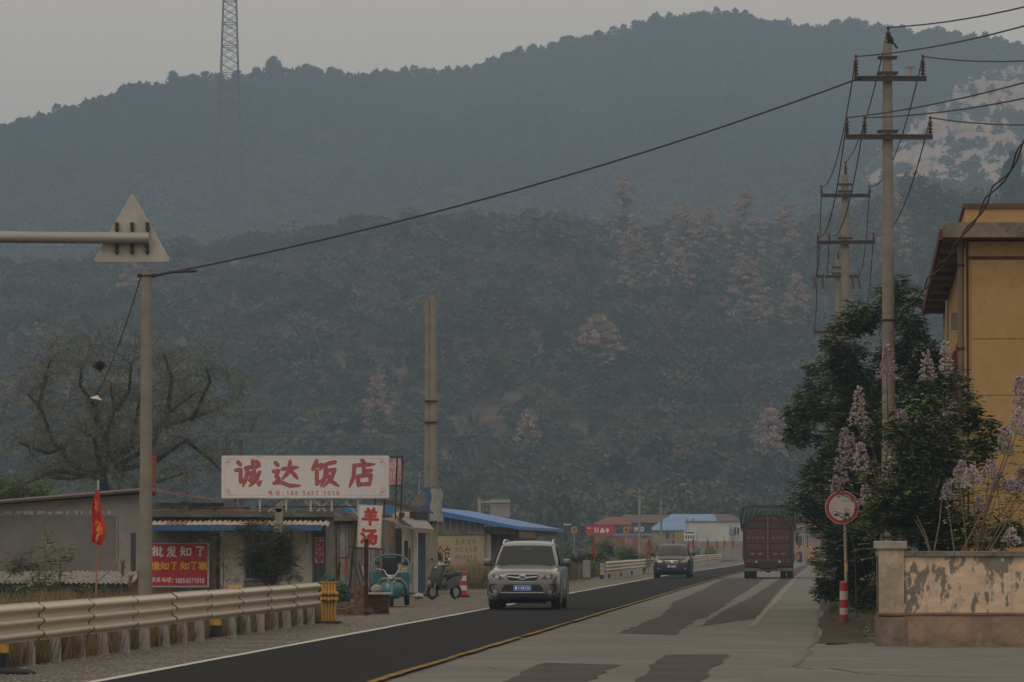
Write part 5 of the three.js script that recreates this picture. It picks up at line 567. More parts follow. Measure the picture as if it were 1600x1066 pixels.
{ // silver estate
  const d = 112.2, X = atX(826, d);
  makeCar('silver_estate_car', 'silver four-by-four estate car with roof rails, driving towards the camera', {
    pos: V3(X, 0.032, -d - 0.0), turn: roadTurn, paint: silver, W: 1.8, L: 4.55, H: 1.70, r: 0.34, wheels: [1.36, -1.28], group: 'vehicles on the road',
    body: [[2.27, 0.62, 0.36, 0.62, 0.68, 0.6], [2.24, 0.84, 0.27, 0.80, 0.87, 0.72], [2.14, 0.94, 0.24, 0.88, 0.955, 0.82], [1.95, 0.985, 0.23, 0.93, 1.0, 0.9], [1.5, 1.0, 0.24, 0.97, 1.06, 0.93], [0.95, 1.0, 0.25, 1.0, 1.12, 0.94], [0.3, 1.0, 0.25, 1.02, 1.1, 0.94], [-1.2, 1.0, 0.25, 1.04, 1.1, 0.93], [-1.95, 0.98, 0.28, 1.04, 1.1, 0.9], [-2.2, 0.92, 0.32, 0.98, 1.04, 0.84], [-2.27, 0.8, 0.4, 0.85, 0.9, 0.72]],
    cabin: [[1.12, 1.0, 1.08, 0.86, 0.82], [0.72, 1.0, 1.34, 0.9, 0.8], [0.3, 1.0, 1.6, 0.93, 0.73], [-0.1, 1.0, 1.665, 0.93, 0.715], [-0.9, 1.0, 1.68, 0.93, 0.71], [-1.7, 1.0, 1.63, 0.92, 0.7], [-2.0, 1.0, 1.45, 0.9, 0.74], [-2.22, 1.0, 1.05, 0.87, 0.78]],
    screen: [1.02, 1.07, 0.83, 0.3, 1.575, 0.665], side: [[0.62, 1.08, 0.935], [0.05, 1.55, 0.79], [-1.6, 1.53, 0.785], [-1.95, 1.1, 0.93]], mirror: [0.66, 1.17], rails: true,
    face: (g, b, W) => {
      const P = (name, pts, m, pr, lab) => part(g, name, project(pts, b, 1, pr), m, lab);
      const gr = P('grille', [[-0.37, 0.87], [0.37, 0.87], [0.39, 0.83], [0.34, 0.72], [0.31, 0.705], [-0.31, 0.705], [-0.34, 0.72], [-0.39, 0.83]], trimBlack, 0.012); const on = (pts, pr, m, n, par) => part(par, n, project(pts, b, 1, pr), m);
      on([[-0.385, 0.868], [0.385, 0.868], [0.4, 0.882], [-0.4, 0.882]], 0.03, chrome, 'grille_trim', gr); on([[-0.33, 0.718], [-0.3, 0.7], [0.3, 0.7], [0.33, 0.718], [0.31, 0.69], [-0.31, 0.69]], 0.028, chrome, 'grille_trim', gr); on([[-0.36, 0.825], [-0.09, 0.8], [-0.09, 0.775], [-0.35, 0.805]], 0.03, chrome, 'grille_wing', gr); on(mirror([[-0.36, 0.825], [-0.09, 0.8], [-0.09, 0.775], [-0.35, 0.805]]), 0.03, chrome, 'grille_wing', gr);
      const em = part(gr, 'emblem', merge([project(ell(0, 0.795, 0.088, 0.05), b, 1, 0.045), ...[[-0.045, 0.805, 0.016], [0.0, 0.785, 0.009], [0.03, 0.81, 0.009], [0.05, 0.79, 0.009], [0.02, 0.775, 0.009]].map(([x, y, q]) => project(ell(x, y, q, q, 8), b, 1, 0.052))]), M(0.1, 0.11, 0.13, 0.3, { metalness: 0.5 }), 'oval star emblem'); part(gr, 'emblem_rim', (() => { const o1 = ell(0, 0.795, 0.1, 0.06), s = []; for (let i = 0; i < o1.length; i++) { const a = o1[i], c = o1[(i + 1) % o1.length]; s.push(project([a, c, [c[0] * 0.86, 0.795 + (c[1] - 0.795) * 0.82], [a[0] * 0.86, 0.795 + (a[1] - 0.795) * 0.82]], b, 1, 0.05)); } return merge(s); })(), chrome); 
      for (const s of [1, -1]) { const q = (pts) => (s > 0 ? pts : mirror(pts)); const hl = P('headlight', q([[0.46, 0.74], [0.58, 0.735], [0.745, 0.76], [0.79, 0.83], [0.8, 0.915], [0.68, 0.9], [0.52, 0.845], [0.44, 0.79]]), lampGlass, 0.012); part(hl, 'lamp_surround', project(q([[0.47, 0.75], [0.58, 0.745], [0.73, 0.77], [0.77, 0.84], [0.7, 0.88], [0.53, 0.83]]), b, 1, 0.016), M(0.05, 0.05, 0.052, 0.3)); part(hl, 'lens', project(ell(s * 0.63, 0.81, 0.05, 0.046), b, 1, 0.026), M(0.3, 0.32, 0.34, 0.08)); part(hl, 'indicator', project(q([[0.73, 0.85], [0.79, 0.86], [0.79, 0.905], [0.72, 0.893]]), b, 1, 0.022), M(0.3, 0.17, 0.08, 0.3));
        const fs = P('bumper_corner', q([[0.6, 0.37], [0.72, 0.36], [0.82, 0.43], [0.83, 0.6], [0.8, 0.63], [0.6, 0.63], [0.7, 0.6], [0.78, 0.58], [0.775, 0.47], [0.7, 0.41], [0.6, 0.41]]), trimBlack, 0.012); const fl = P('fog_lamp', ell(s * 0.68, 0.445, 0.05, 0.045), chrome, 0.016); part(fl, 'fog_trim', project(q([[0.6, 0.385], [0.76, 0.385], [0.81, 0.47], [0.825, 0.47], [0.775, 0.365], [0.61, 0.365]]), b, 1, 0.03), chrome); }
      const lg = P('lower_grille', [[-0.42, 0.62], [0.42, 0.62], [0.5, 0.53], [0.53, 0.42], [-0.53, 0.42], [-0.5, 0.53]], trimBlack, 0.012); part(lg, 'bumper_bar', project([[-0.54, 0.41], [0.54, 0.41], [0.54, 0.435], [-0.54, 0.435]], b, 1, 0.03), chrome); P('skid_panel', [[-0.62, 0.28], [0.62, 0.28], [0.66, 0.405], [-0.66, 0.405]], trimBlack, 0.012);
      part(g, 'number_plate', rbox(0.44, 0.14, 0.012, 0.005, -0.0, 0.535, 2.305), printMat(plateTex('F·8R736', '鲁'), 0.4)); const pl = g.children[g.children.length - 1]; pl.geometry = new THREE.PlaneGeometry(0.44, 0.14).translate(0, 0.535, 2.315); part(pl, 'plate_back', rbox(0.45, 0.15, 0.03, 0.005, 0, 0.535, 2.297), trimBlack);
      for (const s of [-1, 1]) part(g, 'sill_cladding', rbox(0.05, 0.16, 2.1, 0.02, s * (W - 0.01), 0.33, 0.03), trimBlack);
    } });
}
{ // dark oncoming car
  const d = 219.5, X = atX(1052, d);
  makeCar('dark_estate_car', 'dark four-by-four estate car with chrome grille, far along the asphalt lane', {
    pos: V3(X, 0.032, -d), turn: roadTurn, paint: darkPaint, mirrorMat: darkPaint, W: 1.82, L: 4.55, H: 1.66, r: 0.345, wheels: [1.36, -1.26], group: 'vehicles on the road',
    body: [[2.27, 0.6, 0.36, 0.6, 0.66, 0.58], [2.23, 0.84, 0.27, 0.8, 0.87, 0.72], [2.1, 0.94, 0.24, 0.9, 0.97, 0.82], [1.8, 0.99, 0.23, 0.96, 1.03, 0.9], [1.4, 1.0, 0.24, 1.0, 1.08, 0.92], [0.95, 1.0, 0.25, 1.03, 1.12, 0.93], [0.3, 1.0, 0.25, 1.03, 1.1, 0.93], [-1.2, 1.0, 0.25, 1.05, 1.1, 0.92], [-1.95, 0.98, 0.28, 1.05, 1.1, 0.9], [-2.27, 0.8, 0.4, 0.9, 0.95, 0.72]],
    cabin: [[1.12, 1.02, 1.08, 0.84, 0.8], [0.72, 1.02, 1.36, 0.87, 0.77], [0.3, 1.02, 1.58, 0.9, 0.7], [-0.1, 1.02, 1.64, 0.9, 0.69], [-0.9, 1.02, 1.64, 0.9, 0.68], [-1.7, 1.02, 1.56, 0.88, 0.66], [-2.2, 1.02, 1.08, 0.84, 0.74]],
    screen: [1.02, 1.08, 0.8, 0.3, 1.56, 0.63], side: [[0.62, 1.1, 0.9], [0.05, 1.53, 0.755], [-1.5, 1.5, 0.75], [-1.9, 1.12, 0.89]], mirror: [0.66, 1.18], glass: new THREE.MeshPhysicalMaterial({ color: lin(0.045, 0.044, 0.038), roughness: 0.1, specularIntensity: 0.4 }),
    face: (g, b) => { const P = (name, pts, m, pr) => part(g, name, project(pts, b, 1, pr), m); const gr = P('grille', [[-0.36, 0.86], [0.36, 0.86], [0.3, 0.72], [-0.3, 0.72]], trimBlack, 0.012); for (const y of [0.845, 0.79, 0.735]) part(gr, 'grille_bar', project([[-0.35 + (0.86 - y) * 0.4, y - 0.007], [0.35 - (0.86 - y) * 0.4, y - 0.007], [0.35 - (0.86 - y) * 0.4, y + 0.008], [-0.35 + (0.86 - y) * 0.4, y + 0.008]], b, 1, 0.03), chrome); part(gr, 'emblem', project([[-0.06, 0.84], [0.06, 0.84], [0.045, 0.74], [-0.045, 0.74]], b, 1, 0.042), chrome); for (const s of [1, -1]) { const q = (pts) => (s > 0 ? pts : mirror(pts)); P('headlight', q([[0.42, 0.76], [0.55, 0.74], [0.74, 0.79], [0.79, 0.93], [0.62, 0.89], [0.42, 0.83]]), lampGlass, 0.012); P('fog_lamp', ell(s * 0.64, 0.46, 0.05, 0.045), chrome, 0.014); } P('lower_grille', [[-0.5, 0.42], [0.5, 0.42], [0.42, 0.52], [-0.42, 0.52]], trimBlack, 0.012); const pl = part(g, 'number_plate', new THREE.PlaneGeometry(0.44, 0.14).translate(0, 0.57, 2.315), printMat(plateTex('F·12866', '鲁'), 0.4)); part(pl, 'plate_back', rbox(0.45, 0.15, 0.03, 0.005, 0, 0.57, 2.297), trimBlack); } });
}
{ // parked silver hatchback glimpsed behind the blue pillar
  const d = 170; makeCar('parked_silver_car', 'parked silver car half hidden behind the blue pillar, red tail lamp showing', {
    pos: V3(atX(658, d), 0, -d - 2.3), turn: Math.PI + roadTurn, paint: new THREE.MeshPhysicalMaterial({ color: lin(0.45, 0.45, 0.44), roughness: 0.35, metalness: 0.4, clearcoat: 0.6 }), W: 1.72, L: 4.2, H: 1.48, r: 0.31, wheels: [1.28, -1.25],
    body: [[2.08, 0.6, 0.34, 0.56, 0.6, 0.58], [2.02, 0.84, 0.25, 0.74, 0.8, 0.72], [1.85, 0.95, 0.22, 0.84, 0.9, 0.85], [1.2, 1.0, 0.22, 0.9, 1.0, 0.92], [0.3, 1.0, 0.23, 0.92, 1.0, 0.92], [-1.4, 1.0, 0.23, 0.95, 1.02, 0.92], [-1.95, 0.96, 0.27, 0.96, 1.0, 0.88], [-2.1, 0.82, 0.36, 0.85, 0.9, 0.75]],
    cabin: [[1.0, 0.9, 0.98, 0.84, 0.8], [0.6, 0.9, 1.22, 0.87, 0.76], [0.15, 0.9, 1.42, 0.9, 0.69], [-0.9, 0.9, 1.47, 0.9, 0.68], [-1.7, 0.9, 1.38, 0.88, 0.68], [-2.05, 0.9, 0.98, 0.84, 0.76]], screen: [0.95, 0.98, 0.8, 0.2, 1.4, 0.63], side: [[0.55, 0.99, 0.9], [0, 1.38, 0.75], [-1.4, 1.36, 0.74], [-1.75, 1.0, 0.89]], mirror: [0.6, 1.05],
    face: (g, b) => { for (const s of [1, -1]) part(g, 'tail_lamp', project(s > 0 ? [[0.5, 0.78], [0.72, 0.76], [0.76, 0.92], [0.62, 0.93]] : mirror([[0.5, 0.78], [0.72, 0.76], [0.76, 0.92], [0.62, 0.93]]), b, -1, 0.012), M(0.45, 0.02, 0.02, 0.2)); part(g, 'rear_window', quadGeo(V3(-0.55, 1.02, -2.07), V3(0.55, 1.02, -2.07), V3(0.48, 1.34, -1.82), V3(-0.48, 1.34, -1.82)), glassDark); part(g, 'rear_bumper', rbox(1.5, 0.2, 0.12, 0.04, 0, 0.4, -2.1), trimBlack); } });
}
{ // lorry driving away
  const d = 217.2, X = atX(1199.5, d) , g = thing('lorry', 'tall brown lorry with a green tarpaulin over its load, seen from behind', 'lorry', V3(X, 0.006, -d), roadTurn, 'vehicles on the road');
  const brown = MT(mottled(256, [0.075, 0.027, 0.022], 0.5, 6, 0.8, [0.01, 0.01, 0.01], 110), 0.7), brown2 = MT(mottled(256, [0.055, 0.022, 0.019], 0.5, 6, 0.8, [0.01, 0.01, 0.01], 111), 0.7), len = 9.2, y0 = 0.98, y1 = 3.1, hw = 1.19;
  part(g, 'side_wall', uvm(box(0.06, y1 - y0, len, -hw, (y0 + y1) / 2, -len / 2)), brown2); part(g, 'side_wall', uvm(box(0.06, y1 - y0, len, hw, (y0 + y1) / 2, -len / 2)), brown2); part(g, 'floor', box(2.38, 0.12, len, 0, y0 - 0.06, -len / 2), trimBlack); part(g, 'head_wall', box(2.38, y1 - y0, 0.06, 0, (y0 + y1) / 2, -len), brown2);
  for (const s of [-1, 1]) { const dr = part(g, 'rear_door', uvm(box(1.15, y1 - y0, 0.04, s * 0.595, (y0 + y1) / 2, -0.02)), brown2); for (let i = 0; i < 6; i++) { const h = (y1 - y0) / 6; part(dr, 'door_panel', uvm(rbox(1.05, h - 0.06, 0.035, 0.015, s * 0.595, y0 + h * (i + 0.5), 0.012)), i % 2 ? brown : brown2); } part(dr, 'locking_bar', rod(V3(s * 1.1, y0, 0.05), V3(s * 1.1, y1 - 0.2, 0.05), 0.018), mat.rust); for (let k = 0; k < 2; k++) part(dr, 'reflector', rbox(0.2, 0.08, 0.012, 0.004, s * (0.36 + 0.38 * k), 1.2, 0.045), M(0.3, 0.1, 0.05, 0.5)); }
  part(g, 'centre_bar', uvm(box(0.06, y1 - y0 + 0.05, 0.06, 0, (y0 + y1) / 2 - 0.05, 0.04)), MT(mottled(128, [0.17, 0.11, 0.09], 0.4, 5, 2, [0, 0, 0], 112), 0.7));
  part(g, 'faded_lettering', merge([-1, 1].map((s) => new THREE.PlaneGeometry(0.9, 0.22).translate(s * 0.59, y0 + (y1 - y0) / 6 * 2.5 + 0.12, 0.034))), new THREE.MeshStandardMaterial({ roughness: 0.8, map: canvasTex(512, 128, (x, W, H) => { x.fillStyle = '#4a2a26'; x.fillRect(0, 0, W, H); x.globalAlpha = 0.75; x.fillStyle = '#75605a'; '鲁达申汤'.split('').forEach((c, i) => brush(x, c, 20 + i * 124, 16, 95, 7)); x.globalAlpha = 1; speckle(x, W, H, 500, ['#4a2420', '#6c4038'], 17, 9); }) }));
  const lp = part(g, 'lamp_panel', uvm(box(2.3, 0.34, 0.06, 0, 0.8, 0.0)), brown); for (const s of [-1, 1]) { const c = part(lp, 'lamp_cluster', rbox(0.62, 0.22, 0.07, 0.02, s * 0.8, 0.82, 0.05), trimBlack); part(c, 'tail_lamp', rbox(0.2, 0.12, 0.03, 0.01, s * 0.95, 0.82, 0.09), M(0.16, 0.02, 0.015, 0.25)); part(c, 'tail_lamp', rbox(0.12, 0.12, 0.03, 0.01, s * 0.72, 0.82, 0.09), M(0.14, 0.05, 0.02, 0.25)); part(c, 'reversing_lamp', rbox(0.09, 0.12, 0.03, 0.01, s * 0.56, 0.82, 0.09), M(0.4, 0.4, 0.38, 0.25)); }
  part(g, 'rear_plate', rbox(0.5, 0.16, 0.02, 0.01, 0, 0.8, 0.045), M(0.13, 0.05, 0.035)); part(g, 'bumper', uvm(rbox(2.4, 0.14, 0.12, 0.02, 0, 0.43, 0.05)), MT(mottled(128, [0.12, 0.1, 0.08], 0.5, 5, 1, [0, 0, 0], 113), 0.7)); part(g, 'chassis', merge([box(0.9, 0.3, len + 1.8, 0, 0.68, -len / 2 - 0.6), box(2.2, 0.16, 0.2, 0, 0.58, -0.15)]), trimBlack); part(g, 'axle', merge([rod(V3(-1, 0.5, -1.6), V3(1, 0.5, -1.6), 0.09), new THREE.SphereGeometry(0.2, 12, 8).translate(0, 0.48, -1.6)]), trimBlack); for (const s of [-1, 1]) part(g, 'mudflap', box(0.55, 0.42, 0.02, s * 0.86, 0.5, -0.75), mat.rubber);
  for (const z of [-1.6, -2.95, -8.6]) for (const s of [-1, 1]) for (const q of z > -8 ? [0, 1] : [0]) { const w = new THREE.Group(); w.name = 'wheel'; w.position.set(s * (1.04 - q * 0.32), 0.5, z); g.add(w); part(w, 'tyre', wheelGeo(0.5, 0.27), mat.rubber); part(w, 'rim', new THREE.CylinderGeometry(0.28, 0.28, 0.16, 20).rotateZ(Math.PI / 2), mat.rust); }
  part(g, 'cab', rbox(2.36, 2.1, 1.9, 0.12, 0, 1.85, -len - 1.2), M(0.08, 0.03, 0.03, 0.5)); for (const s of [-1, 1]) part(g, 'wing_mirror', merge([rbox(0.1, 0.42, 0.2, 0.03, s * 1.34, 2.0, -len - 0.5), bar(V3(s * 1.15, 2.25, -len - 0.8), V3(s * 1.34, 2.2, -len - 0.5), 0.03)]), trimBlack);
  // tarpaulin: sagging sheet with radiating folds, hung over top, rear and sides
  const nU = 64, nV = 26, pos = [], idx = [], drop = (a) => 0.34 + 0.78 * Math.pow(Math.abs(a), 1.7) + 0.05 * Math.sin(a * 21); for (let j = 0; j <= nV; j++) for (let i = 0; i <= nU; i++) { const a = lerp(-1, 1, i / nU), t = j / nV, fold = Math.sin(a * 30 + t * (a > 0 ? -7 : 7)) * 0.05 * t * (0.4 + Math.abs(a)), rnd = 0.12 * (1 - t) * (1 - t), x = a * (hw + 0.07 - 0.05 * (1 - t)), y = 3.52 - drop(a) * t - 0.06 * Math.pow(Math.abs(a), 6) - 0.03 * Math.cos(a * 3), z = 0.1 + fold - rnd * 0.6; pos.push(x, y, z); } for (let j = 0; j < nV; j++) for (let i = 0; i < nU; i++) { const a = j * (nU + 1) + i; idx.push(a, a + nU + 1, a + nU + 2, a, a + nU + 2, a + 1); }
  const rear = new THREE.BufferGeometry(); rear.setAttribute('position', new THREE.Float32BufferAttribute(pos, 3)); rear.setIndex(idx); rear.computeVertexNormals(); const top = new THREE.PlaneGeometry(2 * hw + 0.1, len + 0.1, 20, 60).rotateX(-Math.PI / 2).translate(0, 3.5, -len / 2 + 0.06), tp = top.attributes.position; for (let i = 0; i < tp.count; i++) tp.setY(i, tp.getY(i) + 0.06 * (fbm(tp.getX(i) * 2, tp.getZ(i) * 2, 3) - 0.5) - 0.06 * Math.pow(Math.abs(tp.getX(i)) / hw, 6)); top.computeVertexNormals();
  const sides = [-1, 1].map((s) => { const q = new THREE.PlaneGeometry(len, 1.1, 80, 10).rotateY(s * Math.PI / 2).translate(s * (hw + 0.08), 2.95, -len / 2), p = q.attributes.position; for (let i = 0; i < p.count; i++) p.setX(i, p.getX(i) + s * 0.035 * Math.sin(p.getZ(i) * 9 + p.getY(i) * 3)); q.computeVertexNormals(); return q; });
  part(g, 'tarpaulin', merge([rear, top, ...sides]), new THREE.MeshStandardMaterial({ color: lin(0.022, 0.042, 0.037), roughness: 0.5, side: THREE.DoubleSide })); part(g, 'rope', merge([0, 1, 2, 3].map((i) => tube([V3(-hw - 0.12, 2.3, -1 - i * 2), V3(-hw - 0.1, 3.4, -1 - i * 2), V3(0, 3.54, -1 - i * 2), V3(hw + 0.1, 3.4, -1 - i * 2), V3(hw + 0.12, 2.3, -1 - i * 2)], 0.014, 24, 4))), mat.rubber);
}
{ // teal cargo tricycle
  const d = 119, X = atX(611, d), g = thing('cargo_tricycle', 'teal motor tricycle with an open cab frame parked facing the road', 'tricycle', V3(X, 0, -d), 0.06), teal = new THREE.MeshPhysicalMaterial({ color: lin(0.022, 0.13, 0.145), roughness: 0.35, clearcoat: 0.5 });
  const frame = (pts, r = 0.028) => tube(pts.map((p) => V3(...p)), r, 40, 8); part(g, 'cab_frame', frame([[-0.5, 0.62, 0.35], [-0.53, 0.9, 0.3], [-0.42, 1.22, 0.2], [-0.25, 1.335, 0.15], [0.25, 1.335, 0.15], [0.42, 1.22, 0.2], [0.53, 0.9, 0.3], [0.5, 0.62, 0.35]]), teal);
  part(g, 'front_fairing', loftSections(smoothRows([[0.55, 0.1, 0.28, 0.16], [0.5, 0.2, 0.3, 0.3], [0.62, 0.26, 0.22, 0.32], [0.76, 0.2, 0.12, 0.3]].map((_, i) => { const y = [0.2, 0.36, 0.58, 0.76][i], w = [0.2, 0.3, 0.36, 0.22][i], zf = [0.62, 0.66, 0.6, 0.48][i]; return [[-w, y, 0.25], [-w * 0.95, y, zf - 0.16], [-w * 0.5, y, zf - 0.02], [0, y, zf], [w * 0.5, y, zf - 0.02], [w * 0.95, y, zf - 0.16], [w, y, 0.25]]; }), 4), true, true), teal);
  for (const s of [-1, 1]) part(g, 'leg_shield', loftSections([[s * 0.2, 0.76, 0.42, 0.05], [s * 0.36, 0.55, 0.4, 0.08], [s * 0.44, 0.28, 0.3, 0.05]].map(([x, y, z, w]) => [[x - w, y, z], [x, y, z + 0.07], [x + w, y, z], [x, y, z - 0.04], [x - w, y, z]])), teal);
  const hl = part(g, 'headlight', new THREE.SphereGeometry(0.095, 16, 12).scale(1, 1, 0.6).translate(0, 0.72, 0.58), lampGlass); part(hl, 'headlight_rim', new THREE.TorusGeometry(0.095, 0.014, 6, 20).translate(0, 0.72, 0.6), chrome); for (const s of [-1, 1]) part(g, 'indicator', new THREE.SphereGeometry(0.055, 10, 8).scale(1.2, 0.8, 0.6).translate(s * 0.2, 0.72, 0.52), M(0.4, 0.13, 0.03, 0.3));
  part(g, 'handlebar', frame([[-0.4, 0.98, 0.1], [-0.2, 0.95, 0.2], [-0.1, 0.82, 0.32], [0.1, 0.82, 0.32], [0.2, 0.95, 0.2], [0.4, 0.98, 0.1]], 0.014), chrome); for (const s of [-1, 1]) part(g, 'mirror', merge([rod(V3(s * 0.22, 0.93, 0.2), V3(s * 0.33, 1.1, 0.2), 0.008), rbox(0.12, 0.075, 0.02, 0.01, s * 0.35, 1.13, 0.2)]), trimBlack);
  part(g, 'seat', rbox(0.42, 0.1, 0.34, 0.04, 0, 0.66, -0.25), trimBlack); part(g, 'seat_back', rbox(0.4, 0.42, 0.07, 0.03, 0, 1.08, -0.42), trimBlack);
  const bed = part(g, 'cargo_bed', merge([box(1.02, 0.05, 1.5, 0, 0.58, -1.25), box(0.03, 0.3, 1.5, -0.5, 0.74, -1.25), box(0.03, 0.3, 1.5, 0.5, 0.74, -1.25), box(1.0, 0.3, 0.03, 0, 0.74, -0.5)]), teal); for (let i = 0; i < 6; i++) part(bed, 'side_bar', rod(V3(0.51, 0.6, -0.7 - i * 0.2), V3(0.51, 1.0, -0.7 - i * 0.2), 0.012), chrome);
  const wheel = (x, z, r, w, sx) => { const q = new THREE.Group(); q.name = 'wheel'; q.position.set(x, r, z); g.add(q); part(q, 'tyre', wheelGeo(r, w), mat.rubber); part(q, 'rim', new THREE.CylinderGeometry(r * 0.6, r * 0.6, w * 0.5, 18).rotateZ(Math.PI / 2), mat.steel); }; wheel(0, 0.5, 0.26, 0.11); wheel(-0.47, -1.3, 0.28, 0.13); wheel(0.47, -1.3, 0.28, 0.13); part(g, 'mudguard', merge([new THREE.TorusGeometry(0.31, 0.05, 8, 18, Math.PI).rotateY(Math.PI / 2).translate(0, 0.28, 0.5)]), teal); part(g, 'chassis', merge([box(0.4, 0.08, 2.2, 0, 0.42, -0.9), rod(V3(-0.5, 0.28, -1.3), V3(0.5, 0.28, -1.3), 0.04)]), trimBlack); part(g, 'floor_pan', box(0.8, 0.05, 0.6, 0, 0.3, 0.1), trimBlack);
  const sb = single('feed_sack', new THREE.SphereGeometry(0.3, 16, 10).scale(0.55, 0.3, 0.8).translate(atX(654, 135), 0.085, -135), MT(mottled(128, [0.36, 0.35, 0.33], 0.3, 5, 2, [0, 0, 0], 115), 0.95), 'pale sack lying on the ground beside the blue pillar', 'sack');
}
{ // moped
  const d = 133.5, X = atX(694, d), g = thing('moped', 'grey and black moped parked side-on by the roadside', 'moped', V3(X, 0, -d), -0.75), gm = M(0.05, 0.05, 0.052, 0.45), redM = M(0.16, 0.06, 0.055, 0.5);
  for (const z of [0.5, -0.5]) { const q = new THREE.Group(); q.name = 'wheel'; q.position.set(0, 0.23, z); g.add(q); part(q, 'tyre', new THREE.TorusGeometry(0.18, 0.05, 8, 24).rotateY(Math.PI / 2), mat.rubber); part(q, 'rim', new THREE.CylinderGeometry(0.13, 0.13, 0.04, 16).rotateZ(Math.PI / 2), mat.steel); }
  const rows = (l) => loftSections(smoothRows(l.map(([z, y, w, h]) => [[w, y - h, z], [w, y + h * 0.6, z], [w * 0.6, y + h, z], [-w * 0.6, y + h, z], [-w, y + h * 0.6, z], [-w, y - h, z], [w, y - h, z]]), 4)); part(g, 'rear_body', rows([[-0.72, 0.68, 0.06, 0.05], [-0.5, 0.6, 0.13, 0.12], [-0.2, 0.5, 0.15, 0.16], [0.02, 0.38, 0.13, 0.08]]), gm); part(g, 'seat', rows([[-0.7, 0.78, 0.09, 0.03], [-0.4, 0.77, 0.13, 0.05], [-0.05, 0.7, 0.1, 0.04]]), M(0.02, 0.018, 0.018, 0.7)); part(g, 'footboard', rbox(0.3, 0.06, 0.4, 0.02, 0, 0.3, 0.15), gm); part(g, 'front_shield', rows([[0.3, 0.42, 0.17, 0.14], [0.38, 0.65, 0.19, 0.16], [0.34, 0.88, 0.12, 0.08]]), gm); part(g, 'front_mudguard', new THREE.TorusGeometry(0.24, 0.045, 8, 18, 2.2).rotateZ(0.4).rotateY(Math.PI / 2).translate(0, 0.23, 0.5), gm); part(g, 'fork', merge([rod(V3(0.06, 0.23, 0.5), V3(0.06, 0.75, 0.36), 0.02), rod(V3(-0.06, 0.23, 0.5), V3(-0.06, 0.75, 0.36), 0.02)]), mat.steel);
  part(g, 'handlebar', tube([V3(-0.33, 1.0, 0.12), V3(-0.15, 1.0, 0.24), V3(0, 0.95, 0.28), V3(0.15, 1.0, 0.24), V3(0.33, 1.0, 0.12)], 0.018, 20, 6), trimBlack); for (const s of [-1, 1]) part(g, 'mirror', merge([rod(V3(s * 0.2, 1.0, 0.22), V3(s * 0.3, 1.18, 0.2), 0.008), new THREE.SphereGeometry(0.05, 10, 8).scale(1, 0.7, 0.3).translate(s * 0.31, 1.2, 0.2)]), trimBlack); part(g, 'headlight', new THREE.SphereGeometry(0.075, 12, 10).scale(1.2, 0.8, 0.7).translate(0, 0.93, 0.36), lampGlass); part(g, 'leg_cover', loftSections([[0.3, 0.98, 0.3], [0.26, 0.7, 0.44], [0.22, 0.42, 0.4]].map(([w, y, z]) => [[-w, y, z - 0.08], [-w * 0.4, y, z + 0.03], [w * 0.4, y, z + 0.03], [w, y, z - 0.08], [0, y, z - 0.1], [-w, y, z - 0.08]])), M(0.075, 0.072, 0.07, 0.85), 'grey quilted leg cover'); part(g, 'cushion', new THREE.SphereGeometry(0.14, 12, 8).scale(1, 0.5, 1.2).translate(0, 0.98, 0.2), redM); part(g, 'stand', merge([rod(V3(0.1, 0.25, -0.3), V3(0.2, 0.0, -0.34), 0.014)]), mat.steel); part(g, 'rack', merge([box(0.2, 0.03, 0.28, 0, 0.83, -0.78), bar(V3(0, 0.7, -0.6), V3(0, 0.82, -0.8), 0.03)]), mat.steel); part(g, 'tail_lamp', rbox(0.1, 0.05, 0.03, 0.01, 0, 0.68, -0.74), M(0.3, 0.02, 0.02, 0.3));
}
for (const [u, d, label, h] of [[722, 140, 'red and white striped barrier post right of the moped', 0.75], [674, 143, 'red and white striped barrier post between pillar and moped', 0.55]]) {
  const g = thing('barrier_post', label, 'barrier', V3(atX(u, d), 0, -d), 0, 'striped barriers by the shops'), w = 0.16, n = 5; part(g, 'base', rbox(0.5, 0.06, 0.4, 0.02, 0, 0.03, 0), mat.rubber); for (let i = 0; i < n; i++) part(g, i % 2 ? 'white_band' : 'red_band', new THREE.CylinderGeometry(lerp(0.17, 0.12, (i + 1) / n), lerp(0.17, 0.12, i / n), h / n, 16).translate(0, 0.06 + h / n * (i + 0.5), 0), i % 2 ? M(0.5, 0.48, 0.46) : M(0.4, 0.035, 0.03));
}
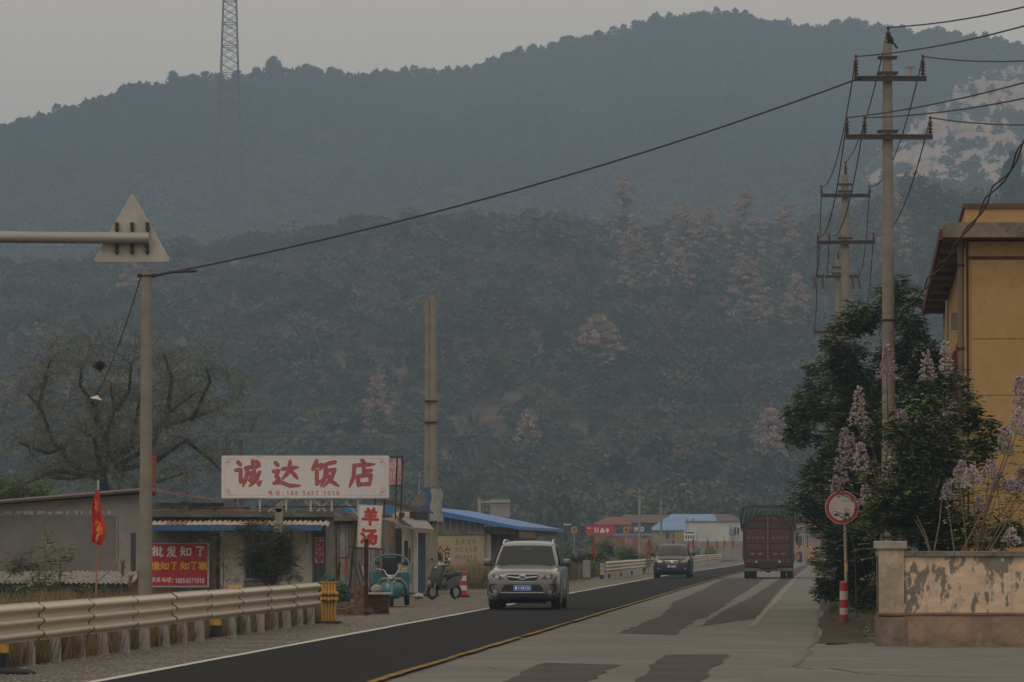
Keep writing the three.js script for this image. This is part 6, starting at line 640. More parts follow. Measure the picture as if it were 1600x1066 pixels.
// ---------------------------------------------------------------- right side: boundary wall, ochre building, sign, bollard
{
  const d = 71.5, o = V3(atX(1372, d), 0, -d), g = thing('boundary_wall', 'low boundary wall with peeling beige plaster and a stone coping', 'wall', o), w = 7.5, top = hAt(870, d), ply = hAt(962, d);
  const W = 1024, t = (() => { // plaster with flaked patches: outlines from thresholded noise, streaked downwards
    const n = 1024, c = tex(n, (x, y, i, j) => { const a = fbm(x * 95, y * 11, 5) + 0.4 * (fbm(x * 220, y * 26, 3) - 0.5), b = fbm(x * 34 + 30, y * 4.6, 4), big = a * 0.62 + b * 0.48, f = sstep(0.6, 0.64, big + 0.08 * (hash(i >> 1, j >> 2) - 0.5)), s2 = sstep(0.6, 0.68, fbm(x * 60 + 9, y * 5, 4)), k = 0.8 + 0.45 * fbm(x * 40, y * 30, 4) + 0.12 * (hash(i, j) - 0.5); const p = [0.60 * k, 0.445 * k, 0.325 * k], q = [0.19 * k, 0.175 * k, 0.145 * k], m = [0.46 * k, 0.35 * k, 0.27 * k]; return [0, 1, 2].map((e) => toS(lerp(lerp(p[e], m[e], s2 * 0.7), q[e], f))); }); c.repeat.set(1 / 7.5, 1 / 1.7); return c; })();
  const pm = MT(t, 0.95); part(g, 'plaster', uvm(box(w, top - ply, 0.24, w / 2, (top + ply) / 2, -0.12)), pm); part(g, 'plinth', uvm(box(w + 0.02, ply + 0.03, 0.34, w / 2, ply / 2 - 0.015, -0.1)), MT(mottled(512, [0.27, 0.19, 0.14], 0.5, 6, 0.5, [0, 0, 0], 120), 0.95)); part(g, 'plinth_edge', uvm(rbox(w + 0.03, 0.05, 0.38, 0.015, w / 2, ply + 0.02, -0.1)), MT(mottled(256, [0.2, 0.125, 0.1], 0.4, 6, 1, [0, 0, 0], 121), 0.95));
  { const m = MT(mottled(256, [0.2, 0.18, 0.15], 0.5, 6, 0.8, [0, 0, 0], 122), 0.95), r = rng(3); for (let x = -0.03; x < w; x += 0.62) part(g, 'coping_stone', uvm(rbox(0.615, 0.085, 0.36, 0.012, x + 0.31, top + 0.045 + 0.006 * (r() - 0.5), -0.12)), m); }
  const pl = part(g, 'pillar', uvm(box(0.4, hAt(855, d) + 0.02, 0.42, 0.2, hAt(855, d) / 2, -0.14)), MT(mottled(256, [0.4, 0.31, 0.23], 0.5, 6, 0.8, [0, 0, 0], 123), 0.95)); part(pl, 'pillar_cap', uvm(rbox(0.5, 0.13, 0.52, 0.02, 0.2, hAt(852, d), -0.14)), mat.concrete); part(pl, 'pillar_foot', uvm(box(0.46, ply, 0.5, 0.2, ply / 2 - 0.02, -0.14)), MT(mottled(256, [0.2, 0.15, 0.115], 0.5, 6, 0.8, [0, 0, 0], 124), 0.95));
}
{
  const d = 85, o = V3(atX(1511, d), 0, -d), g = thing('ochre_building', 'two-storey ochre building with a deep concrete eave at the right edge', 'building', o), ht = hAt(351, d), len = 27, w = 9, sl = 0.08, sk = (geo) => { const p = geo.attributes.position; for (let i = 0; i < p.count; i++) p.setX(i, p.getX(i) - p.getZ(i) * sl); geo.computeVertexNormals(); return uvm(flat(geo)); };
  const och = MT(tex(1024, (x, y, i, j) => { const a = fbm(x * 7, y * 7, 5, 7), st = fbm(x * 30, y * 30, 4, 30), dk = sstep(0.62, 0.75, fbm(x * 24 + 4, y * 24, 4, 24)), k = 1.0 + 0.16 * a + 0.16 * (st - 0.5) + 0.1 * (hash(i, j) - 0.5); const c = [0.40 * k, 0.252 * k, 0.10 * k * (0.85 + 0.5 * a)]; return c.map((q, e) => toS(lerp(q, [0.24, 0.16, 0.09][e], dk * 0.22))); }, true, 0.3), 0.95);
  part(g, 'wall', sk(box(w, ht - 0.3, len, w / 2, (ht - 0.3) / 2 - 0.02, -len / 2)), och);
  const sm = MT(mottled(512, [0.2, 0.165, 0.135], 0.6, 7, 0.7, [0.05, -0.02, -0.02], 126), 0.95), y0 = hAt(374, d); part(g, 'eave_slab', sk(box(w + 0.5, 0.28, len + 1, w / 2 - 0.2, y0 + 0.14 + 0.0, -len / 2 + 0.1)), sm); part(g, 'eave_lip', sk(box(0.06, 0.2, len + 1, -0.485, y0 + 0.05, -len / 2 + 0.1)), MT(mottled(128, [0.13, 0.06, 0.045], 0.5, 6, 0.8, [0, 0, 0], 127), 0.95)); for (let i = 0; i < 9; i++) part(g, 'soffit_beam', sk(box(0.42, 0.1, 0.16, -0.24, y0 - 0.05, -1.4 - i * 2.9)), MT(mottled(128, [0.16, 0.1, 0.06], 0.5, 6, 0.8, [0, 0, 0], 128), 0.95));
  part(g, 'parapet', sk(box(w, hAt(320, d) - y0 - 0.28, len - 1, w / 2 + 0.0, (hAt(320, d) + y0 + 0.28) / 2, -len / 2 - 0.3)), och); part(g, 'parapet_cap', sk(box(w + 0.08, 0.09, len - 0.9, w / 2 + 0.0, hAt(317, d), -len / 2 - 0.3)), MT(mottled(128, [0.12, 0.075, 0.05], 0.5, 6, 0.8, [0, 0, 0], 129), 0.95));
  part(g, 'string_band', sk(box(w, 0.055, 0.05, w / 2 + 0.02, hAt(403, d), 0.02)), MT(mottled(128, [0.11, 0.05, 0.04], 0.6, 6, 1, [0, 0, 0], 130), 0.95)); part(g, 'frieze', sk(box(0.7, hAt(377, d) - hAt(402, d) - 0.03, 0.02, 0.42, hAt(389, d), 0.008)), och); part(g, 'frieze', sk(box(w - 0.82, hAt(377, d) - hAt(402, d) - 0.03, 0.02, 0.8 + (w - 0.82) / 2, hAt(389, d), 0.008)), och);
  for (const [v0, v1] of [[406, 529], [531.5, 617], [619.5, 870]]) part(g, 'render_panel', sk(box(w - 0.1, hAt(v0, d) - hAt(v1, d), 0.02, w / 2 + 0.05, (hAt(v0, d) + hAt(v1, d)) / 2, 0.008)), och);
  const pipeM = MT(mottled(128, [0.16, 0.115, 0.08], 0.3, 5, 1, [0, 0, 0], 131), 0.7); const dp = part(g, 'drainpipe', rod(V3(-0.1, 0, -0.05), V3(-0.1, y0 - 0.02, -0.05), 0.062, 0.062, 14), pipeM); for (const v of [415, 545, 700]) part(dp, 'pipe_collar', new THREE.CylinderGeometry(0.078, 0.078, 0.05, 14).translate(-0.1, hAt(v, d), -0.05), mat.rust); part(g, 'thin_pipe', rod(V3(0.02, 0, 0.04), V3(0.02, y0 - 0.02, 0.04), 0.02), mat.rust); part(g, 'thin_pipe', rod(V3(0.8, 0, -12), V3(0.8, y0 - 0.5, -12), 0.03), mat.steel);
  for (let i = 0; i < 6; i++) for (const [yy, hh] of [[4.9, 1.5], [1.6, 1.5]]) { const z = -3 - i * 4, wn = part(g, 'window', sk(box(0.06, hh, 1.6, -0.015, yy + hh / 2 - 0.7, z)), M(0.02, 0.022, 0.025, 0.1)); part(wn, 'window_frame', sk(merge([box(0.08, 0.07, 1.7, -0.02, yy - 0.7, z), box(0.08, 0.07, 1.7, -0.02, yy + hh - 0.7, z), box(0.08, hh, 0.07, -0.02, yy + hh / 2 - 0.7, z - 0.82), box(0.08, hh, 0.07, -0.02, yy + hh / 2 - 0.7, z + 0.82), box(0.08, hh, 0.05, -0.02, yy + hh / 2 - 0.7, z)])), M(0.14, 0.04, 0.03, 0.7)); }
  part(g, 'meter_box', sk(box(0.12, 0.35, 0.3, -0.07, hAt(520, d + 14), -9)), mat.steel);
}
{ // round prohibition sign half hidden by leaves
  const d = 99, o = V3(atX(1318, d), 0, -d), g = thing('round_sign', 'round white sign with a red ring, partly hidden by leaves', 'road sign', o), cx = atX(1315, d) - o.x, cy = hAt(793, d), r = 0.37;
  part(g, 'post', rod(V3(0.06, 0, 0), V3(0.02, cy + 0.25, 0), 0.036, 0.036, 12), MT(mottled(128, [0.3, 0.27, 0.21], 0.4, 5, 1, [0, 0, 0], 133), 0.6)); part(g, 'yellow_band', rod(V3(0.053, hAt(893, d), 0), V3(0.05, hAt(880, d), 0), 0.042, 0.042, 12), mat.bandYellow); part(g, 'orange_band', rod(V3(0.05, hAt(879, d), 0), V3(0.05, hAt(876, d), 0), 0.045, 0.045, 12), M(0.4, 0.12, 0.04));
  const disc = part(g, 'sign_disc', new THREE.CylinderGeometry(r, r, 0.02, 36).rotateX(Math.PI / 2).translate(cx, cy, 0.05), M(0.5, 0.47, 0.44, 0.5)); part(disc, 'red_ring', new THREE.RingGeometry(r * 0.78, r * 0.96, 40).translate(cx, cy, 0.065), M(0.36, 0.02, 0.025, 0.5)); part(g, 'clamp', merge([box(0.14, 0.03, 0.09, cx + 0.02, cy + 0.1, 0.01), box(0.14, 0.03, 0.09, cx + 0.02, cy - 0.1, 0.01)]), mat.steel);
  const b = thing('bollard', 'short red and white striped bollard at the road edge', 'bollard', V3(atX(1318, 94), 0, -94)), bands = [[0, 0.16, 'red'], [0.16, 0.3, 'white'], [0.3, 0.47, 'red'], [0.47, 0.65, 'white'], [0.65, 0.83, 'red']]; for (const [a, c, k] of bands) part(b, k + '_band', new THREE.CylinderGeometry(0.09, 0.09, c - a, 18).translate(0, (a + c) / 2, 0), k === 'red' ? M(0.32, 0.018, 0.025, 0.5) : M(0.4, 0.37, 0.34, 0.6)); part(b, 'cap', new THREE.SphereGeometry(0.09, 16, 8, 0, 6.3, 0, Math.PI / 2).scale(1, 0.35, 1).translate(0, 0.83, 0), M(0.3, 0.06, 0.06, 0.5));
}
// ---------------------------------------------------------------- trees and plants near the road
// branches as tapered rods; tips are returned for the leaves
function growTree(seed, h, { spread = 0.5, levels = 3, kids = 3, r0 = 0.1, lean = [0, 0], start = 0.35, droop = 0, segs = 6, up = 0.6, lenK = 1 } = {}) {
  const r = rng(seed), rods = [], tips = [];
  const grow = (p, dir, len, rad, lev) => { let a = p, dd = dir.clone(); const n = lev === 0 ? 5 : 3; for (let i = 0; i < n; i++) { dd.add(rdir(r).multiplyScalar(0.16)).add(V3(0, lev ? 0.06 - droop * (lev - 1) * 0.2 : 0.02, 0)).normalize(); const b = a.clone().addScaledVector(dd, len / n), ra = rad * (1 - 0.55 * i / n), rb = rad * (1 - 0.55 * (i + 1) / n); rods.push(rod(a, b, ra, rb, lev === 0 ? segs + 2 : lev > 1 ? 4 : segs)); if (lev < levels && (lev > 0 || (i + 1) / n > start)) { const m = lev === 0 ? kids : Math.max(1, kids - 1); for (let k = 0; k < m; k++) { const q = rdir(r); q.y = Math.abs(q.y) * up; const nd = dd.clone().multiplyScalar(0.55).add(q.multiplyScalar(spread * 1.6)).normalize(); grow(b, nd, len * lenK * (0.42 + 0.25 * r()), rb * 0.62, lev + 1); } } if (lev >= levels - 1) tips.push({ p: b, d: dd.clone(), lev }); a = b; } };
  grow(V3(0, -0.1, 0), V3(lean[0], 1, lean[1]).normalize(), h, r0, 0); return { rods, tips, r };
}
function sprays(P, N, C, p, d, r, n, len, leaf, wid, tone) { // compound leaf: leaflets in pairs along a drooping stalk
  const side = V3().crossVectors(d, UPY); if (side.lengthSq() < 0.01) side.set(1, 0, 0); side.normalize(); const dir = d.clone(); let a = p.clone(); for (let i = 0; i < n; i++) { a = a.clone().addScaledVector(dir, len / n); dir.y -= 0.1; dir.normalize(); for (const s of [-1, 1]) { const ld = dir.clone().multiplyScalar(0.5).addScaledVector(side, s).add(V3(0, -0.15 + 0.4 * (r() - 0.5), 0)).normalize(), k = tone * (0.75 + 0.5 * r()); leafQuad(P, N, C, a, ld, V3(0.2 * (r() - 0.5), 1, 0.2 * (r() - 0.5)), leaf * (0.75 + 0.5 * r()), wid, [k * (0.9 + 0.25 * r()), k, k * (0.8 + 0.3 * r())]); } } 
}
function leafyTree(name, label, pos, seed, h, opt, leafM, barkM, lo, group) {
  const g = thing(name, label, opt.category || 'tree', pos, 0, group), t = growTree(seed, h, opt), r = t.r, P = [], N = [], C = []; part(g, 'trunk', t.rods, barkM || mat.bark);
  const extra = lo.blobs || []; for (const tip of t.tips) for (let k = 0; k < lo.per; k++) { const q = tip.p.clone().add(rdir(r).multiplyScalar(lo.scatter * Math.cbrt(r()))), d = rdir(r); d.y = d.y * 0.4 + 0.1; sprays(P, N, C, q, d.add(tip.d.clone().multiplyScalar(0.4)).normalize(), r, lo.pairs, lo.stalk, lo.leaf, lo.wid, 0.6 + 0.9 * r()); }
  for (const [x, y, z, rx, ry, rz, n] of extra) { const sub = Math.max(3, Math.round(n / 90)), cs = Array.from({ length: sub }, () => { const d = rdir(r), k = 0.45 + 0.55 * Math.cbrt(r()); return [V3(x + d.x * rx * k, y + d.y * ry * k, z + d.z * rz * k), 0.5 + 1.0 * r()]; }); for (let i = 0; i < n; i++) { const [c, tone] = cs[Math.floor(r() * sub)], d = rdir(r), R0 = Math.min(rx, ry) * 0.34, q = c.clone().addScaledVector(d, R0 * (0.35 + 0.75 * r())), dd = d.clone(); dd.y = dd.y * 0.5 - 0.1; sprays(P, N, C, q, dd.normalize(), r, lo.pairs, lo.stalk, lo.leaf, lo.wid, tone * (0.85 + 0.3 * r())); } }
  part(g, 'crown', geoOf(P, N, C), leafM); return g;
}
const greenLeaf = leafMat(0.095, 0.135, 0.04), freshLeaf = leafMat(0.16, 0.215, 0.055), oliveLeaf = leafMat(0.13, 0.125, 0.05), darkLeaf = leafMat(0.068, 0.1, 0.034);
const blob = (o, u, v, d, ru, rv, n, dz = 0) => { const p = at(u, v, d).sub(o), s = px(d); return [p.x, p.y, p.z + dz, ru / s, rv / s, ru / s, n]; };
{ // the big green roadside trees round the power poles
  const lo = { per: 2, scatter: 0.35, pairs: 3, stalk: 0.24, leaf: 0.13, wid: 0.1 };
  let d = 124, o = V3(atX(1322, d), 0, -d); leafyTree('roadside_tree', 'leftmost dense green tree, leaning over the road edge', o, 201, 4.2, { r0: 0.12, kids: 3, levels: 3, spread: 0.45, lenK: 0.55 }, greenLeaf, mat.bark, { ...lo, blobs: [blob(o, 1286, 605, d, 34, 44, 260), blob(o, 1268, 660, d, 40, 36, 330), blob(o, 1290, 720, d, 52, 48, 430), blob(o, 1260, 735, d, 30, 34, 240), blob(o, 1252, 650, d, 18, 14, 80), blob(o, 1290, 790, d, 40, 36, 300), blob(o, 1298, 860, d, 22, 50, 260), blob(o, 1300, 550, d, 22, 26, 120), blob(o, 1330, 640, d, 40, 60, 330), blob(o, 1262, 690, d, 24, 26, 150), blob(o, 1275, 580, d, 16, 16, 70), blob(o, 1325, 760, d, 36, 50, 300)] }, 'green trees by the power poles');
  d = 112; o = V3(atX(1365, d), 0, -d); leafyTree('roadside_tree', 'tallest dense green tree, behind the nearest power pole', o, 202, 5.0, { r0: 0.13, kids: 3, levels: 3, spread: 0.45, lenK: 0.55 }, greenLeaf, mat.bark, { ...lo, blobs: [blob(o, 1350, 500, d, 32, 36, 240), blob(o, 1400, 480, d, 34, 40, 250), blob(o, 1425, 530, d, 36, 45, 300), blob(o, 1350, 570, d, 46, 50, 420), blob(o, 1420, 610, d, 50, 60, 520), blob(o, 1360, 660, d, 50, 60, 500), blob(o, 1410, 720, d, 60, 60, 560), blob(o, 1350, 760, d, 40, 60, 400), blob(o, 1420, 800, d, 60, 50, 500), blob(o, 1395, 445, d, 16, 16, 50), blob(o, 1318, 520, d, 18, 18, 80)] }, 'green trees by the power poles');
  d = 101; o = V3(atX(1452, d), 0, -d); leafyTree('roadside_tree', 'dense green tree filling the corner beside the ochre building', o, 203, 4.0, { r0: 0.11, kids: 3, levels: 3, spread: 0.4, lenK: 0.5 }, darkLeaf, mat.bark, { ...lo, blobs: [blob(o, 1462, 540, d, 26, 40, 260), blob(o, 1450, 600, d, 34, 50, 360), blob(o, 1455, 690, d, 44, 60, 480), blob(o, 1440, 770, d, 56, 50, 480), blob(o, 1470, 820, d, 46, 40, 340)] }, 'green trees by the power poles');
  d = 108; o = V3(atX(1340, d), 0, -d); leafyTree('hedge_shrub', 'dark undergrowth shrub below the trees, left of the wall', o, 204, 1.2, { r0: 0.05, kids: 3, levels: 2, spread: 0.6, category: 'shrub' }, darkLeaf, mat.bark, { ...lo, blobs: [blob(o, 1340, 850, d, 34, 50, 420), blob(o, 1350, 920, d, 26, 40, 330), blob(o, 1300, 900, d, 18, 34, 220), blob(o, 1362, 880, d, 24, 60, 300)] });
  d = 83; o = V3(atX(1540, d), 0, -d); const g2 = { ...lo, leaf: 0.1, per: 1 };
  d = 79; o = V3(atX(1440, d), 0, -d); leafyTree('garden_shrub', 'leafy shrub with pale stems behind the wall, under the blossom', o, 205, 1.9, { r0: 0.03, kids: 4, levels: 2, spread: 0.5, category: 'shrub' }, greenLeaf, mat.paleBark, { ...lo, leaf: 0.12, wid: 0.085, blobs: [blob(o, 1450, 740, d, 60, 60, 420), blob(o, 1420, 800, d, 50, 40, 300), blob(o, 1500, 830, d, 60, 28, 330), blob(o, 1450, 645, d, 40, 40, 170), blob(o, 1400, 690, d, 30, 46, 170), blob(o, 1480, 600, d, 26, 30, 110), blob(o, 1560, 840, d, 40, 20, 150)] });
  o = V3(atX(1520, 80), 0, -80); leafyTree('ash_sapling', 'young tree with drooping compound leaves against the ochre wall', o, 206, 2.3, { r0: 0.03, kids: 2, levels: 2, spread: 0.4, start: 0.6 }, greenLeaf, mat.paleBark, { ...lo, per: 1, leaf: 0.13, blobs: [blob(o, 1522, 650, 80, 22, 26, 90), blob(o, 1530, 700, 80, 26, 26, 110), blob(o, 1515, 620, 80, 10, 14, 24)] });
}
// panicle of small bell flowers
const bell = (() => { const g = new THREE.LatheGeometry([[0.002, 0], [0.008, 0.006], [0.011, 0.022], [0.02, 0.034]].map((q) => new THREE.Vector2(...q)), 5); return flat(g); })();
function panicle(h, w, seed) { const r = rng(seed), l = []; const n = Math.round(38 + h * 110); for (let i = 0; i < n; i++) { const t = Math.pow(r(), 1.25), a = r() * 6.28, q = w * (1 - t * 0.85) * (0.35 + 0.65 * r()); const b = bell.clone().scale(1.5, 1.5, 1.5).rotateX(1.2 + 0.8 * (r() - 0.5)).rotateY(-a + Math.PI / 2 + (r() - 0.5)).translate(Math.cos(a) * q, t * h, Math.sin(a) * q); l.push(b); } return merge(l); }
const petal = [[0.40, 0.325, 0.355], [0.47, 0.395, 0.415], [0.35, 0.285, 0.32]].map((c) => new THREE.MeshStandardMaterial({ color: lin(...c), roughness: 0.8, side: THREE.DoubleSide })), calyx = M(0.12, 0.07, 0.06);
function blossomTree(label, u, d, h, seed, list, opt = {}) {
  const o = V3(atX(u, d), 0, -d), g = thing('blossom_tree', label, 'tree', o, 0, 'mauve blossom trees by the wall'), rods = [], r = rng(seed), P = [], N = [], C = [], base = V3(0, -0.1, 0), fork = V3((r() - 0.5) * 0.2, h, 0), mid = V3(fork.x * 0.5 + 0.06, h * 0.5, 0); rods.push(rod(base, mid, 0.055, 0.045), rod(mid, fork, 0.045, 0.035));
  list.forEach(([pu, pv, ph, pw], i) => { const p = at(pu, pv + ph * 0.5, d + (r() - 0.5) * 1.6).sub(o), s = px(d), j = fork.clone().lerp(p, 0.5).add(V3((r() - 0.5) * 0.3, -0.12, (r() - 0.5) * 0.3)); rods.push(rod(fork, j, 0.022, 0.016, 6), rod(j, p, 0.016, 0.008, 6)); const m = part(g, 'blossom_panicle', panicle(ph / s, pw / s * 0.5, seed + i), petal[i % 3]); m.position.copy(p); m.rotation.set((r() - 0.5) * 0.3, r() * 6, (r() - 0.5) * 0.35); rods.push(rod(p, p.clone().add(V3(0, ph / s * 0.8, 0)), 0.006, 0.003, 4)); for (let k = 0; k < 7; k++) { const q = j.clone().lerp(p, 0.2 + 0.8 * r()).add(rdir(r).multiplyScalar(0.1)); const dd = rdir(r); dd.y *= 0.4; sprays(P, N, C, q, dd.normalize(), r, 2, 0.14, 0.1, 0.065, 0.8 + 0.5 * r()); } });
  part(g, 'trunk', rods, mat.paleBark); part(g, 'crown', geoOf(P, N, C), freshLeaf); return g;
}
blossomTree('mauve blossom tree in front of the nearest power pole, left of the wall', 1372, 90, 2.6, 300, [[1386, 566, 52, 34], [1340, 636, 62, 32], [1332, 700, 46, 40], [1320, 690, 40, 26], [1345, 715, 42, 30], [1312, 735, 40, 28], [1400, 650, 28, 18], [1352, 775, 30, 24], [1358, 668, 26, 20], [1308, 758, 22, 18]]);
blossomTree('mauve blossom tree behind the wall with two upright spikes of flowers', 1455, 82, 2.4, 320, [[1451, 572, 46, 26], [1478, 558, 50, 24], [1462, 665, 44, 30], [1412, 655, 30, 22], [1395, 728, 30, 24], [1475, 690, 30, 24], [1440, 655, 22, 18], [1486, 640, 26, 20]]);
blossomTree('sparse bare-limbed mauve blossom tree against the ochre wall', 1508, 77, 0.9, 340, [[1596, 614, 50, 28], [1588, 660, 40, 28], [1570, 690, 44, 30], [1545, 735, 28, 34], [1520, 745, 34, 40], [1560, 752, 26, 40], [1500, 740, 36, 30], [1585, 760, 22, 34], [1600, 745, 24, 34], [1530, 790, 22, 26], [1580, 838, 22, 30], [1480, 770, 24, 22]]);
{ // pale bare stems in front of the shrubs
  const o = V3(atX(1445, 76), 0, -76), l = []; for (const [a, b, c, e] of [[1456, 870, 1432, 805], [1458, 870, 1473, 760], [1455, 870, 1430, 812], [1540, 870, 1585, 790], [1500, 868, 1560, 740]]) l.push(rod(at(a, b, 76).sub(o), at((a + c) / 2 + 3, (b + e) / 2, 76).sub(o), 0.018, 0.014, 6), rod(at((a + c) / 2 + 3, (b + e) / 2, 76).sub(o), at(c, e, 76).sub(o), 0.014, 0.006, 6)); l.push(rod(V3(0.12, -0.05, 0), at(1456, 868, 76).sub(o), 0.02, 0.018, 6), rod(V3(1.0, -0.05, 0), at(1520, 868, 76).sub(o), 0.02, 0.018, 6)); const g = thing('bare_sapling', 'bare pale-stemmed sapling just behind the wall coping', 'sapling', o); part(g, 'stem', l, mat.paleBark);
}
{ // willow behind the grey house: dark limbs, thin olive leaves hanging from drooping twigs
  const d = 205, o = V3(atX(165, d), 0, -d), g = thing('willow_tree', 'large spreading willow with dark limbs and thin olive spring leaves', 'tree', o), r = rng(61), limbs = [], P = [], N = [], C = [], s = px(d), L = (u, v, z = 0) => at(u, v, d).sub(o).add(V3(0, 0, z));
  const chain = (pts, r0, r1) => { for (let i = 0; i < pts.length - 1; i++) limbs.push(rod(pts[i], pts[i + 1], lerp(r0, r1, i / (pts.length - 1)), lerp(r0, r1, (i + 1) / (pts.length - 1)), 7)); };
  const T = [[[165, 940], [168, 860], [165, 800], [160, 745]], [[160, 745], [172, 710], [168, 680], [175, 640], [180, 605]], [[165, 760], [150, 715], [148, 690], [120, 665]], [[168, 690], [155, 655], [148, 630]], [[172, 715], [200, 690], [215, 640], [220, 600]], [[175, 720], [225, 690], [255, 665], [300, 655], [330, 640]], [[180, 730], [240, 700], [262, 640], [300, 612]], [[185, 735], [240, 720], [290, 690], [330, 715], [352, 745]], [[155, 750], [110, 725], [85, 690], [60, 640], [42, 620]], [[150, 745], [90, 735], [40, 752], [10, 770]], [[100, 700], [70, 705], [30, 690]], [[160, 735], [110, 745], [60, 745]], [[165, 780], [230, 760], [290, 740]], [[182, 640], [200, 610], [205, 570]], [[148, 635], [130, 600], [128, 570]], [[262, 640], [270, 590], [262, 560]], [[60, 640], [70, 590], [80, 565]], [[300, 655], [330, 600], [325, 575]]];
  const tips = []; T.forEach((l, i) => { const pts = l.map(([u, v], k) => L(u + (r() - 0.5) * 8, v + (r() - 0.5) * 8, (r() - 0.5) * 2.2 * (k ? 1 : 0.2))); if (i) pts[0] = L(l[0][0], l[0][1], 0); chain(pts, i ? 0.17 - 0.004 * i : 0.34, i ? 0.05 : 0.24); if (i) for (let k = 1; k < pts.length; k++) for (let q = 0; q < 4; q++) tips.push(pts[k - 1].clone().lerp(pts[k], r())); });
  const twigs = []; const hang = (p, n) => { let a = p.clone(), dd = rdir(r); dd.y = Math.abs(dd.y) * 0.8 + 0.25; dd.normalize(); const len = 0.9 + 1.7 * r(); for (let i = 0; i < 5; i++) { const b = a.clone().addScaledVector(dd, len / 5); twigs.push(bar(a, b, 0.018 - 0.003 * i)); dd.y -= 0.24; dd.x += (r() - 0.5) * 0.3; dd.normalize(); for (let k = 0; k < n; k++) { const q = a.clone().lerp(b, r()), ld = dd.clone().multiplyScalar(0.4).add(rdir(r).multiplyScalar(0.6)).add(V3(0, -0.5, 0)).normalize(), tn = 0.7 + 0.6 * r(); leafQuad(P, N, C, q.add(rdir(r).multiplyScalar(0.12)), ld, rdir(r), 0.13 + 0.08 * r(), 0.035, [tn, tn, tn * (0.8 + 0.4 * r())]); } a = b; } };
  tips.forEach((p) => { for (let k = 0; k < 4; k++) hang(p, 5); }); for (let i = 0; i < 380; i++) { const a = r() * Math.PI * 2, q = Math.sqrt(r()), u = 195 + 205 * q * Math.cos(a), v = 655 + 120 * q * Math.sin(a) - 12 * Math.cos(a * 3); hang(L(u, v, (r() - 0.5) * 5), 7); }
  part(g, 'trunk', limbs, M(0.016, 0.014, 0.013, 0.95)); stuffPart(g, 'twigs', twigs, M(0.05, 0.042, 0.03, 0.95)); part(g, 'crown', geoOf(P, N, C), oliveLeaf);
}
{ // bright hedge tree at far left, bush by the shop window, saplings behind the guardrail
  let d = 150, o = V3(atX(30, d), 0, -d); leafyTree('hedge_tree', 'rounded bright green tree crown above the grey house roof', o, 401, 2.2, { r0: 0.09, kids: 3, levels: 2 }, freshLeaf, mat.bark, { per: 3, scatter: 0.4, pairs: 3, stalk: 0.25, leaf: 0.11, wid: 0.05, blobs: [blob(o, 15, 768, d, 44, 26, 900), blob(o, 62, 775, d, 30, 18, 420), blob(o, -30, 762, d, 50, 30, 500), blob(o, 25, 800, d, 60, 40, 500)] });
  d = 119; o = V3(atX(418, d), 0, -d); leafyTree('shop_bush', 'tall feathery dark green bush in front of the restaurant window', o, 402, 1.25, { r0: 0.03, kids: 4, levels: 2, spread: 0.4, start: 0.2, lenK: 0.8, category: 'shrub' }, leafMat(0.07, 0.088, 0.03), mat.bark, { per: 3, scatter: 0.2, pairs: 4, stalk: 0.22, leaf: 0.08, wid: 0.034, blobs: [blob(o, 420, 872, d, 38, 36, 520), blob(o, 405, 840, d, 28, 26, 300), blob(o, 440, 850, d, 26, 30, 300), blob(o, 418, 800, d, 7, 22, 36), blob(o, 455, 880, d, 16, 22, 140), blob(o, 450, 825, d, 14, 12, 40)] });
  d = 116; o = V3(atX(345, d), 0, -d); leafyTree('creeper', 'thin weedy creeper climbing the pale pier of the restaurant', o, 403, 1.5, { r0: 0.015, kids: 2, levels: 2, spread: 0.35, category: 'plant' }, greenLeaf, mat.bark, { per: 2, scatter: 0.15, pairs: 2, stalk: 0.14, leaf: 0.07, wid: 0.035, blobs: [blob(o, 342, 890, d, 10, 30, 50), blob(o, 365, 880, d, 12, 26, 40)] });
  d = 97; [[78, 852, 1.35, 'tallest leafy sapling behind the near guardrail'], [52, 880, 0.95, 'short leafy sapling behind the guardrail, left of the tallest'], [100, 872, 1.1, 'leafy sapling behind the guardrail, nearest the flag pole']].forEach(([u, v, hh, lab], i) => { const o = V3(atX(u, d), 0, -d), top = hAt(v, d); leafyTree('verge_sapling', lab, o, 410 + i, top, { r0: 0.016, kids: 1, levels: 1, spread: 0.35, start: 0.15, lenK: 0.4, category: 'sapling' }, freshLeaf, mat.paleBark, { per: 3, scatter: 0.08, pairs: 3, stalk: 0.14, leaf: 0.13, wid: 0.06 }, 'saplings behind the near guardrail'); });
  [[20, 905, 30, 22], [60, 915, 26, 16], [108, 915, 20, 18], [130, 922, 14, 12], [168, 925, 14, 10]].forEach(([u, v, a, b], i) => { const d = 98, o = V3(atX(u, d), 0, -d); leafyTree('verge_weed', ['broad leafy weed patch', 'leafy weed patch below the saplings', 'leafy weed clump left of the flag pole', 'small weed clump at the flag pole foot', 'small weed clump right of the flag pole'][i] + ' behind the near guardrail', o, 420 + i, 0.5, { r0: 0.012, kids: 3, levels: 1, spread: 0.7, category: 'weeds' }, i % 2 ? freshLeaf : greenLeaf, mat.bark, { per: 2, scatter: 0.15, pairs: 3, stalk: 0.14, leaf: 0.08, wid: 0.04, blobs: [blob(o, u, v, d, a, b, 90), blob(o, u, 950, d, a, 24, 60)] }); });
  d = 109; o = V3(atX(30, d), 0, -d); leafyTree('brown_shrub', 'dull purple-brown shrub along the grey house wall', o, 430, 0.9, { r0: 0.02, kids: 4, levels: 2, spread: 0.6, category: 'shrub' }, leafMat(0.06, 0.035, 0.032), mat.bark, { per: 2, scatter: 0.2, pairs: 2, stalk: 0.12, leaf: 0.07, wid: 0.03, blobs: [blob(o, 20, 890, 110, 40, 14, 160), blob(o, 62, 893, 110, 20, 8, 60)] });
}
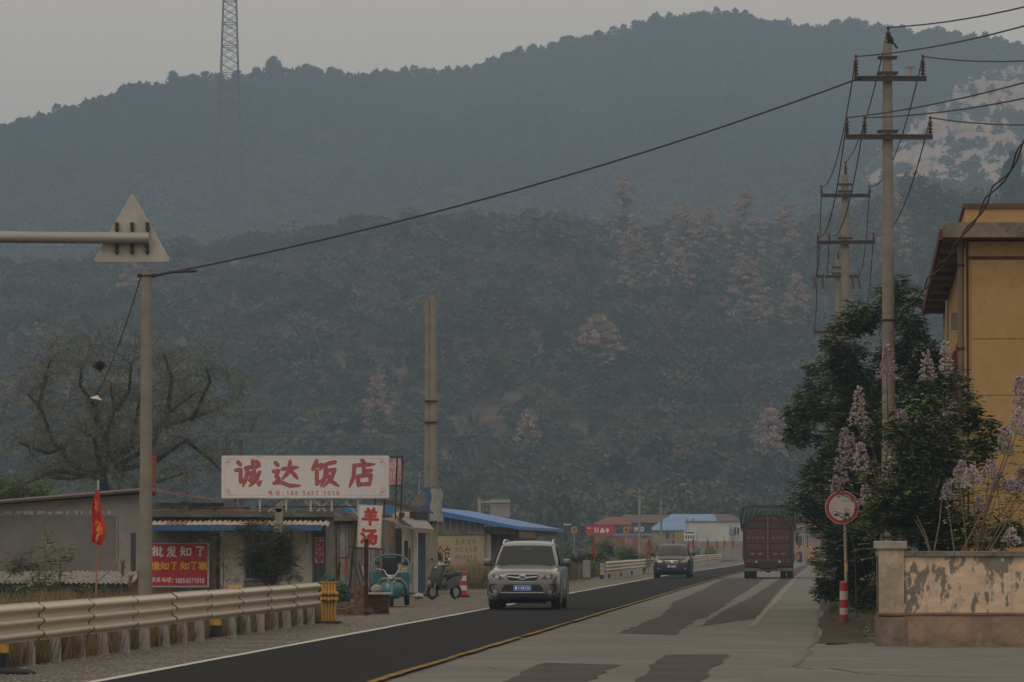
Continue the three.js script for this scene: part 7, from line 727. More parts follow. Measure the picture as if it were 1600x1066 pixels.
{ // dry grass, reeds and weeds on the verges
  const blade = (seed, n, h, sp, w) => { const r = rng(seed), P = [], N = [], C = []; for (let i = 0; i < n; i++) { const a = r() * 6.28, b = V3(Math.cos(a) * sp * r(), 0, Math.sin(a) * sp * r()), d = V3((r() - 0.5) * 0.7, 1, (r() - 0.5) * 0.7).normalize(), k = 0.7 + 0.6 * r(); leafQuad(P, N, C, b, d, rdir(r), h * (0.5 + 0.7 * r()), w, [k, k, k]); } return geoOf(P, N, C); };
  const tuftG = [0, 1, 2, 3].map((i) => blade(500 + i, 26, 0.42, 0.16, 0.016)), r = rng(71), gm = new THREE.MeshStandardMaterial({ roughness: 1, vertexColors: true, side: THREE.DoubleSide }), items = [], items2 = [], items3 = [];
  const dry = () => { const t = r(); return [lerp(0.17, 0.24, t), lerp(0.12, 0.17, t), lerp(0.065, 0.09, t)]; }, grn = () => { const k = 0.7 + 0.6 * r(); return [0.055 * k, 0.085 * k, 0.022 * k]; };
  for (let i = 0; i < 5200; i++) { const d = 52 + r() * 44, off = -10.95 - Math.pow(r(), 1.4) * 6, x = off + 0.0734 * d, s = 0.6 + r() * 0.9 * (off < -11.3 ? 1.3 : 0.75); items.push({ p: V3(x, -0.03, -d), s: [s, s, s], ry: r() * 6.28, c: r() < 0.88 ? dry() : grn(), k: Math.floor(r() * 40) }); }
  for (let i = 0; i < 2600; i++) { const d = 165 + r() * 110, off = -11.8 - Math.pow(r(), 1.2) * 7, x = roadX(d) + off, s = 0.8 + r() * 1.5; items2.push({ p: V3(x, -0.03, -d), s: [s, s, s], ry: r() * 6.28, c: r() < 0.6 ? dry() : grn(), k: Math.floor(r() * 40) }); }
  for (let i = 0; i < 1500; i++) { const d = 90 + r() * 90, off = 0.1 + Math.pow(r(), 1.3) * 3, x = roadX(d) + off, s = 0.12 + r() * r() * 0.5; if (d < 104 && r() < 0.7) continue; items3.push({ p: V3(x, -0.02, -d), s: [s, s, s], ry: r() * 6.28, c: r() < 0.45 ? dry() : grn(), k: Math.floor(r() * 40) }); }
  scatter('dry_grass', 'dry straw-coloured grass under and behind the near guardrail', tuftG, gm, items); scatter('roadside_grass', 'tall mixed grass on the left verge beyond the shops', tuftG, gm, items2); scatter('verge_grass', 'short weeds under the trees on the right verge', tuftG, gm, items3);
  const reed = (label, u, v, d) => { const o = V3(atX(u, d), 0, -d), g = thing('reed', label, 'reed', o, 0, 'dry reeds by the plain pole'), top = hAt(v, d); part(g, 'stalk', merge([rod(V3(0, 0, 0), V3(0.05, top, 0), 0.01, 0.006, 5)]), M(0.25, 0.17, 0.1)); const P = [], N = [], C = []; for (let i = 0; i < 60; i++) leafQuad(P, N, C, V3(0.05, top - 0.3 * r(), 0), V3((r() - 0.4) * 0.9, 0.7, (r() - 0.5)).normalize(), rdir(r), 0.14, 0.018, [1, 1, 1]); part(g, 'plume', geoOf(P, N, C), leafMat(0.2, 0.12, 0.075)); };
  reed('dry brown reed plume left of the plain concrete pole', 188, 880, 92); reed('dry reed plume leaning against the plain concrete pole', 214, 895, 91); reed('short dry reed between the pole and the flag', 200, 905, 91.5);
  for (const [u, v, d, a, b, lab] of [[985, 866, 258, 50, 20, 'wide green bush behind the distant guardrail, left of the dark car'], [925, 868, 238, 30, 24, 'green bush left of the far guardrail start'], [1112, 862, 440, 40, 9, 'low green bush beyond the dark car'], [903, 890, 225, 24, 18, 'brownish bush right of the silver car'], [860, 862, 260, 36, 20, 'green bush behind the silver car roof'], [950, 852, 290, 60, 12, 'long green hedge below the red hoardings']]) { const o = V3(atX(u, d), 0, -d), br = /brown/.test(lab); leafyTree('verge_bush', lab, o, 450 + Math.round(u), Math.max(0.6, hAt(v, d) * 0.7), { r0: 0.04, kids: 4, levels: 2, spread: 0.6, start: 0.2, category: 'bush' }, br ? leafMat(0.09, 0.07, 0.04) : freshLeaf, mat.bark, { per: 2, scatter: 0.4, pairs: 3, stalk: 0.3, leaf: 0.16, wid: 0.06, blobs: [blob(o, u, v, d, a, b, 420), blob(o, u, 895, d, a * 0.9, 14, 200)] }, 'bushes on the left verge'); }
  for (const [u, d, hh] of [[765, 187, 1.5], [752, 186.5, 0.9], [738, 184, 0.7], [780, 190, 0.8]]) { const o = V3(atX(u, d), 0, -d); leafyTree('wall_weed', `${hh > 1 ? 'tall' : hh > 0.85 ? 'thin' : hh > 0.75 ? 'bushy' : 'low'} weed growing at the foot of the blue-roofed building`, o, 470 + u, hh, { r0: 0.02, kids: 3, levels: 1, spread: 0.6, start: 0.1, category: 'weeds' }, leafMat(0.08, 0.085, 0.035), mat.bark, { per: 5, scatter: 0.3, pairs: 2, stalk: 0.2, leaf: 0.12, wid: 0.035 }); }
}
{ // a leafy twig hanging in front of the round sign
  const o = V3(atX(1338, 97), 0, -97), g = thing('hazel_sapling', 'thin leafy sapling hanging across the round sign', 'sapling', o), r = rng(930), P = [], N = [], C = [], a = V3(0, -0.05, 0), b = at(1336, 860, 97).sub(o), c = at(1326, 806, 97).sub(o), e = at(1306, 800, 97).sub(o); part(g, 'stem', [rod(a, b, 0.018, 0.014, 6), rod(b, c, 0.014, 0.009, 5), rod(c, e, 0.009, 0.004, 5)], mat.bark); for (let i = 0; i < 34; i++) { const p = (r() < 0.6 ? c.clone().lerp(e, r()) : b.clone().lerp(c, r())).add(rdir(r).multiplyScalar(0.1)), d = rdir(r); d.y = d.y * 0.4 - 0.2; sprays(P, N, C, p, d.normalize(), r, 2, 0.1, 0.09, 0.06, 0.8 + 0.5 * r()); } part(g, 'leaves', geoOf(P, N, C), greenLeaf);
}
{ // gravel and litter along the road edges
  const r = rng(515), pebble = [0, 1, 2].map((i) => { const g = new THREE.IcosahedronGeometry(1, 0), p = g.attributes.position, q = rng(i + 3), m = new Map(); for (let k = 0; k < p.count; k++) { const key = [p.getX(k), p.getY(k), p.getZ(k)].map((v) => v.toFixed(3)).join(); if (!m.has(key)) m.set(key, 0.7 + 0.6 * q()); const s = m.get(key); p.setXYZ(k, p.getX(k) * s * 1.2, p.getY(k) * s * 0.6, p.getZ(k) * s); } g.computeVertexNormals(); return g; }), items = [];
  for (let i = 0; i < 9000; i++) { const d = 50 + r() * r() * 120, right = r() < 0.25, off = right ? -0.3 + r() * 2.2 : -10.9 + Math.pow(r(), 2.2) * 2.2, s = 0.008 + 0.022 * r() * r(), k = 0.6 + 0.8 * r(); if (right && d < 74) continue; items.push({ p: V3(roadX(d) + off + (right ? 0 : (0.0034 * d)), -0.008, -d), s: [s, s, s], ry: r() * 6.28, c: [0.2 * k, 0.185 * k, 0.16 * k], k: Math.floor(r() * 30) }); }
  scatter('gravel', 'loose gravel strewn along the road shoulders', pebble, new THREE.MeshStandardMaterial({ roughness: 1 }), items);
  const p0 = onGround(14, 1052), g = new THREE.SphereGeometry(0.22, 20, 10), q = g.attributes.position; for (let k = 0; k < q.count; k++) { const n = 0.7 + 0.7 * fbm(q.getX(k) * 9 + 4, q.getZ(k) * 9 + q.getY(k) * 5, 3); q.setXYZ(k, q.getX(k) * n * 1.3, Math.max(-0.012, q.getY(k) * n * 0.3), q.getZ(k) * n * 1.6); } g.computeVertexNormals(); const m = single('rag', g, M(0.015, 0.015, 0.016, 0.9), 'crumpled black rag on the shoulder at the bottom left corner', 'rag'); m.position.copy(p0).add(V3(0, 0.0, 0));
}
// ---------------------------------------------------------------- distance: mast, village, flags, blossom on the hill
{ // lattice mast on the far slope
  const u = 357, d = 1520, base = landY(u, d), o = V3(atX(u, d), base - 1.5, -d), g = thing('lattice_mast', 'tall steel lattice mast standing on the hill', 'mast', o), H = 108, st = M(0.045, 0.045, 0.048, 0.7), hw = (y) => y < 17 ? lerp(5.6, 4.8, y / 17) : y < 54 ? lerp(4.8, 3.2, (y - 17) / 37) : lerp(3.2, 1.6, clamp((y - 54) / 54, 0, 1));
  const levels = [0]; while (levels[levels.length - 1] < H) { const y = levels[levels.length - 1]; levels.push(y + (y < 17 ? 8.5 : y < 48 ? 5 : y < 66 ? 3.4 : 2.6)); }
  const C = [[1, 1], [1, -1], [-1, -1], [-1, 1]], P = (y, k) => V3(C[k % 4][0] * hw(y), y, C[k % 4][1] * hw(y)); for (let k = 0; k < 4; k++) { const l = []; for (let i = 0; i < levels.length - 1; i++) l.push(bar(P(levels[i], k), P(levels[i + 1], k), 0.36)); part(g, 'leg', l, st); }
  const br = [], rings = []; for (let i = 0; i < levels.length - 1; i++) for (let k = 0; k < 4; k++) { br.push(bar(P(levels[i], k), P(levels[i + 1], k + 1), 0.19), bar(P(levels[i], k + 1), P(levels[i + 1], k), 0.19)); if (i % (levels[i] < 40 ? 2 : 3) === 0) rings.push(bar(P(levels[i], k), P(levels[i], k + 1), levels[i] > 10 && levels[i] < 16 ? 0.3 : 0.22)); } stuffPart(g, 'bracing', br, st); stuffPart(g, 'ring_bars', rings, st); for (const [x, y] of [[-2.3, 94], [2.3, 100], [-2.2, 104]]) part(g, 'antenna', merge([rod(V3(x, y - 3, 1.4), V3(x, y + 3, 1.4), 0.25), bar(V3(x, y, 1.4), V3(x * 0.6, y, 1.0), 0.12)]), M(0.25, 0.25, 0.25));
}
// blossoming trees on the nearer hill: tiers of pinkish flower masses on dark limbs
function hillBlossom(label, u, vt, vb, wpx, seed, dense = 1, d0) {
  const d = d0 || hillDistance(u, vb), o = V3(atX(u, d), landY(u, d) - 0.3, -d), s = px(d), h = (vb - vt) / s, w = wpx / s / 2, g = thing('blossom_tree', label, 'tree', o, 0, 'pale pink blossom trees on the hill'), r = rng(seed), rods = [rod(V3(0, 0, 0), V3(0, h * 0.85, 0), 0.24, 0.06, 7)], P = [], N = [], C = [];
  const nc = Math.round(clamp(h * w * 3.4, 30, 130) * (dense < 0.5 ? 0.7 : 1)); for (let i = 0; i < nc; i++) { const t = 0.12 + 0.88 * Math.pow(r(), 0.85), y = h * t, wr = w * Math.pow(Math.max(0.06, 1 - Math.pow(t, 1.7)), 0.62) * (t < 0.25 ? 0.8 : 1), a = r() * 6.28, q = Math.sqrt(0.15 + 0.85 * r()), c = V3(Math.cos(a) * wr * q, y, Math.sin(a) * wr * q), rx = 0.55 + 0.75 * r(), tone = 0.6 + 0.7 * r(); rods.push(rod(V3(0, Math.max(0, y - h * 0.1), 0), c, 0.07, 0.025, 4)); const n = Math.round(64 * dense); for (let k = 0; k < n; k++) { const d2 = rdir(r), b = V3(c.x + d2.x * rx * r(), c.y + (Math.abs(d2.y) - 0.25) * rx * 0.55, c.z + d2.z * rx * r()), m = tone * (0.75 + 0.5 * r()), leafy = r() < 0.14; leafQuad(P, N, C, b, V3((r() - 0.5), 0.8, (r() - 0.5)).normalize(), rdir(r), 0.3 + 0.16 * r(), 0.2, leafy ? [0.25 * m, 0.36 * m, 0.16 * m] : [m, m, m]); } }
  part(g, 'trunk', rods, mat.bark); part(g, 'crown', geoOf(P, N, C), hillBlossom.m || (hillBlossom.m = leafMat(0.37, 0.25, 0.205))); return g;
}
[[975, 278, 408, 78, 'tallest pale pink blossom tree, high on the hill at the group left end'], [992, 355, 470, 92, 'pale pink blossom tree just below the tallest one on the hill'], [1068, 318, 432, 74, 'pale pink blossom tree third from the left on the hill crest'], [1108, 322, 400, 46, 'slender blossom tree in the middle of the hill crest group'], [1165, 300, 430, 92, 'broad pink blossom tree right of the group middle on the crest'], [1168, 402, 528, 96, 'large pink blossom tree lower down the hill, below the crest group'], [1228, 316, 432, 56, 'slim blossom tree at the right end of the crest group'], [936, 494, 592, 104, 'wide dull blossom tree alone halfway down the hill'], [1205, 640, 745, 84, 'pale blossom tree low on the hill beside the dark cypress'], [1060, 395, 470, 66, 'faint blossom tree under the third crest tree'], [1400, 300, 430, 70, 'blossom tree on the hill behind the nearest power pole'], [825, 640, 712, 50, 'small sparse blossom tree low on the hill, right of the twin poles'], [590, 590, 700, 66, 'sparse pale tree low on the hill above the billboard'], [205, 402, 470, 50, 'faint blossom tree on the hill behind the triangular sign'], [1245, 430, 520, 60, 'dull blossom tree on the hill left of the second power pole']].forEach(([u, vt, vb, w, lab], i) => hillBlossom(lab, u, vt, vb, w, 600 + i, [3, 7].includes(i) ? 0.8 : i > 8 ? 0.4 : 1));
{ // cypress, pine at right, and trees that stand out along the ridge
  const cyp = (name, label, u, vt, vb, wpx, col, seed, opt, d0) => { const d = d0 || hillDistance(u, vb) - 8, s = px(d), h = (vb - vt) / s * 1.12, o = V3(atX(u, d), landY(u, d) - 0.3, -d), g = thing(name, label, 'tree', o); const q = clump(seed, opt); q.scale(wpx / s / 0.75, h, wpx / s / 0.75); part(g, 'crown', q, leafMat(...col)); part(g, 'trunk', rod(V3(0, -0.4, 0), V3(0, h * 0.6, 0), 0.18, 0.08, 6), mat.bark); return g; };
  cyp('cypress', 'narrow dark cypress low on the hill', 1158, 668, 722, 22, [0.018, 0.024, 0.016], 700, { lobes: 9, leaves: 900, size: 0.08, shape: 'cone' });
  cyp('pine_tree', 'hazy blue-green pine behind the ochre building roof', 1586, 228, 350, 56, [0.03, 0.045, 0.028], 701, { lobes: 10, leaves: 1500, size: 0.09, shape: 'cone' }, 1000);
  [[1440, 268, 350, 70, 'round hazy green tree left of the ochre building roof'], [1478, 280, 345, 60, 'second round hazy tree left of the ochre building roof'], [1530, 285, 350, 60, 'round hazy green tree just above the ochre building roof']].forEach(([u, a, b, w, l], i) => cyp('hill_tree', l, u, a, b, w, [0.075, 0.085, 0.03], 710 + i, { lobes: 9, leaves: 1200, size: 0.1 }, 1010));
  [[840, 335, 400, 90, 'round green tree on the crest of the nearer hill'], [655, 335, 390, 70, 'green tree on the nearer crest left of the long cable'], [650, 500, 590, 60, 'yellowish green tree halfway up the hill beside the twin poles'], [440, 660, 770, 110, 'broad green tree at the hill foot behind the billboard'], [520, 690, 780, 90, 'green tree at the hill foot above the billboard characters'], [710, 640, 760, 60, 'thin tree right of the twin poles at the hill foot'], [870, 690, 800, 70, 'green tree at the hill foot above the silver car'], [1000, 690, 790, 80, 'green tree at the hill foot above the red hoardings'], [620, 640, 740, 60, 'loose green tree left of the twin poles at the hill foot'], [770, 540, 620, 56, 'green tree halfway up the hill right of the twin poles']].forEach(([u, a, b, w, l], i) => cyp('hill_tree', l, u, a, b, w, [[0.065, 0.078, 0.028], [0.09, 0.095, 0.034], [0.05, 0.06, 0.028]][i % 3], 720 + i, { lobes: 9, leaves: 1100, size: 0.1 }, i > 2 && i < 9 ? 590 - (i % 3) * 12 : undefined));
  const r = rng(88), protos = [0, 1, 2].map((i) => { const g = new THREE.Group(); g.add(Object.assign(new THREE.Mesh(clump(740 + i, { lobes: 8, leaves: 420, size: 0.12, shape: i === 1 ? 'cone' : 'round' }), leafMat(0.022, 0.032, 0.02)), { name: 'crown' })); g.add(Object.assign(new THREE.Mesh(rod(V3(0, -0.1, 0), V3(0, 0.5, 0), 0.03, 0.015, 5), mat.bark), { name: 'trunk' })); shade(g); return g; });
  const seen = {}, where = (u) => u < 120 ? 'at its far left end' : u < 340 ? 'left of the mast' : u < 560 ? 'right of the mast' : u < 760 ? 'on the low saddle' : u < 980 ? 'below the summit' : u < 1180 ? 'on the summit' : u < 1380 ? 'right of the summit' : 'right of the nearest pole', kind = ['round', 'pointed', 'spreading'];
  for (let i = 0; i < 84; i++) { const u = 10 + i * 19 + (r() - 0.5) * 14, k = r() < 0.45 ? 1 : r() < 0.6 ? 0 : 2, d = D2(u) + (r() - 0.5) * 10, big = [14, 42, 92, 146, 268, 425, 1165, 1340].some((q) => Math.abs(q - u) < 10), h = (k === 1 ? 5.8 : 4.6) * (0.75 + 0.5 * r()) * (big ? 1.6 : 1), c = protos[k].clone(); c.name = numbered('ridge_tree'); c.position.set(atX(u, d), landY(u, d) - 0.3, -d); const w = h * (k === 1 ? 1.0 : 1.35); c.scale.set(w, h, w); c.rotation.y = r() * 6.28; { const q = `${big ? 'tall' : 'dark'} ${kind[k]}`, key = q + where(u), n = (seen[key] = (seen[key] || 0) + 1); tag(c, `${['', 'leftmost', 'second', 'third', 'fourth', 'fifth', 'sixth', 'seventh', 'eighth', 'ninth', 'tenth'][n]} ${q} skyline tree ${n > 1 ? 'from left ' : ''}on the ridge ${where(u).replace(/^on /, 'along ')}`, 'tree', 'trees along the skyline ridge'); } scene.add(c); }
}
{ // village at the foot of the hill
  const house = (label, d, u0, u1, vb, ve, vr, ridge, wallM, roofM, depth, extra) => { const o = V3(atX((u0 + u1) / 2, d), 0, -d), g = thing('village_house', label, 'house', o, 0, 'village houses'), x0 = atX(u0, d) - o.x, x1 = atX(u1, d) - o.x, he = hAt(ve, d), hr = hAt(vr, d), r0 = atX(ridge[0], d) - o.x, r1 = atX(ridge[1], d) - o.x; part(g, 'wall', uvm(box(x1 - x0, he, depth, (x0 + x1) / 2, he / 2 - 0.03, -depth / 2)), wallM); const A = V3(x0 - 0.2, he, 0.4), B = V3(x1 + 0.2, he, 0.4), Cc = V3(r1, hr, -depth / 2), D = V3(r0, hr, -depth / 2), E2 = V3(x1 + 0.2, he, -depth - 0.4), F2 = V3(x0 - 0.2, he, -depth - 0.4); const rf = merge([uvm(quadGeo(A, B, Cc, D)), uvm(quadGeo(E2, F2, D, Cc)), uvm(quadGeo(F2, A, D, D.clone().add(V3(0.001, 0, 0)))), uvm(quadGeo(B, E2, Cc, Cc.clone().add(V3(-0.001, 0, 0))))]); part(g, 'roof', rf, roofM); extra && extra(g, o, d); return g; };
  const tileR = MT(mottled(128, [0.2, 0.085, 0.06], 0.4, 6, 0.4, [0, 0, 0], 140), 0.9), tileB = MT(mottled(128, [0.13, 0.1, 0.085], 0.4, 6, 0.4, [0, 0, 0], 141), 0.9), white = MT(mottled(128, [0.5, 0.49, 0.47], 0.15, 5, 0.3, [0, 0, 0], 142), 0.9), brick = MT(mottled(128, [0.2, 0.1, 0.085], 0.4, 6, 0.4, [0, 0, 0], 143), 0.9), bluM = MT(mottled(128, [0.12, 0.24, 0.4], 0.2, 5, 0.3, [0, 0, 0], 144), 0.6), tan = MT(mottled(128, [0.3, 0.24, 0.17], 0.2, 5, 0.3, [0, 0, 0], 145), 0.9), s2 = M(0.4, 0.4, 0.4);
  const win = (g, o, d, u0, v0, u1, v1, z = 0.05) => { const w = part(g, 'window', pbox(o, u0, v0, u1, v1, d, 0.06, z), M(0.03, 0.035, 0.04, 0.2)); part(w, 'window_frame', merge([pbox(o, u0 - 0.4, v0 - 0.5, u1 + 0.4, v0, d, 0.08, z + 0.04), pbox(o, u0 - 0.4, v1, u1 + 0.4, v1 + 0.5, d, 0.08, z + 0.04)]), s2); };
  house('village house with a red tiled roof above the red hoarding', 480, 930, 985, 868, 820, 807, [950, 976], brick, tileR, 9, (g, o, d) => { win(g, o, d, 962, 826, 968, 834); });
  house('village house with a long brown roof behind the dark hoarding', 510, 972, 1045, 868, 817, 804, [975, 1045], brick, tileB, 9, (g, o, d) => { win(g, o, d, 1020, 822, 1026, 830); });
  house('large village hall with a pale blue roof', 500, 1018, 1122, 868, 829, 803, [1052, 1120], tan, bluM, 12, (g, o, d) => { for (const u of [1040, 1052, 1064]) win(g, o, d, u, 833, u + 6, 842); part(g, 'chimney', pbox(o, 1072, 812, 1074.5, 824, d - 3, 0.3), brick); part(g, 'chimney', pbox(o, 1082, 811, 1084, 820, d - 4, 0.3), brick); });
  house('house with a brown roof and tan gable behind the white building', 520, 1110, 1160, 868, 817, 803, [1112, 1145], tan, tileB, 8, (g, o, d) => win(g, o, d, 1130, 822, 1134, 830));
  { const d = 470, o = V3(atX(1118, d), 0, -d), g = thing('white_building', 'flat-roofed white building left of the lorry', 'building', o); part(g, 'wall', pbox(o, 1078, 816, 1140, 872, d, 10), white); part(g, 'wing', pbox(o, 1140, 816, 1168, 872, d + 3, 10), white); part(g, 'roof_edge', merge([pbox(o, 1077, 814.5, 1140.5, 816, d, 10.2, 0.1), pbox(o, 1140.5, 814.5, 1169, 816, d + 3, 10.2, 0.1)]), M(0.12, 0.12, 0.12)); for (const u of [1147, 1152]) { const w = part(g, 'window', pbox(o, u, 824, u + 3, 835, d + 3, 0.06, 0.05), M(0.02, 0.025, 0.03, 0.2)); part(w, 'sill', pbox(o, u - 0.4, 835, u + 3.4, 835.7, d + 3, 0.1, 0.1), s2); } part(g, 'blue_hoarding', pbox(o, 1139, 827, 1147, 834, d + 2.6, 0.05), M(0.2, 0.32, 0.45)); const sgn = part(g, 'wall_sign', pplane(o, 1069, 830, 1087, 845, d - 0.4, 0), printMat(canvasTex(256, 200, (x, W, H) => { x.fillStyle = '#c8c8c6'; x.fillRect(0, 0, W, H); x.fillStyle = '#333'; for (let k = 0; k < 4; k++) x.fillRect(30 + k * 54, 90, 34, 70); x.fillRect(20, 20, 200, 30); }))); part(g, 'sign_back', pbox(o, 1069, 830, 1087, 872, d - 0.3, 0.1), white); part(g, 'yellow_board', pbox(o, 1054, 831, 1069, 846, d - 0.4, 0.1), M(0.3, 0.2, 0.05)); part(g, 'board_legs', merge([pbox(o, 1056, 846, 1057, 872, d - 0.4, 0.1), pbox(o, 1066, 846, 1067, 872, d - 0.4, 0.1)]), mat.darkSteel); part(g, 'low_wall', pbox(o, 1035, 846, 1170, 874, d - 1.2, 0.3), MT(mottled(128, [0.26, 0.235, 0.2], 0.3, 6, 0.4, [0, 0, 0], 146), 0.9)); }
  const hoard = (label, u0, v0, u1, v1, d, col, draw) => { const o = V3(atX((u0 + u1) / 2, d), 0, -d), g = thing('hoarding', label, 'hoarding', o); part(g, 'panel', pbox(o, u0, v0, u1, v1, d, 0.15), M(...col)); part(g, 'printed_face', pplane(o, u0, v0, u1, v1, d, 0.01), printMat(canvasTex(512, 160, draw))); for (const u of [u0 + 2, u1 - 2]) part(g, 'leg', pbox(o, u - 0.5, v1, u + 0.5, 876, d + 0.02, 0.12), mat.darkSteel); };
  hoard('red hoarding with white lettering beyond the bushes', 915, 821, 960, 836, 440, [0.35, 0.02, 0.03], (x, W, H) => { x.fillStyle = '#a82430'; x.fillRect(0, 0, W, H); x.fillStyle = '#e0d4d4'; x.fillRect(30, 40, 60, 16); x.font = 'bold 120px sans-serif'; x.fillText('U', 150, 120); brush(x, '晶', 255, 44, 84, 7, false); brush(x, '申', 345, 44, 84, 7, false); });
  hoard('dark grey hoarding with pale lettering beside the red one', 968, 820, 1018, 834, 445, [0.05, 0.055, 0.065], (x, W, H) => { x.fillStyle = '#3c424c'; x.fillRect(0, 0, W, H); x.fillStyle = '#c8ccd0'; brush(x, '洲', 225, 30, 100, 6, false); x.font = 'bold 120px sans-serif'; x.fillText('0', 330, 125); x.fillStyle = '#b04038'; x.fillRect(130, 20, 60, 70); });
  { const d = 425, o = V3(atX(985, d), 0, -d), g = thing('market_stall', 'long low stall with a blue sheet roof and red front panels', 'stall', o); part(g, 'roof', pbox(o, 960, 834, 1020, 837, d, 3), bluM); for (let i = 0; i < 5; i++) part(g, 'front_panel', pbox(o, 950 + i * 13, 842, 962 + i * 13, 866, d, 0.1, 0.05), i % 2 ? M(0.24, 0.06, 0.055) : M(0.3, 0.15, 0.14)); part(g, 'post', merge([pbox(o, 961, 837, 962, 868, d, 0.12), pbox(o, 1018, 837, 1019, 868, d, 0.12)]), mat.darkSteel); }
  house('long pink-walled house beyond the lorry', 560, 1241, 1282, 868, 826, 818, [1241, 1282], MT(mottled(128, [0.3, 0.17, 0.15], 0.3, 6, 0.4, [0, 0, 0], 147), 0.9), tileR, 8, (g, o, d) => { win(g, o, d, 1246, 830, 1249, 840); win(g, o, d, 1268, 830, 1271, 840); });
}
{ // wheel loader beyond the lorry
  const d = 430, o = V3(atX(1255, d), 0, -d), g = thing('wheel_loader', 'yellow wheel loader partly hidden between lorry and trees', 'loader', o, 0.3), ye = M(0.42, 0.19, 0.03, 0.5); part(g, 'body', merge([rbox(1.3, 0.9, 1.8, 0.1, 0, 1.2, -1), rbox(1.1, 0.5, 1.4, 0.1, 0, 1.0, 0.6)]), ye); const cb = part(g, 'cab', rbox(0.95, 1.1, 0.95, 0.08, 0, 2.0, -0.4), M(0.03, 0.035, 0.04, 0.15)); part(cb, 'cab_roof', rbox(1.05, 0.1, 1.05, 0.03, 0, 2.58, -0.4), ye); for (const x of [-0.75, 0.75]) for (const z of [1.0, -1.2]) { const w = new THREE.Group(); w.name = 'wheel'; w.position.set(x, 0.52, z); g.add(w); part(w, 'tyre', wheelGeo(0.52, 0.36), mat.rubber); part(w, 'rim', new THREE.CylinderGeometry(0.28, 0.28, 0.37, 16).rotateZ(Math.PI / 2), ye); } for (const x of [-0.45, 0.45]) part(g, 'lift_arm', bar(V3(x, 1.5, 0.5), V3(x, 0.5, 2.1), 0.14, 0.22), ye); part(g, 'bucket', prism([[0, 0], [0.75, 0.05], [0.2, 0.3], [0.1, 0.75]], 1.7).rotateY(-Math.PI / 2).translate(0.85, 0.08, 1.9), ye); const c2 = thing('cone_heap', 'small orange sand heap at the road end beside the loader', 'heap', V3(atX(1272, 440), 0, -440)); part(c2, 'mound', (() => { const q = new THREE.SphereGeometry(0.9, 18, 8, 0, 6.3, 0, 1.57), p = q.attributes.position; for (let i = 0; i < p.count; i++) p.setY(i, p.getY(i) * (0.9 + 0.4 * (fbm(p.getX(i) * 3, p.getZ(i) * 3, 3) - 0.5)) - 0.03); q.computeVertexNormals(); return q; })(), mat.dirt);
}
// flags along the far guardrail
[[929, 845, 870, 225, 'red flag beside the near end of the distant guardrail'], [1013, 842, 866, 240, 'red flag just left of the dark car'], [1052, 843, 858, 330, 'small red flag above the dark car roof'], [1075, 845, 862, 300, 'pink-red flag at the right edge of the dark car roof'], [1083, 842, 858, 330, 'red flag second to the right of the dark car'], [1105, 843, 858, 345, 'red flag third to the right of the dark car'], [1120, 845, 858, 365, 'small red flag fourth to the right of the dark car'], [1131, 843, 856, 385, 'small red flag fifth to the right of the dark car'], [1145, 842, 857, 400, 'red flag closest to the lorry']].forEach(([u, v0, v1, d, lab], i) => { const o = V3(atX(u, d), 0, -d), g = thing('flag', lab, 'flag', o, 0, 'red flags along the road'), top = hAt(v0 - 4, d); part(g, 'pole', rod(V3(0, 0, 0), V3(0, top, 0), 0.025, 0.02, 6), mat.wood); flagCloth(g, 'cloth', hAt(v0, d), hAt(v1, d), 0.085, i * 3 + 2, false); });
[[999, 763, 360, 0.09, 'taller distant grey pole above the dark hoarding'], [1033, 780, 330, 0.08, 'shorter distant pole above the dark car'], [1258, 805, 400, 0.12, 'distant grey pole beyond the lorry'], [655, 738, 420, 0.06, 'thin distant pole seen left of the twin poles']].forEach(([u, v, d, r, lab]) => { const g = thing('distant_pole', lab, 'pole', V3(atX(u, d), 0, -d), 0, 'distant poles'), h = hAt(v, d); part(g, 'shaft', uvm(new THREE.CylinderGeometry(r, r * 1.4, h, 10).translate(0, h / 2 - 0.02, 0)), mat.cement); part(g, 'crossarm', box(0.9, 0.07, 0.07, 0, h - 0.5, r + 0.05), mat.darkSteel); });
[[897, 828, 330, 'yellow chevron sign left of the red hoarding'], [978, 828, 330, 'yellow chevron sign in front of the dark hoarding']].forEach(([u, v, d, lab]) => { const o = V3(atX(u, d), 0, -d), g = thing('chevron_sign', lab, 'road sign', o, 0, 'yellow chevron signs'), y = hAt(v, d); part(g, 'post', rod(V3(0, 0, 0), V3(0, y + 0.2, 0), 0.035), mat.steel); part(g, 'plate', rbox(0.4, 0.46, 0.02, 0.01, 0, y, 0.05), M(0.42, 0.2, 0.03, 0.5)); part(g, 'arrow', prism([[0.08, 0.16], [-0.1, 0], [0.08, -0.16], [0.14, -0.12], [0.01, 0], [0.14, 0.12]], 0.006).translate(0, y, 0.062), mat.black); });
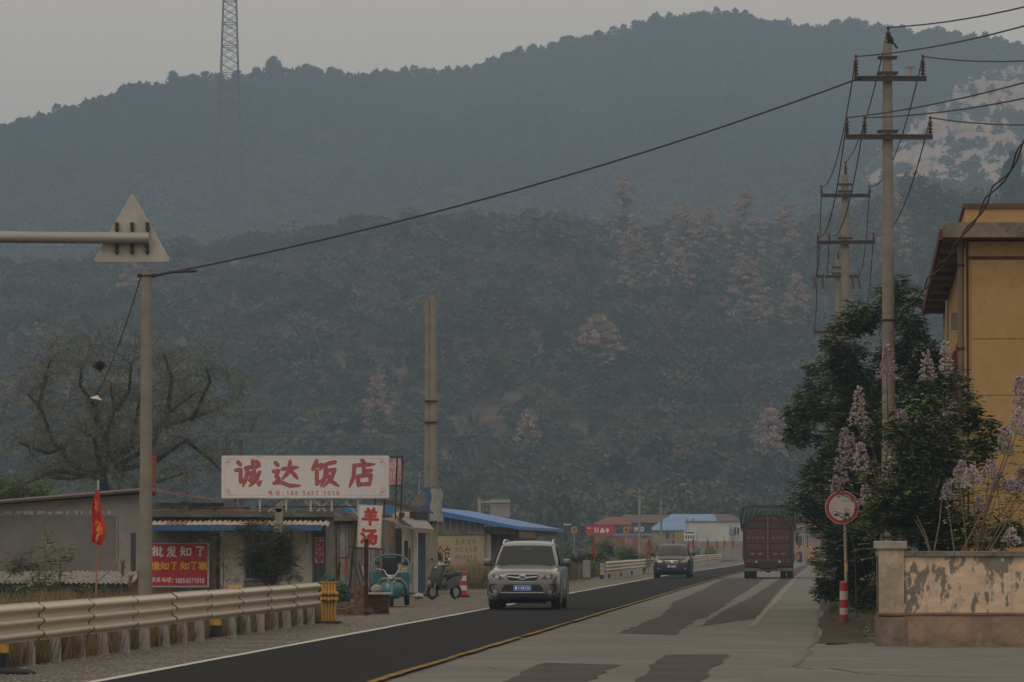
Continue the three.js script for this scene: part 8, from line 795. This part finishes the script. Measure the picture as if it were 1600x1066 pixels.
{ // back of an overhead direction sign, street lamp
  const d = 350, o = V3(atX(749, d), 0, -d), g = thing('direction_sign', 'grey back of a large direction sign above the blue roof', 'road sign', o), X = (u) => atX(u, d) - o.x; part(g, 'mast', new THREE.CylinderGeometry(0.13, 0.17, hAt(779, d), 14).translate(0, hAt(779, d) / 2 - 0.02, 0), mat.steel); for (const v of [785, 807]) part(g, 'arm', rod(V3(0, hAt(v, d), 0), V3(X(797), hAt(v, d), 0), 0.06), mat.steel); part(g, 'panel', pbox(o, 766, 780, 797, 813, d + 0.12, 0.04), MT(mottled(128, [0.24, 0.24, 0.24], 0.2, 5, 0.4, [0, 0, 0], 150), 0.7)); for (let i = 0; i < 7; i++) part(g, 'stiffener', pbox(o, 768 + i * 4.3, 781, 769 + i * 4.3, 812, d + 0.08, 0.05), mat.steel);
  const d2 = 340, l = thing('street_lamp', 'small street lamp with a flat white head left of the chevron sign', 'street lamp', V3(atX(884, d2), 0, -d2)); part(l, 'post', rod(V3(0, 0, 0), V3(0, hAt(822, d2), 0), 0.06, 0.05), mat.darkSteel); part(l, 'head', rbox(0.6, 0.1, 0.3, 0.03, 0.1, hAt(820, d2), 0), M(0.5, 0.5, 0.48, 0.4)); part(l, 'box', rbox(0.25, 0.5, 0.2, 0.02, 0, hAt(840, d2), 0.1), mat.black);
  const amb = thing('amber_lamp', 'small amber warning lamp on a short bracket left of the trees', 'lamp', V3(atX(1254, 395), 0, -395)); part(amb, 'post', rod(V3(0, 0, 0), V3(0, hAt(800, 395), 0), 0.05), mat.steel); part(amb, 'head', rbox(0.34, 0.26, 0.2, 0.05, -0.3, hAt(784, 395), 0), M(0.35, 0.13, 0.03, 0.4)); part(amb, 'bracket', merge([bar(V3(0, hAt(790, 395), 0), V3(-0.3, hAt(788, 395), 0), 0.06), rod(V3(0, hAt(802, 395), 0), V3(0, hAt(784, 395), 0), 0.05)]), mat.steel);
}
{ // faint valley power line across the hill foot, with its poles outside the view
  const d = 430, xl = atX(-160, d), xr = atX(1345, d), h = 15.6, h2 = 13.2; for (const [x, lab] of [[xl, 'valley line pole beyond the left edge of the picture'], [xr, 'valley line pole hidden behind the roadside trees']]) { const g = concretePole('valley_pole', lab, x, d, h + 0.3, 0.1, 0.18, 'valley line poles'); part(g, 'crossarm', box(1.6, 0.1, 0.1, 0, h - 0.05, 0.15), mat.darkSteel); part(g, 'crossarm', box(1.6, 0.1, 0.1, 0, h2 - 0.05, 0.15), mat.darkSteel); }
  const cm = M(0.2, 0.2, 0.2, 0.5, { metalness: 0.4 }); for (const [y, lab] of [[h, 'upper thin pale wire crossing in front of the hill foot'], [h2, 'lower thin pale wire crossing in front of the hill foot']]) single('valley_wire', new THREE.TubeGeometry(new THREE.CatmullRomCurve3(wirePts(V3(xl, y, -d + 0.15), V3(xr, y, -d + 0.15), 1.0, 24)), 60, 0.02, 4), cm, lab, 'cable', 'valley line wires');
}
renderer.render(scene, camera);
